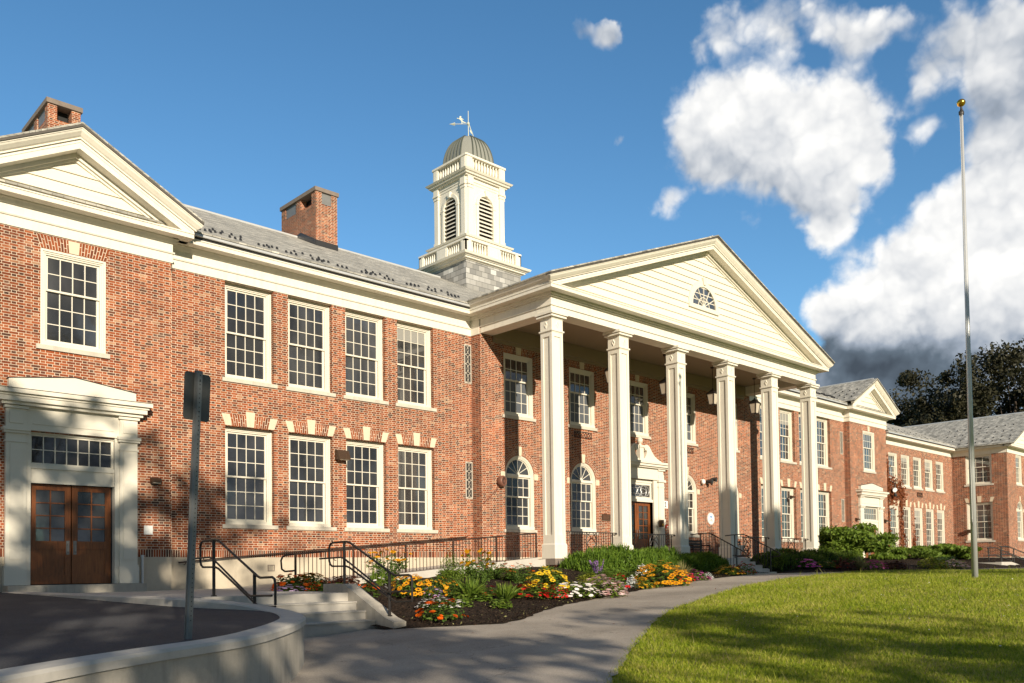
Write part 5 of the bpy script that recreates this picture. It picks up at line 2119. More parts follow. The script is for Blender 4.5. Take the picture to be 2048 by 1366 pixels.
LAMPX = [('first porch bay behind the corner column', 22.8), ('second porch bay behind the second column', 26.3), ('middle porch bay above the red-brown doors', 29.8),
         ('fourth porch bay before the fifth column', 33.3), ('last porch bay beside the sixth column', 36.8)]
for txt, x in LAMPX:
    y, zb, zt_ = -2.0, 8.43, 8.92
    t = fit('hanging_lantern', (x, y, zb), 'black iron lantern hanging in the '+txt, 'lantern', 'lanterns hanging under the porch ceiling')
    b = MB()
    b.tube([(x, y, zt_+.2), (x, y, 10.11)], .012, 6)
    b.lathe([(.0, 10.11), (.09, 10.11), (.07, 10.05), (0, 10.04)], x, y, 10)
    part(b, 'rod', 'black_iron', t)
    b = MB()
    b.solid([(x-.21, y-.21, zt_), (x+.21, y-.21, zt_), (x+.21, y+.21, zt_), (x-.21, y+.21, zt_), (x-.05, y-.05, zt_+.18), (x+.05, y-.05, zt_+.18), (x+.05, y+.05, zt_+.18), (x-.05, y+.05, zt_+.18)],
            [(0, 3, 2, 1), (4, 5, 6, 7), (0, 1, 5, 4), (1, 2, 6, 5), (2, 3, 7, 6), (3, 0, 4, 7)])
    b.lathe([(0, zt_+.26), (.04, zt_+.23), (.03, zt_+.17), (.05, zt_+.15)], x, y, 8)
    part(b, 'roof_cap', 'black_iron', t)
    b = MB()
    for sx, sy in ((-1, -1), (1, -1), (1, 1), (-1, 1)):
        b.bar((x+sx*.12, y+sy*.12, zb), (x+sx*.185, y+sy*.185, zt_), .022)
    for r_, z in ((.125, zb), (.185, zt_-.012)):
        for (ax, ay, bx, by) in ((-1, -1, 1, -1), (1, -1, 1, 1), (1, 1, -1, 1), (-1, 1, -1, -1)):
            b.bar((x+ax*r_, y+ay*r_, z), (x+bx*r_, y+by*r_, z), .022)
    b.lathe([(0, zb-.10), (.02, zb-.08), (.015, zb-.04), (.10, zb-.01), (.12, zb)], x, y, 8)
    part(b, 'cage', 'black_iron', t)
    b = MB()
    b.solid([(x-.11, y-.11, zb), (x+.11, y-.11, zb), (x+.11, y+.11, zb), (x-.11, y+.11, zb), (x-.172, y-.172, zt_-.01), (x+.172, y-.172, zt_-.01), (x+.172, y+.172, zt_-.01), (x-.172, y+.172, zt_-.01)],
            [(0, 1, 5, 4), (1, 2, 6, 5), (2, 3, 7, 6), (3, 0, 4, 7)])
    part(b, 'pane', 'lantern_glass', t)

# flood lamp box between two ground floor windows
x, z = 14.98, 4.73
t = fit('wall_lamp', (x+.2, 0, z), 'dark boxy floodlight jutting from the brick pier between two ground floor windows', 'lamp')
b = MB()
b.ex([(0, z), (-.28, z), (-.28, z+.06), (-.16, z+.30), (0, z+.33)], x, x+.42)
part(b, 'housing', 'bronze', t)
b = MB()
b.box(x+.05, x+.37, -.26, -.05, z-.012, z-.002)
part(b, 'lens', 'lantern_glass', t)
for (x, z, yw, lab) in ((9.14, 3.66, YP, 'small dark wall lamp on brick beside the wide double doors'), (50.56, 3.88, YP, 'dark half-dome wall lamp above the number 15 plate'),
                        (54.5, 3.90, YP, 'dark half-dome wall lamp between the far doorway and the creeper'), (43.6, 4.9, YF, 'dark box lamp between the windows seen behind the last columns')):
    t = fit('wall_lamp', (x, yw, z), lab, 'lamp')
    b = MB()
    b.box(x-.09, x+.09, yw-.03, yw-.001, z-.10, z+.10)
    part(b, 'back_plate', 'dark_metal', t)
    b = MB()
    b.ex([(yw-.03, z-.06), (yw-.20, z-.04), (yw-.20, z+.01), (yw-.12, z+.08), (yw-.03, z+.09)], x-.13, x+.13)
    part(b, 'shade', 'bronze', t)
    b = MB()
    b.box(x-.10, x+.10, yw-.18, yw-.05, z-.072, z-.05)
    part(b, 'lens', 'lantern_glass', t)

# alarm horn with slotted face and its conduit
cx, cz = 21.62, 4.40
t = fit('alarm_bell', (cx, YW, cz), 'round brown alarm bell with slotted face on brick beside the arched window', 'bell')
b = MB()
ax = Vector((.30, -1, -.0)).normalized()
p0 = Vector((cx, YW-.02, cz))
side = Vector((-ax.y, ax.x, 0))
def disc_ring(b, prof, nn=20):
    i0 = len(b.v)
    for r_, d_ in prof:
        for j in range(nn):
            a = 2*math.pi*j/nn
            q_ = p0+ax*d_+side*(r_*math.cos(a))+Vector((0, 0, 1))*(r_*math.sin(a))
            b.v.append(tuple(q_))
    for i in range(len(prof)-1):
        for j in range(nn):
            a, c = i0+i*nn+j, i0+i*nn+(j+1) % nn
            b.f.append((a, c, c+nn, a+nn))
            b.k.append(0)
disc_ring(b, [(.0, -.05), (.12, -.05), (.20, .05), (.205, .17), (.18, .21), (.155, .22), (.15, .205), (0, .205)])
part(b, 'drum', 'brown_enamel', t, True)
b = MB()
for i in range(12):
    a = 2*math.pi*i/12
    o_ = [p0+ax*.209+side*(r_*math.cos(a+w))+Vector((0, 0, 1))*(r_*math.sin(a+w)) for r_, w in ((.05, -.12), (.135, -.12), (.135, .12), (.05, .12))]
    b.poly([tuple(q_) for q_ in o_])
part(b, 'slot', 'black_paint', t)
b = MB()
b.tube([(20.80, YW-.03, 3.55), (20.86, YW-.03, 3.58), (21.46, YW-.03, 4.06), (21.55, YW-.03, 4.24)], .022, 6)
part(b, 'conduit', 'brown_enamel', t)

# bronze plaque, number plates, seal, notice and the small boxes by the door
t = fit('bronze_plaque', (27.58, YW, 3.27), 'dark bronze plaque on the porch wall under the second arched window', 'plaque')
b = MB()
b.box(27.32, 27.85, YW-.025, YW-.001, 3.13, 3.40)
part(b, 'plate', 'bronze', t)
b = MB()
for k in range(5):
    b.box(27.38, 27.79-.05*(k % 2), YW-.029, YW-.024, 3.18+.04*k, 3.19+.04*k)
part(b, 'lettering', 'brown_enamel', t)


def number_plate(x, z, w, h, yw, txt, lab):
    t = fit('number_plate', (x, yw, z), lab, 'sign')
    b = MB()
    b.box(x-w/2, x+w/2, yw-.02, yw-.001, z-h/2, z+h/2)
    part(b, 'plate', 'white_paint', t)
    b = MB()
    y0, y1 = yw-.026, yw-.019
    k = h*.7
    for i, ch in enumerate(txt):
        ox = x+(i-(len(txt)-1)/2)*w*.42
        s = w*.07
        if ch == '1':
            b.box(ox-s*.8, ox+s*.8, y0, y1, z-k/2, z+k/2)
            b.ey([(ox-s*.8, z+k/2), (ox-s*3.0, z+k*.28), (ox-s*3.0, z+k*.16), (ox-s*.8, z+k*.30)], y0, y1)
            b.box(ox-s*2.4, ox+s*2.4, y0, y1, z-k/2, z-k/2+s*1.4)
        else:
            hw = w*.14
            b.box(ox-hw, ox+hw, y0, y1, z+k/2-s*1.5, z+k/2)
            b.box(ox-hw, ox-hw+s*1.5, y0, y1, z+k*.02, z+k/2-s*1.5)
            b.box(ox-hw, ox+hw*.6, y0, y1, z+k*.02, z+k*.02+s*1.5)
            b.ey([(ox+hw*.6, z+k*.02+s*1.5), (ox+hw, z-k*.08), (ox+hw, z-k*.34), (ox+hw*.6, z-k/2), (ox-hw, z-k/2), (ox-hw, z-k/2+s*1.4), (ox+hw*.35, z-k/2+s*1.4), (ox+hw*.5, z-k*.3), (ox+hw*.5, z-k*.1), (ox+hw*.3, z+k*.02)], y0, y1)
    part(b, 'digit', 'black_paint', t)


number_plate(31.66, 3.97, .33, .34, YW, '1', 'white plate with a black figure 1 beside the main doorcase')
number_plate(50.53, 3.40, .32, .34, YP, '15', 'white plate with black figures 15 beside the far doorway')
b = MB()
b.box(8.86, 9.09, YP-.012, YP-.001, 2.22, 2.46)
tag(b.build('notice_plate', 'white_paint', base=(8.97, YP, 2.34)), 'blank white square notice on brick beside the wide double doors', 'sign')
t = fit('wall_seal', (35.18, YW, 3.45), 'round white seal with faint blue emblem on the porch wall', 'seal')
b = MB()
cx, cz = 35.18, 3.45
dsk = lambda r_, y0, y1, nn=28: b.ey([(cx+r_*math.cos(2*math.pi*i/nn), cz+r_*math.sin(2*math.pi*i/nn)) for i in range(nn)], y0, y1)
dsk(.29, YW-.03, YW-.001)
part(b, 'disc', 'white_paint', t)
b = MB()
for i in range(28):
    a0, a1 = 2*math.pi*i/28, 2*math.pi*(i+1)/28
    b.ey([(cx+r_*math.cos(a), cz+r_*math.sin(a)) for r_, a in ((.255, a0), (.27, a0), (.27, a1), (.255, a1))], YW-.034, YW-.029)
b.box(cx-.012, cx+.012, YW-.034, YW-.029, cz-.16, cz+.02)
for sg in (-1, 1):
    b.bar((cx, YW-.032, cz-.03), (cx+sg*.09, YW-.032, cz-.10), .016)
    b.bar((cx+sg*.15, YW-.032, cz-.06), (cx+sg*.10, YW-.032, cz-.17), .012)
part(b, 'grey_mark', 'galvanised', t)
b = MB()
for (dx, dz, r_) in ((-.07, .09, .045), (0, .115, .05), (.07, .09, .045), (-.03, .06, .04), (.04, .06, .04)):
    b.ey([(cx+dx+r_*math.cos(2*math.pi*i/10), cz+dz+r_*.7*math.sin(2*math.pi*i/10)) for i in range(10)], YW-.0345-.0004*abs(dx*50), YW-.029)
part(b, 'blue_mark', 'blue_enamel', t)
t = fit('door_lantern', (31.0, YW-.16, 3.0), 'small bronze lantern with amber light on the main door pilaster', 'lantern')
b = MB()
b.box(30.93, 31.09, YW-.34, YW-.19, 2.95, 3.25)
b.box(30.96, 31.06, YW-.20, YW-.155, 3.02, 3.18)
part(b, 'body', 'bronze', t)
b = MB()
b.box(30.96, 31.06, YW-.352, YW-.338, 2.98, 3.09)
part(b, 'lens', 'amber_lens', t)
t = fit('intercom_box', (31.52, YW, 3.22), 'small white intercom box under the number 1 plate', 'box')
b = MB()
b.box(31.45, 31.60, YW-.05, YW-.001, 3.08, 3.32)
part(b, 'case', 'white_paint', t)
b = MB()
b.box(31.48, 31.57, YW-.053, YW-.049, 3.12, 3.18)
part(b, 'grille', 'galvanised', t)
t = fit('alarm_strobe', (31.70, YW, 3.0), 'small red alarm strobe below the white intercom box', 'alarm')
b = MB()
b.box(31.64, 31.77, YW-.05, YW-.001, 2.93, 3.06)
part(b, 'base', 'red_lens', t)
b = MB()
b.box(31.68, 31.76, YW-.075, YW-.049, 2.96, 3.01)
part(b, 'flash_lens', 'white_paint', t)
t = fit('security_camera', (34.45, YW, 5.15), 'white domed security camera beside the brick window arch', 'camera')
b = MB()
b.lathe([(0, 5.02), (.06, 5.04), (.10, 5.10), (.10, 5.16), (.07, 5.24), (0, 5.26)], 34.45, YW-.13, 12)
part(b, 'dome', 'white_paint', t, True)
b = MB()
b.tube([(34.45, YW, 5.24), (34.45, YW-.13, 5.24)], .03, 8)
part(b, 'arm', 'white_paint', t)
t = fit('flood_lamp', (34.9, YW, 5.2), 'twin dark flood lamps on a bracket by the white camera', 'lamp')
for dx, dz in ((-.12, -.02), (.22, .10)):
    b = MB()
    b.tube([(34.95+dx*.4, YW-.02, 5.2), (34.95+dx, YW-.16, 5.2+dz), (34.95+dx+.04, YW-.36, 5.17+dz)], .06, 10, True, .11)
    part(b, 'lamp_head', 'dark_metal', t)
b = MB()
b.box(34.86, 35.02, YW-.05, YW-.001, 5.08, 5.28)
part(b, 'bracket', 'galvanised', t)
t = fit('vent_pipe', (8.80, YP-.06, .75), 'white capped vent pipe standing against the foundation beside the door surround', 'pipe')
b = MB()
b.tube([(8.80, YP-.07, .70), (8.80, YP-.07, 1.60)], .034, 10)
part(b, 'pipe', 'aluminium', t)
b = MB()
b.tube([(8.80, YP-.07, 1.60), (8.80, YP-.07, 1.67)], .048, 10)
part(b, 'cap', 'aluminium', t)
t = fit('foundation_vent', (12.75, 0, 1.30), 'small square metal frame set in the pale foundation wall', 'vent')
b = MB()
ring(b, 12.64, 12.87, 1.20, 1.40, .025, -.012, -.001)
part(b, 'frame', 'old_stone', t)
b = MB()
for k in range(4):
    b.box(12.68+.04*k, 12.695+.04*k, -.006, -.001, 1.225, 1.375)
part(b, 'slats', 'dark_metal', t)
for (x, z, lab) in ((15.41+.62, 4.27, 'yellow card stuck in the third ground floor window'), (15.41+.62, 8.42, 'pale yellow card stuck in the third upper window')):
    b = MB()
    b.box(x, x+.10, .302, .308, z, z+.08)
    tag(b.build('window_card', 'yellow_label', base=(x, .3, z)), lab, 'card')
t = fit('horn_speaker', (56.45, 0, 6.1), 'white horn speaker with dark bulb on the vine-covered corner of the low wing', 'speaker')
b = MB()
b.tube([(56.45, -.02, 6.1), (56.35, -.18, 6.02), (56.22, -.34, 5.95)], .04, 10, True, .15)
part(b, 'horn', 'white_paint', t)
b = MB()
b.lathe([(0, 5.52), (.10, 5.55), (.12, 5.63), (.08, 5.72), (0, 5.75)], 56.35, -.3, 12)
b.tube([(56.45, -.02, 6.4), (56.4, -.15, 6.5), (56.36, -.3, 6.3), (56.35, -.3, 5.75)], .03, 6)
part(b, 'bulb', 'dark_metal', t)
t = fit('wall_lamp', (66.87, -1.1, 3.5), 'dark wall lamp by the window of the projecting far wing', 'lamp')
b = MB()
b.box(66.62, 66.865, -1.25, -.98, 3.38, 3.62)
part(b, 'shade', 'bronze', t)
b = MB()
b.box(66.66, 66.84, -1.22, -1.0, 3.36, 3.38)
part(b, 'lens', 'lantern_glass', t)
# furniture on the porch
for (x0, lab) in ((35.6, 'dark metal bench on the porch behind the last iron railing'), (32.4, 'dark metal bench under the arched window near the white seal')):
    t = fit('porch_bench', (x0+.7, -1.15, 1.5), lab, 'bench', 'benches on the porch')
    b = MB()
    for k in range(4):
        b.box(x0, x0+1.45, -1.40+.12*k, -1.31+.12*k, 1.93, 1.96)
    part(b, 'seat', 'black_iron', t)
    b = MB()
    for k in range(3):
        b.box(x0, x0+1.45, -.93, -.90, 2.03+.13*k, 2.12+.13*k)
    part(b, 'backrest', 'black_iron', t)
    for xx in (x0+.06, x0+1.36):
        b = MB()
        b.bar((xx, -1.38, 1.5), (xx, -1.38, 2.15), .04)
        b.bar((xx, -.92, 1.5), (xx, -.92, 2.42), .04)
        b.bar((xx, -1.38, 2.15), (xx, -.92, 2.15), .04)
        part(b, 'leg', 'black_iron', t)
for (x, y, lab) in ((33.6, -3.0, 'white pedestal planter behind the porch step railing'),):
    t = fit('planter_urn', (x, y, 1.5), lab, 'planter')
    b = MB()
    b.box(x-.2, x+.2, y-.2, y+.2, 1.5, 1.58)
    b.lathe([(.16, 1.58), (.09, 1.66), (.08, 1.76), (.20, 1.86), (.26, 2.02), (.30, 2.06), (.30, 2.10), (.24, 2.10), (.22, 2.04), (0, 2.02)], x, y, 16)
    part(b, 'urn', 'white_paint', t)

# ------------------------------------------------------------------ flagpole and traffic sign post
fx, fy, fz = 23.60, -16.01, float(gz(23.6))
t = thing('flagpole', (fx, fy, fz), 'tall bare aluminium flagpole with gold ball on the lawn', 'flagpole')
b = MB()
b.tube([(fx, fy, fz-.1), (fx, fy, fz+5), (fx, fy, 12.67)], .077, 20, True, .038)
part(b, 'pole', 'aluminium', t, True)
b = MB()
b.lathe([(.06, 12.65), (.065, 12.70), (.05, 12.75), (.03, 12.79), (.02, 12.87), (0, 12.87)], fx, fy, 14)
b.box(fx-.14, fx-.03, fy-.02, fy+.02, 12.61, 12.69)
part(b, 'truck', 'dark_metal', t)
b = MB()
b.lathe([(0.105*math.sin(math.pi*i/14), 12.96-.095*math.cos(math.pi*i/14)) for i in range(15)], fx, fy, 20)
part(b, 'ball', 'gold', t, True)
b = MB()
b.tube([(fx-.11, fy, 12.62), (fx-.085, fy, 8), (fx-.10, fy-.01, 2.2)], .006, 4)
part(b, 'halyard', 'white_paint', t)
b = MB()
b.tube([(fx-.09, fy-.02, 2.12), (fx-.09, fy-.02, 2.28)], .014, 6)
b.box(fx-.09, fx-.05, fy-.03, fy-.01, 2.17, 2.23)
b.tube([(fx-.075, fy, 9.9), (fx-.075, fy, 10.0)], .014, 6)
part(b, 'cleat', 'galvanised', t)

sx, sy = 3.97, -14.66
sb = float(asph(sy))
t = thing('sign_post', (sx, sy, sb), 'leaning grey perforated steel post with dark sign back', 'sign')
lean = lambda z: (sx+.042*(z-sb), sy-.0*(z-sb), z)
ang = math.atan2(.249, .968)
wx, wy = math.cos(ang), math.sin(ang)
nxn, nyn = wy, -wx                             # towards the camera side
b = MB()
prof = [(-.044, 0), (-.030, 0), (-.022, .028), (.022, .028), (.030, 0), (.044, 0), (.044, .006), (.033, .006), (.026, .034), (-.026, .034), (-.033, .006), (-.044, .006)]
zs = [sb-.05, sb+1.0, 3.39]
i0 = len(b.v)
for z in zs:
    c = lean(z)
    for (a, d_) in [(p_*1.12, q_*1.12) for p_, q_ in prof]:
        b.v.append((c[0]+wx*a+nxn*d_, c[1]+wy*a+nyn*d_, z))
k = len(prof)
for i in range(2):
    for j in range(k):
        b.f.append((i0+i*k+j, i0+i*k+(j+1) % k, i0+(i+1)*k+(j+1) % k, i0+(i+1)*k+j))
        b.k.append(0)
b.f.append(tuple(i0+2*k+j for j in range(k)))
b.k.append(0)
part(b, 'post', 'galvanised', t)
b = MB()
z = sb+.2
while z < 3.35:
    c = lean(z)
    b.poly([(c[0]+wx*(a)+nxn*.041, c[1]+wy*a+nyn*.041, z+dz) for a, dz in ((-.005, -.006), (.005, -.006), (.005, .006), (-.005, .006))])
    z += .0508
part(b, 'bolt_hole', 'black_paint', t)
b = MB()
pts = []
w_, h_ = .172, .265
for (cx_, cz_, a0) in ((w_-.04, h_-.04, 0), (-w_+.04, h_-.04, 90), (-w_+.04, -h_+.04, 180), (w_-.04, -h_+.04, 270)):
    for i in range(5):
        a = R(a0+22.5*i)
        pts.append((cx_+.04*math.cos(a), cz_+.04*math.sin(a)))
zc = 3.105
def sg_pt(p, d_):
    z = zc+p[1]
    c = lean(z)
    return (c[0]+wx*(p[0]+.0)+nxn*d_, c[1]+wy*(p[0]+.0)+nyn*d_, z)
b.ext(pts, sg_pt, -.006, -.002)
part(b, 'sign_panel', 'dark_sign_back', t)
b = MB()
for dz in (-.17, .17):
    c = lean(zc+dz)
    b.tube([(c[0]-nxn*.01, c[1]-nyn*.01, zc+dz), (c[0]+nxn*.045, c[1]+nyn*.045, zc+dz)], .008, 6)
part(b, 'bolt', 'dark_metal', t)

# far steps and railings before the projecting wing
t = thing('far_stairs', (56, -8.2, .8), 'pale concrete steps with sloping cheek walls before the far wing', 'stairs')
b = MB()
b.ey([(50.6, .7), (50.6, 1.24), (52.2, 1.24), (55.3, .86), (56.2, .80), (56.2, .6)], -8.2, -7.9)
b.ey([(53.6, .7), (53.6, 1.26), (54.6, 1.26), (58.6, .80), (60, .75), (60, .6)], -6.6, -6.3)
part(b, 'cheek_wall', 'concrete_light', t)
b = MB()
for k in range(4):
    b.box(52.6+.75*k, 53.4+.75*k, -7.9, -6.6, .6, 1.2-.12*k)
b.box(50.6, 52.6, -7.9, -6.6, .6, 1.22)
part(b, 'steps', 'concrete_light', t)
for (yy, x0, lab) in ((-8.05, 50.9, 'dark pipe railing on the lawn side of the far steps'), (-6.45, 53.9, 'dark pipe railing on the wall side of the far steps')):
    t = fit('far_handrail', (x0, yy, 1.2), lab, 'handrail', 'handrails before the far wing')
    for dz in (0, -.42):
        b = MB()
        b.tube([(x0, yy, 2.05+dz), (x0+1.3, yy, 2.08+dz), (x0+6.4, yy, 1.42+dz)], .03, 6)
        part(b, 'rail', 'black_iron', t)
    for k in range(4):
        b = MB()
        x = x0+.2+2.0*k
        b.tube([(x, yy, .8), (x, yy, 2.06-.129*max(0, x-x0-1.3))], .03, 6)
        part(b, 'post', 'black_iron', t)

# ------------------------------------------------------------------ planting
def unit(v):
    return v/np.maximum(np.linalg.norm(v, axis=-1, keepdims=True), 1e-9)


def leaves(c, size, up=.5, aspect=.5, out=None, jitter=1.0, r=rng):
    """quads at centres c; normals lean towards `out`/up"""
    n_ = len(c)
    nrm = r.normal(0, jitter, (n_, 3))
    nrm[:, 2] += up
    if out is not None:
        nrm += out
    nrm = unit(nrm)
    a = unit(np.cross(nrm, r.normal(0, 1, (n_, 3))))
    b = np.cross(nrm, a)
    s = (size*(.6+.8*r.random(n_)))[:, None]
    a, b = a*s, b*s*aspect
    bend = nrm*s*.25
    return np.stack([c-a, c-b+bend*.5, c+a, c+b+bend*.5], 1).reshape(-1, 3)


def blades(base, tip, w):
    """arching blades as two quads each"""
    d = tip-base
    side = unit(np.cross(d, np.array([0, 0, 1.0])+np.random.default_rng(3).normal(0, .3, d.shape)))*w[:, None]
    mid = base+d*.55
    mid[:, 2] += np.linalg.norm(d[:, :2], axis=1)*.32
    q1 = np.stack([base-side*.7, base+side*.7, mid+side, mid-side], 1)
    q2 = np.stack([mid-side, mid+side, tip+side*.12, tip-side*.12], 1)
    return np.concatenate([q1, q2]).reshape(-1, 3)


def mound(n_, r, top=1.0, shell=.35, low=.0):
    """points in the outer shell of a half ellipsoid of diameter 1, height top"""
    v = unit(r.normal(0, 1, (n_, 3)))
    v[:, 2] = np.abs(v[:, 2])
    rad = 1-shell*r.random(n_)**1.5
    lump = 1+.14*np.sin(v[:, 0]*7+1)*np.cos(v[:, 1]*6)
    p = v*(rad*lump)[:, None]
    return np.stack([p[:, 0]*.5, p[:, 1]*.5, low+(top-low)*p[:, 2]], 1), v


def heads(c, nrm, rad, kind, r):
    """flower heads as meshes: returns petal quads and eye quads (n*4, 3)"""
    n_ = len(c)
    nrm = unit(nrm)
    a = unit(np.cross(nrm, r.normal(0, 1, (n_, 3))))
    b = np.cross(nrm, a)
    P, E_ = [], []
    rad = rad*(.75+.5*r.random(n_))
    if kind == 'daisy':
        k = 8
        for i in range(k):
            t = 2*math.pi*i/k
            d0 = a*math.cos(t)+b*math.sin(t)
            s0 = -a*math.sin(t)+b*math.cos(t)
            R_ = rad[:, None]
            P.append(np.stack([c+d0*R_*.2, c+d0*R_*.7+s0*R_*.30+nrm*R_*.10, c+d0*R_, c+d0*R_*.7-s0*R_*.30+nrm*R_*.10], 1))
        er = .34
    elif kind == 'disc':
        for i in range(3):
            t = 2*math.pi*i/3
            R_ = rad[:, None]
            dd = [a*math.cos(t+w)+b*math.sin(t+w) for w in (-1.05, -.35, .35, 1.05)]
            P.append(np.stack([c, c+dd[0]*R_+nrm*R_*.12, c+(dd[1]+dd[2])*.55*R_+nrm*R_*.2, c+dd[3]*R_+nrm*R_*.12], 1))
        er = 0
    else:                                       # pompon
        for lay, (rr, h) in enumerate(((1.0, 0.0), (.78, .28), (.48, .48))):
            for i in range(5):
                t = 2*math.pi*(i+.3*lay)/5
                d0 = a*math.cos(t)+b*math.sin(t)
                s0 = -a*math.sin(t)+b*math.cos(t)
                R_ = rad[:, None]
                P.append(np.stack([c+nrm*R_*h, c+(d0*.75+s0*.55)*R_*rr+nrm*R_*(h+.08), c+d0*R_*rr*1.05+nrm*R_*h, c+(d0*.75-s0*.55)*R_*rr+nrm*R_*(h+.08)], 1))
        er = 0
    if er:
        for s_ in (0, 1):
            d0, d1 = (a, b) if s_ == 0 else (unit(a+b), unit(b-a))
            R_ = rad[:, None]*er
            E_.append(np.stack([c+d0*R_+nrm*rad[:, None]*.12, c+d1*R_+nrm*rad[:, None]*.12, c-d0*R_+nrm*rad[:, None]*.14, c-d1*R_+nrm*rad[:, None]*.14], 1))
    cat = lambda L: np.concatenate(L).reshape(-1, 3) if L else np.zeros((0, 3))
    return cat(P), cat(E_)


# kind: foliage (style, n, leaf size, material), flowers (n, radius, head, petals, eye, lift)
KINDS = {
 'marigold_o': (('mound', 520, .060, 'leaf_mid'), (41, .075, 'pompon', 'petal_orange', None, .06)),
 'zinnia_o': (('mound', 420, .065, 'leaf_mid'), (16, .095, 'pompon', 'petal_orange', None, .08)),
 'zinnia_front': (('mound', 620, .055, 'leaf_mid'), (30, .070, 'pompon', 'petal_orange', None, .08)),
 'marigold_y': (('mound', 360, .065, 'leaf_mid'), (12, .105, 'pompon', 'petal_marigold', None, .08)),
 'marigold_t': (('tall', 760, .042, 'leaf_mid'), (24, .052, 'pompon', 'petal_marigold', None, .06)),
 'rudbeckia': (('mound', 460, .065, 'leaf_mid'), (73, .088, 'daisy', 'petal_gloriosa', 'flower_eye', .06)),
 'rudbeckia_s': (('mound', 400, .065, 'leaf_mid'), (64, .075, 'daisy', 'petal_marigold', 'flower_eye', .06)),
 'rudbeckia_y': (('mound', 460, .06, 'leaf_mid'), (80, .080, 'daisy', 'petal_yellow', 'flower_eye', .06)),
 'gloriosa': (('mound', 560, .055, 'leaf_mid'), (152, .060, 'daisy', 'petal_gloriosa', 'flower_eye', .04)),
 'salvia': (('mound', 380, .06, 'leaf_bright'), (112, .05, 'disc', 'petal_red', None, .05)),
 'salvia_s': (('mound', 300, .07, 'leaf_mid'), (26, .075, 'pompon', 'petal_red', None, .05)),
 'salvia_d': (('mound', 380, .06, 'leaf_bronze'), (50, .055, 'disc', 'petal_darkred', None, .05)),
 'petunia_l': (('mound', 340, .06, 'leaf_mid'), (73, .075, 'disc', 'petal_lilac', None, .03)),
 'petunia_m': (('mound', 340, .06, 'leaf_bright'), (96, .06, 'disc', 'petal_magenta', None, .03)),
 'petunia_w': (('mound', 380, .055, 'leaf_bright'), (102, .06, 'disc', 'petal_white', None, .03)),
 'petunia_b': (('mound', 420, .05, 'leaf_bright'), (192, .052, 'disc', 'petal_blush', None, .03)),
 'phlox': (('mound', 220, .08, 'leaf_mid'), (57, .11, 'disc', 'petal_white', None, .05)),
 'alyssum': (('mound', 320, .05, 'leaf_mid'), (112, .045, 'disc', 'petal_white', None, .06)),
 'verbena': (('mound', 460, .05, 'leaf_bright'), (134, .050, 'disc', 'petal_red', None, .04)),
 'geranium': (('mound', 320, .09, 'leaf_bright'), (26, .085, 'pompon', 'petal_red', None, .08)),
 'coreopsis': (('mound', 340, .06, 'leaf_bright'), (64, .065, 'daisy', 'petal_marigold', 'flower_eye_gold', .04)),
 'cone_mix': (('tall', 520, .05, 'leaf_mid'), (30, .060, 'daisy', 'petal_orange', 'flower_eye', .06)),
 'coleus': (('mound', 420, .085, 'leaf_bronze'), None),
 'coleus_g': (('mound', 420, .075, 'leaf_mid'), (24, .055, 'disc', 'petal_marigold', None, .02)),
 'leafy': (('mound', 300, .10, 'leaf_bright'), None),
 'lime': (('mound', 480, .070, 'leaf_lime'), None),
 'silver': (('mound', 300, .09, 'leaf_silver'), None),
 'feather': (('cone', 2600, .035, 'leaf_bright'), None),
 'spiky': (('blade', 110, .022, 'leaf_bright'), (26, .06, 'disc', 'petal_white', None, .0)),
 'daylily': (('blade', 150, .020, 'leaf_bright'), None),
 'grass': (('blade', 240, .010, 'straw'), None),
 'butterfly': (('tall', 260, .05, 'leaf_mid'), (0, .03, 'spike', 'petal_purple', None, .0)),
}
PCACHE = {}
NAMES = {'marigold_o': 'zinnia_plant', 'zinnia_o': 'zinnia_plant', 'zinnia_front': 'zinnia_plant', 'marigold_y': 'marigold_plant', 'marigold_t': 'marigold_plant', 'rudbeckia': 'rudbeckia_plant', 'rudbeckia_s': 'rudbeckia_plant',
         'rudbeckia_y': 'rudbeckia_plant', 'gloriosa': 'gloriosa_daisy', 'salvia': 'salvia_plant', 'salvia_s': 'salvia_plant', 'salvia_d': 'salvia_plant', 'petunia_l': 'petunia_plant', 'petunia_m': 'petunia_plant', 'petunia_w': 'petunia_plant',
         'petunia_b': 'petunia_plant', 'phlox': 'phlox_plant', 'alyssum': 'alyssum_plant', 'verbena': 'verbena_plant', 'geranium': 'geranium_plant', 'coreopsis': 'coreopsis_plant', 'cone_mix': 'coneflower_plant', 'coleus': 'coleus_plant',
         'coleus_g': 'coleus_plant', 'leafy': 'leafy_plant', 'lime': 'spirea_plant', 'silver': 'dusty_miller', 'feather': 'feathery_bush', 'spiky': 'spiky_plant', 'daylily': 'daylily_plant', 'grass': 'ornamental_grass', 'butterfly': 'butterfly_bush'}


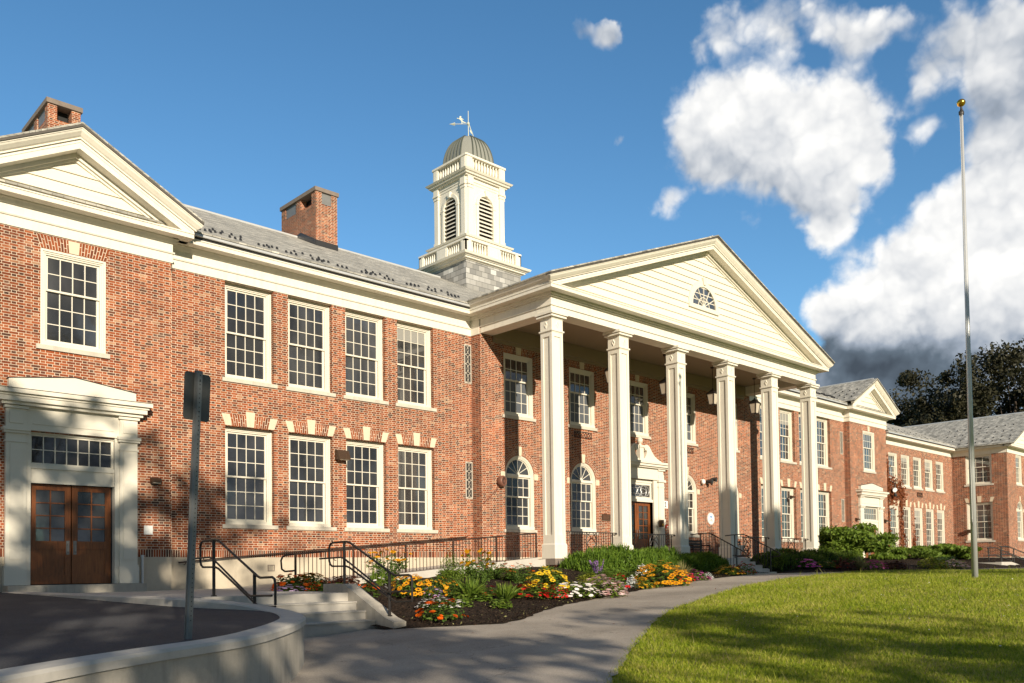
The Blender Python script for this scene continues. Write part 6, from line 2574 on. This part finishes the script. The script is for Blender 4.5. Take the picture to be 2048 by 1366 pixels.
def plant_mesh(kind, var):
    key = (kind, var)
    if key in PCACHE:
        return PCACHE[key]
    r = np.random.default_rng(sum(map(ord, kind))*7+var)
    (sty, n_, ls, lm), fl = KINDS[kind]
    if sty == 'mound':
        p, v = mound(n_, r, .85, .5)
        fol = leaves(p, ls, .5, .5, v*.8, .7, r)
    elif sty == 'cone':
        p, v = mound(n_, r, 1.0, .55)
        sp = r.normal(0, .03, p.shape)
        p = p+sp
        p[:, :2] *= (1-.35*np.clip(p[:, 2:3], 0, 1))
        fol = leaves(p, ls, .8, .25, v*.6, .7, r)
    elif sty == 'tall':
        k = 26
        an = r.random(k)*2*math.pi
        rr = np.sqrt(r.random(k))*.12
        base = np.stack([rr*np.cos(an), rr*np.sin(an), np.zeros(k)], 1)
        tip = np.stack([np.cos(an)*(.15+.33*r.random(k)), np.sin(an)*(.15+.33*r.random(k)), .55+.45*r.random(k)], 1)
        t = r.random(n_)**.8
        i = r.integers(0, k, n_)
        p = base[i]+(tip[i]-base[i])*t[:, None]+r.normal(0, .045, (n_, 3))
        p[:, 2] = np.maximum(p[:, 2], .02)
        fol = np.concatenate([leaves(p, ls, .4, .38, None, .9, r), blades(base, tip, np.full(k, .007))])
    else:
        an = r.random(n_)*2*math.pi
        rr = r.random(n_)**.7
        L = .35+.65*r.random(n_)
        base = np.stack([.08*np.cos(an), .08*np.sin(an), np.zeros(n_)], 1)
        tip = np.stack([np.cos(an)*rr*.55, np.sin(an)*rr*.55, L*(1-.55*rr**2)*.95], 1)
        fol = blades(base, tip, np.full(n_, ls)*(.6+.6*r.random(n_)))
    fm = np_mesh('foliage', fol, 4, lm)
    hm = None
    if fl:
        m_, rad, hk, pm, em, lift = fl
        if hk == 'spike':
            pts = []
            for s_ in range(9):
                a = r.random()*2*math.pi
                b0 = np.array([math.cos(a)*.12, math.sin(a)*.12, .35])
                t0 = np.array([math.cos(a)*.45+.1, math.sin(a)*.3, .8+.25*r.random()])
                t = r.random(90)
                w = .035*(1.15-t)
                pts.append(b0+(t0-b0)*t[:, None]+r.normal(0, 1, (90, 3))*w[:, None])
            hp = np.concatenate(pts)
            hm = np_mesh('blossoms', leaves(hp, .028, .2, .8, None, 1, r), 4, pm)
        else:
            if sty == 'tall':
                i = r.permutation(k)[:min(k, m_)]
                c = tip[i]+np.array([0, 0, lift*.5])
                nr = np.stack([r.normal(0, .5, len(i)), r.normal(-.5, .4, len(i)), np.full(len(i), 1.0)], 1)
            else:
                c, v = mound(m_*1, r, .85, .06)
                c = c*np.array([1, 1, 1])+v*lift
                c[:, 2] = np.maximum(c[:, 2], .12)
                nr = v+np.array([-.1, -.55, .55])+r.normal(0, .25, v.shape)
            pq, eq = heads(c, nr, np.full(len(c), rad), hk, r)
            if em:
                mi = np.concatenate([np.zeros(len(pq)//4), np.ones(len(eq)//4)])
                hm = np_mesh('blossoms', np.concatenate([pq, eq]), 4, [pm, em], mi)
            else:
                hm = np_mesh('blossoms', pq, 4, pm)
    PCACHE[key] = (fm, hm)
    return PCACHE[key]


# (kind, x, y, width, height, label)
PLANTS = [
    ('marigold_o', 10.85, -4.65, 0.74, 0.47, 'orange zinnia clump behind the top of the concrete stairs'),
    ('rudbeckia', 11.52, -4.30, 0.73, 0.44, 'brown-eyed yellow coneflowers by the loop end of the ramp railing'),
    ('salvia', 11.12, -4.30, 0.79, 0.32, 'bright red flower patch among the orange zinnias by the stairs'),
    ('petunia_l', 10.49, -5.18, 0.57, 0.21, 'lilac and white petunias at the edge of the concrete landing'),
    ('zinnia_o', 10.94, -5.73, 0.48, 0.31, 'small orange zinnia plant beside the upper stair tread'),
    ('coleus', 11.17, -5.75, 0.41, 0.34, 'dark red coleus at the head of the stair cheek wall'),
    ('coleus', 12.58, -4.30, 0.68, 0.30, 'bronze coleus patch under the upper post of the handrail'),
    ('zinnia_o', 11.47, -6.93, 0.51, 0.35, 'scarlet zinnia clump close against the sloping cheek wall'),
    ('marigold_t', 13.95, -4.30, 1.28, 0.88, 'tall yellow marigolds in front of the ramp railing balusters'),
    ('spiky', 12.11, -6.36, 0.56, 0.56, 'pale green spiky leaved plant between handrail and marigolds'),
    ('rudbeckia', 12.20, -7.68, 0.72, 0.53, 'large dark-eyed yellow rudbeckia behind the handrail end loop'),
    ('rudbeckia_s', 12.99, -7.61, 0.52, 0.43, 'small gold rudbeckia next to the large dark-eyed clump'),
    ('petunia_l', 12.44, -8.16, 0.37, 0.28, 'lilac petunias at the foot of the small gold rudbeckia'),
    ('marigold_y', 13.25, -8.05, 0.40, 0.35, 'low yellow marigold beside the feathery green bush'),
    ('zinnia_front', 11.08, -10.22, 0.72, 0.46, 'orange zinnia standing alone in front on bare mulch'),
    ('alyssum', 11.79, -9.26, 0.69, 0.21, 'white alyssum tuft just behind the lone orange zinnia'),
    ('feather', 13.74, -7.26, 0.69, 0.84, 'feathery fresh green bush against the ramp railing'),
    ('marigold_t', 14.53, -7.35, 0.96, 1.03, 'tallest orange marigold plant with loose leaves'),
    ('daylily', 13.35, -8.43, 0.82, 0.54, 'clump of strappy arching daylily leaves below the tall marigold'),
    ('daylily', 13.97, -8.97, 0.82, 0.47, 'second daylily clump bending towards the path'),
    ('salvia_s', 14.17, -8.14, 0.41, 0.24, 'small dark red flowers in the arching leaves'),
    ('marigold_y', 14.67, -8.49, 0.41, 0.29, 'yellow marigolds between the daylilies and the red verbena'),
    ('leafy', 12.20, -9.47, 0.43, 0.28, 'low leafy green plant on dark mulch'),
    ('leafy', 13.03, -9.82, 0.44, 0.22, 'flat green seedling patch in the shaded mulch'),
    ('cone_mix', 16.54, -6.82, 0.87, 0.49, 'orange and white coneflowers in front of the white ramp kerb'),
    ('cone_mix', 16.37, -5.89, 0.84, 0.47, 'white and rust coneflowers under the low end of the ramp kerb'),
    ('rudbeckia_y', 16.24, -8.10, 0.88, 0.57, 'bright yellow rudbeckia in front of the first column plinth'),
    ('verbena', 15.03, -8.84, 0.85, 0.39, 'wide bright red verbena patch'),
    ('verbena', 15.46, -9.20, 0.49, 0.32, 'red verbena tuft between yellow rudbeckia and petunias'),
    ('petunia_w', 16.07, -9.30, 0.74, 0.42, 'white petunias between the red verbena and the blush mound'),
    ('petunia_b', 16.86, -9.49, 0.89, 0.51, 'blush pink petunia mound at the path edge'),
    ('lime', 18.37, -7.74, 0.70, 0.31, 'lime leaved plant behind the blush petunias'),
    ('butterfly', 19.52, -7.03, 0.50, 0.53, 'purple flower spikes rising in front of the yew hedge'),
    ('geranium', 18.50, -8.63, 0.41, 0.41, 'red geranium beside the silver foliage'),
    ('silver', 19.08, -8.65, 0.33, 0.31, 'silver dusty miller between red geranium and gold daisies'),
    ('coreopsis', 19.26, -8.93, 0.47, 0.28, 'low orange coreopsis at the foot of the gold daisies'),
    ('gloriosa', 20.26, -8.76, 1.09, 0.66, 'big mound of golden gloriosa daisies'),
    ('phlox', 21.62, -7.00, 0.31, 0.37, 'white phlox at the hedge behind the gold daisies'),
    ('grass', 22.89, -7.57, 0.79, 0.54, 'ornamental grass tuft before the shaded hedge'),
    ('salvia', 21.85, -8.42, 0.45, 0.30, 'red salvia at the foot of the gold daisies'),
    ('petunia_m', 22.72, -8.27, 0.62, 0.31, 'magenta petunias near the porch steps'),
    ('silver', 23.53, -8.14, 0.29, 0.22, 'small silver dusty miller beside magenta petunias'),
    ('coreopsis', 26.39, -7.02, 0.70, 0.35, 'orange and gold bedding patch before the dark clipped hedge'),
    ('salvia', 27.94, -6.72, 0.62, 0.44, 'red salvia tuft against the lowest porch step'),
    ('petunia_m', 33.57, -5.96, 0.91, 0.41, 'magenta petunias before the long dark hedge'),
    ('coleus_g', 34.56, -6.42, 0.92, 0.33, 'bronze green foliage plant at the foot of the long dark hedge'),
    ('salvia_d', 35.11, -7.02, 0.75, 0.46, 'dark red flowers with a yellow bloom before the big shrub'),
    ('grass', 35.55, -7.50, 0.71, 0.62, 'fountain grass under the big shrub'),
    ('petunia_m', 36.34, -7.74, 0.72, 0.38, 'deep pink flowers between fountain grass and rusty foliage'),
    ('coleus', 37.92, -7.95, 0.95, 0.39, 'rusty red foliage plant between the two shrub groups'),
    ('lime', 41.11, -8.31, 1.13, 0.59, 'yellow green spirea before the wing windows'),
    ('petunia_b', 43.10, -8.43, 0.94, 0.37, 'pale pink petunias near the flagpole'),
    ('coreopsis', 42.01, -8.37, 0.46, 0.23, 'tiny orange flowers beside the pale pink petunias'),]
for i, (kind, x, y, w, h, lab) in enumerate(PLANTS):
    z = float(bed_z(x, y))-.015
    fm, hm = plant_mesh(kind, i % 3)
    if hm is None:
        t = tag(link(NAMES[kind], fm, None, (x, y, z)), lab, 'plant', 'plants of the flower bed')
        t.rotation_euler.z = (i*2.4) % 6.28
        t.scale = (w*1.2, w*1.2, h*1.15)
        continue
    t = thing(NAMES[kind], (x, y, z), lab, 'plant', 'plants of the flower bed')
    t.rotation_euler.z = (i*2.4) % 6.28
    for nm, me in (('foliage', fm), ('blossoms', hm)):
        if me:
            o = link(nm, me, t, (x, y, z))
            k_ = 1.42 if kind[:4] in ('verb', 'petu', 'core', 'salv', 'glor', 'alys') else 1.2
            o.scale = (w*k_, w*k_, h*(1.0 if kind[-2:] == '_t' else 1.12))

# low green fillers between the flowers
r = np.random.default_rng(19)
k = 0
while k < 30:
    x = 11.2+11.5*r.random()
    yl0, yl1 = float(np.interp(x, PL[:, 0], PL[:, 1])), (-4.3 if x < 19.5 else -6.4)
    y = yl0+1.4+(yl1-yl0-1.4)*r.random()
    if y > yl1 or y < yl0+1.2 or (x < 12.6 and y < -8.6):
        continue
    kind = ('leafy', 'spiky', 'daylily', 'leafy', 'feather', 'leafy')[k % 6]
    fm, hm = plant_mesh(kind, k % 3)
    w = .45+.45*r.random()
    h = (.14+.18*r.random())*(1.35 if kind in ('spiky', 'daylily') else 1.0)
    t = tag(link('filler_plant', fm, None, (x, y, float(bed_z(x, y))-.02)), 'low green filler plant without blossoms between the flowers', 'plant', 'green filler plants of the flower bed')
    t.rotation_euler.z = 6.28*r.random()
    t.scale = (w, w, h)
    k += 1

# -------- hedges and shrubs
def leaf_thing(name, loc, label, cat, c, size, mat, group=None, up=.4, aspect=.45, out=None, stems=None, extra=None):
    t = thing(name, loc, label, cat, group)
    lv = leaves(np.asarray(c)-np.array(loc), size, up, aspect, out)
    me = np_mesh('foliage', lv, 4, mat)
    link('foliage', me, t, loc)
    if extra is not None:
        link('new_growth', np_mesh('new_growth', extra-np.array(loc), 4, 'leaf_bright' if mat != 'leaf_yew' else 'leaf_yew'), t, loc)
    if stems:
        b = MB()
        for s_ in stems:
            b.tube(s_, .022, 5, True, .008)
        b.build('stem', 'bark', t, base=loc)
    return t


def hedge(x0, x1, y0, y1, ztop, n_, label, mat, tuft=1.0):
    r = rng
    fx_ = r.random(n_)
    fy_ = r.random(n_)
    x = x0+(x1-x0)*fx_
    y = y0+(y1-y0)*fy_
    zb0 = bed_z(x, y)
    edge = np.minimum(np.minimum(fx_*(x1-x0), (1-fx_)*(x1-x0))/.7, np.minimum(fy_, 1-fy_)*(y1-y0)/.45)
    edge = np.clip(edge, 0, 1)
    dome = np.sqrt(1-(1-edge)**2)
    lump = .10*np.sin(x*2.3+y)+.07*np.sin(x*5.1+2*y)+.05*np.sin(x*9.7)
    top = zb0+(ztop-zb0)*np.maximum(dome, .12)+lump*dome
    z = top-np.abs(r.normal(0, .16, n_))
    inside = r.random(n_) < .3
    z = np.where(inside, zb0+(top-zb0)*r.random(n_), z)
    c = np.stack([x, y, z], 1)
    loc = ((x0+x1)/2, (y0+y1)/2, float(bed_z((x0+x1)/2, (y0+y1)/2)))
    # upright yew sprays on top
    m = int(n_*.28)
    i = r.integers(0, n_, m)
    b0 = np.stack([x[i], y[i], top[i]-.10], 1)
    tp = b0+np.stack([r.normal(0, .09, m), r.normal(-.04, .08, m), .10+.17*tuft*r.random(m)], 1)
    ex = blades(b0, tp, np.full(m, .013))
    lv_out = np.stack([np.zeros(n_), -.5*np.ones(n_), np.zeros(n_)], 1)
    st = [[(x0+(x1-x0)*t_, loc[1], loc[2]-.1), (x0+(x1-x0)*t_+.05, loc[1], ztop-.25)] for t_ in np.linspace(.08, .92, 9)]
    return leaf_thing('yew_hedge', loc, label, 'hedge', c, np.full(n_, .062), mat, 'yew hedges before the porch', .7, .28, lv_out, st, ex)


hedge(20.5, 25.2, -6.2, -4.5, 1.62, 15000, 'bright green feathery yew hedge below the first porch railing', 'leaf_yew', 1.2)
hedge(25.0, 28.3, -6.0, -4.5, 1.52, 12000, 'dark clipped yew hedge between bright hedge and porch steps', 'leaf_yew', .8)
hedge(31.4, 38.8, -6.2, -4.6, 1.66, 15000, 'long dark yew hedge between porch steps and big shrub', 'leaf_dark', .6)  # the darker leaf colour holds the tree shade lying on this hedge


def shrub(name, x, y, w, d, ztop, n_, size, mat, label, clumps=26, aspect=.5, z0=None, cat='shrub'):
    r = rng
    zb0 = float(bed_z(x, y)) if z0 is None else z0
    h = ztop-zb0
    cc, cv = mound(clumps, r, 1.0, .45)
    i = r.integers(0, clumps, n_)
    p = cc[i]+unit(r.normal(0, 1, (n_, 3)))*(.16*r.random((n_, 1))**.5)*np.array([1, 1, 1])
    p[:, 2] = np.abs(p[:, 2])
    c = np.stack([x+p[:, 0]*w, y+p[:, 1]*d, zb0+p[:, 2]*h*.93], 1)
    st = [[(x+.1*math.cos(k), y+.1*math.sin(k), zb0-.1), (x+cc[k % clumps][0]*w*.8, y+cc[k % clumps][1]*d*.8, zb0+cc[k % clumps][2]*h*.8)] for k in range(7)]
    return leaf_thing(name, (x, y, zb0), label, cat, c, np.full(n_, size), mat, None, .5, aspect, cv[i]*.5, st)


shrub('leafy_shrub', 41.2, -4.4, 5.8, 3.4, 3.35, 10000, .12, 'leaf_bright', 'big rounded bright green shrub before the far doorway', 44)
shrub('leafy_shrub', 44.9, -4.6, 2.2, 2.0, 2.1, 2600, .11, 'leaf_bright', 'lower bright green shrub leaning out of the big rounded one', 16)
shrub('leafy_shrub', 47.3, -5.0, 3.6, 2.4, 2.15, 4600, .085, 'leaf_bright', 'fine leaved green shrub under the wing windows', 22, .3)
shrub('leafy_shrub', 51.7, -5.0, 5.2, 3.0, 2.30, 6000, .13, 'leaf_bright', 'broad green shrub at the corner of the wing beside the flagpole', 30)
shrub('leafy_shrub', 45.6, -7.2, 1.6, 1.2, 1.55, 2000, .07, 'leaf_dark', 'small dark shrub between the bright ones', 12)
t = thing('dry_stalks', (46.3, -3.8, 1.5), 'pale dry upright stalks standing before the wing wall', 'plant')
b = MB()
for k in range(14):
    x = 45.4+.16*k
    b.tube([(x, -3.8, 1.4), (x+.05*math.sin(k*3), -3.8+.05*math.cos(k*5), 2.1+.5*random.random())], .012, 4)
b.build('stem', 'dry_stem', t, base=(46.3, -3.8, 1.5))

# ivy turned red-brown on the low wing
pv_, nv_ = [], []
r = rng
for (x0, z0, sx_, sz_, n_) in ((56.4, 5.95, .55, .45, 900), (57.1, 6.05, .6, .25, 500), (55.75, 6.8, .18, .6, 300), (55.85, 4.2, .15, 1.2, 260), (57.85, 4.0, .16, 1.3, 420), (57.9, 2.3, .3, .5, 260),
                               (59.8, 2.4, .16, .6, 200), (61.7, 2.0, 2.6, .16, 420), (55.8, 2.6, .2, .8, 180), (57.95, 5.6, .3, .3, 160)):
    pv_.append(np.stack([r.normal(x0, sx_, n_), -.02-.07*r.random(n_), r.normal(z0, sz_, n_)], 1))
pv_ = np.concatenate(pv_)
pv_ = pv_[(pv_[:, 0] > 55.08) & (pv_[:, 2] > 1.2)]
t = thing('ivy', (56.4, -.05, 1.4), 'rusty red creeper climbing the low wing beside the far doorway', 'ivy')
link('foliage', np_mesh('foliage', leaves(pv_-np.array((56.4, -.05, 1.4)), np.full(len(pv_), .07), .1, .7, np.array([0, -1.2, 0])), 4, 'leaf_ivy'), t, (56.4, -.05, 1.4))
b = MB()
for (xa, pts) in ((0, [(55.9, 1.4), (55.85, 3.0), (55.8, 5.0), (56.2, 6.0), (57.2, 6.1)]), (0, [(57.9, 1.4), (57.85, 3), (57.9, 5.2), (57.2, 5.9)])):
    b.tube([(x, -.03, z) for x, z in pts], .02, 5)
b.build('stem', 'bark', t, base=(56.4, -.05, 1.4))


# -------- trees
def tree(x, y, z0, h, rx, ry, crown_z, rz, n_, leaf, mat, label, group, clumps=60, trunk=.35, bark='bark', seed=1, flat=.8, name='broadleaf_tree', spread=.34):
    r = np.random.default_rng(seed)
    t = thing(name, (x, y, z0), label, 'tree', group)
    v = unit(r.normal(0, 1, (clumps, 3)))
    rad = r.random(clumps)**.45
    cc = np.stack([x+v[:, 0]*rad*rx*(1-.15*r.random(clumps)), y+v[:, 1]*rad*ry, crown_z+v[:, 2]*rad*rz], 1)
    i = r.integers(0, clumps, n_)
    sc = np.array([rx, ry, rz*flat])*spread
    p = unit(r.normal(0, 1, (n_, 3)))*(r.random((n_, 1))**.5)
    cs = (.55+.8*r.random(clumps))[i][:, None]
    c = cc[i]+p*sc*cs
    lv = leaves(c-np.array((x, y, z0)), np.full(n_, leaf), .5, .6, None, 1.0, r)
    link('crown', np_mesh('crown', lv, 4, mat), t, (x, y, z0))
    b = MB()
    b.tube([(x, y, z0-.3), (x+.02*h*.2, y, z0+h*.22), (x-.02*h*.3, y+.1, z0+h*.45), (x, y, z0+h*.72)], trunk, 9, True, trunk*.25)
    for k in range(min(clumps, 22)):
        s_ = z0+h*(.22+.45*(k/22))
        a = np.array([x, y, s_])
        e = cc[k]
        mid = a*.5+e*.5+np.array([0, 0, -.04*h])
        b.tube([tuple(a), tuple(mid), tuple(e)], trunk*.30, 5, False, .03)
    b.build('trunk', bark, t, base=(x, y, z0))
    return t


G_SH = 'trees on the lawn opposite the school'
tree(-7.4, -40.0, -.6, 20, 7.6, 6.0, 13.4, 7.3, 4100, .30, 'leaf_tree', 'tall shade tree opposite the wide double doors of the school', G_SH, 46, .45, seed=11, spread=.25)
tree(3.0, -43.0, -.4, 13, 6.4, 5.0, 8.2, 4.2, 1500, .24, 'leaf_tree', 'lower spreading tree opposite the concrete stairs', G_SH, 30, .35, seed=5, spread=.25)
tree(17.3, -44.0, .4, 19, 5.6, 4.5, 15.9, 3.0, 6000, .30, 'leaf_tree', 'round headed tree opposite the porch steps', G_SH, 50, .4, seed=23)
tree(26.5, -46.0, .7, 15, 4.6, 4.0, 12.9, 1.8, 3600, .30, 'leaf_tree', 'broad tree opposite the far doorway', G_SH, 46, .4, seed=31)
G_FAR = 'dark trees beyond the far wing'
for k, (x, y, h, rx, rz, sd, lab) in enumerate((
        (105.5, 13.5, 23.5, 4.6, 9.5, 41, 'tall ragged dark pine rising beside the flagpole behind the slate roof'),
        (102.0, 16.5, 17.5, 4.0, 7.0, 42, 'shorter dark tree stepping down beside the tall ragged pine'),
        (99.5, 18.5, 13.8, 3.4, 5.0, 43, 'lowest ragged dark tree at the pediment end of the far group'),
        (112.0, 9.0, 27.5, 7.0, 12.5, 44, 'largest dark tree beyond the flagpole behind the slate roof'),
        (119.0, 4.0, 27.0, 7.5, 12.0, 45, 'wide dark tree behind the far gabled wing'),
        (116.0, 20.0, 26.0, 7.0, 11.0, 46, 'dark tree filling the gap behind the tall pine'))):
    tree(x, y, .8, h, rx, rx, .8+h*.56, h*.44, 26000, .21, 'leaf_far', lab, G_FAR, 95, .5, seed=sd, flat=.5, name='pine_tree', spread=.28)
tree(98.0, 34.0, .8, 12, 3.0, 3.0, 7.0, 4.6, 1500, .25, 'leaf_far', 'small grey tree in the gap beside the small far pediment', G_FAR, 30, .3, seed=51, spread=.22)

# -------- grass on the lawn near the viewer (uncountable blades) and loose bark chips
n_ = 300000
r = np.random.default_rng(77)
dist = 8.0+26*r.random(n_)**1.25
an = YAW+(r.random(n_)*.62-.02)
x = dist*np.sin(an)
y = -24+dist*np.cos(an)
keep = (y < np.interp(x, pb[:, 0], pb[:, 1])+r.normal(0, .06, n_)) & (x > 2)
x, y, dist = x[keep], y[keep], dist[keep]
patch = .5+.5*np.sin(x*1.1+np.sin(y*1.7)*1.3)*np.sin(y*.9+1.1*np.sin(x*.8))
hh = (.028+.036*r.random(len(x)))*(1+.035*(dist-8))*(.75+.5*patch)
tall = r.random(len(x)) < .006
hh = np.where(tall, hh*2.6, hh)
ww = .0042*(1+.085*(dist-8))*(.7+.6*r.random(len(x)))
a = r.random(len(x))*2*math.pi
lean_ = hh*(.3+.7*r.random(len(x)))
b0 = np.stack([x, y, gz(x)-.012], 1)
sd_ = np.stack([np.cos(a), np.sin(a), np.zeros(len(x))], 1)*ww[:, None]
a2 = r.random(len(x))*2*math.pi
tp = b0+np.stack([np.cos(a2)*lean_, np.sin(a2)*lean_, hh], 1)
tri = np.stack([b0-sd_, b0+sd_, tp], 1).reshape(-1, 3)
mi = (tall & (r.random(len(x)) < .5)) | (r.random(len(x)) < .05+.22*np.clip(.55-patch, 0, 1))
go = link('grass', np_mesh('grass', tri, 3, ['grass_blade', 'straw'], mi))
tag(go, 'short green lawn grass mixed with dry blades', 'grass', kind='stuff')
m = 170
x = 7+16*r.random(m)
fr = r.random(m)
fr = np.where(r.random(m) < .6, fr**4, fr)
ya, yb_ = np.interp(x, pb[:, 0], pb[:, 1]), np.interp(x, PL[:, 0], PL[:, 1])
y = np.where(r.random(m) < .5, ya+(yb_-ya)*fr, yb_+(ya-yb_)*fr)
ok = x > 9.5
c = np.stack([x[ok], y[ok], gz(x[ok])+.016], 1)
tag(link('fallen_leaves', np_mesh('fallen_leaves', leaves(c, np.full(len(c), .022), 4.0, .6, None, .5, r), 4, 'leaf_ivy')), 'few dry brown leaves lying on the path', 'leaves', kind='stuff')
m = 160
x = 11+14*r.random(m)
y = np.interp(x, pb[:, 0], pb[:, 1])-7*r.random(m)
c = np.stack([x, y, gz(x)+.05+.03*r.random(m)], 1)
tag(link('clover', np_mesh('clover', leaves(c, np.full(m, .014), 2.0, .9, None, .4, r), 4, 'petal_white')), 'tiny white clover heads scattered in the lawn', 'clover', kind='stuff')
m = 7000
x = 10+20*r.random(m)
y = np.interp(x, PL[:, 0], PL[:, 1])+r.random(m)**2*4.2+.02
ok = (x > 10.5)
x, y = x[ok], y[ok]
c = np.stack([x, y, bed_z(x, y)+.02], 1)
pk = r.random(len(x)) < .12
tag(link('bark_chips', np_mesh('bark_chips', leaves(c, np.where(pk, .03, .032), 1.2, .35, None, .6, r), 4, ['mulch', 'dry_stem'], pk)), 'loose dark bark chips scattered over the planting bed', 'mulch', kind='stuff')
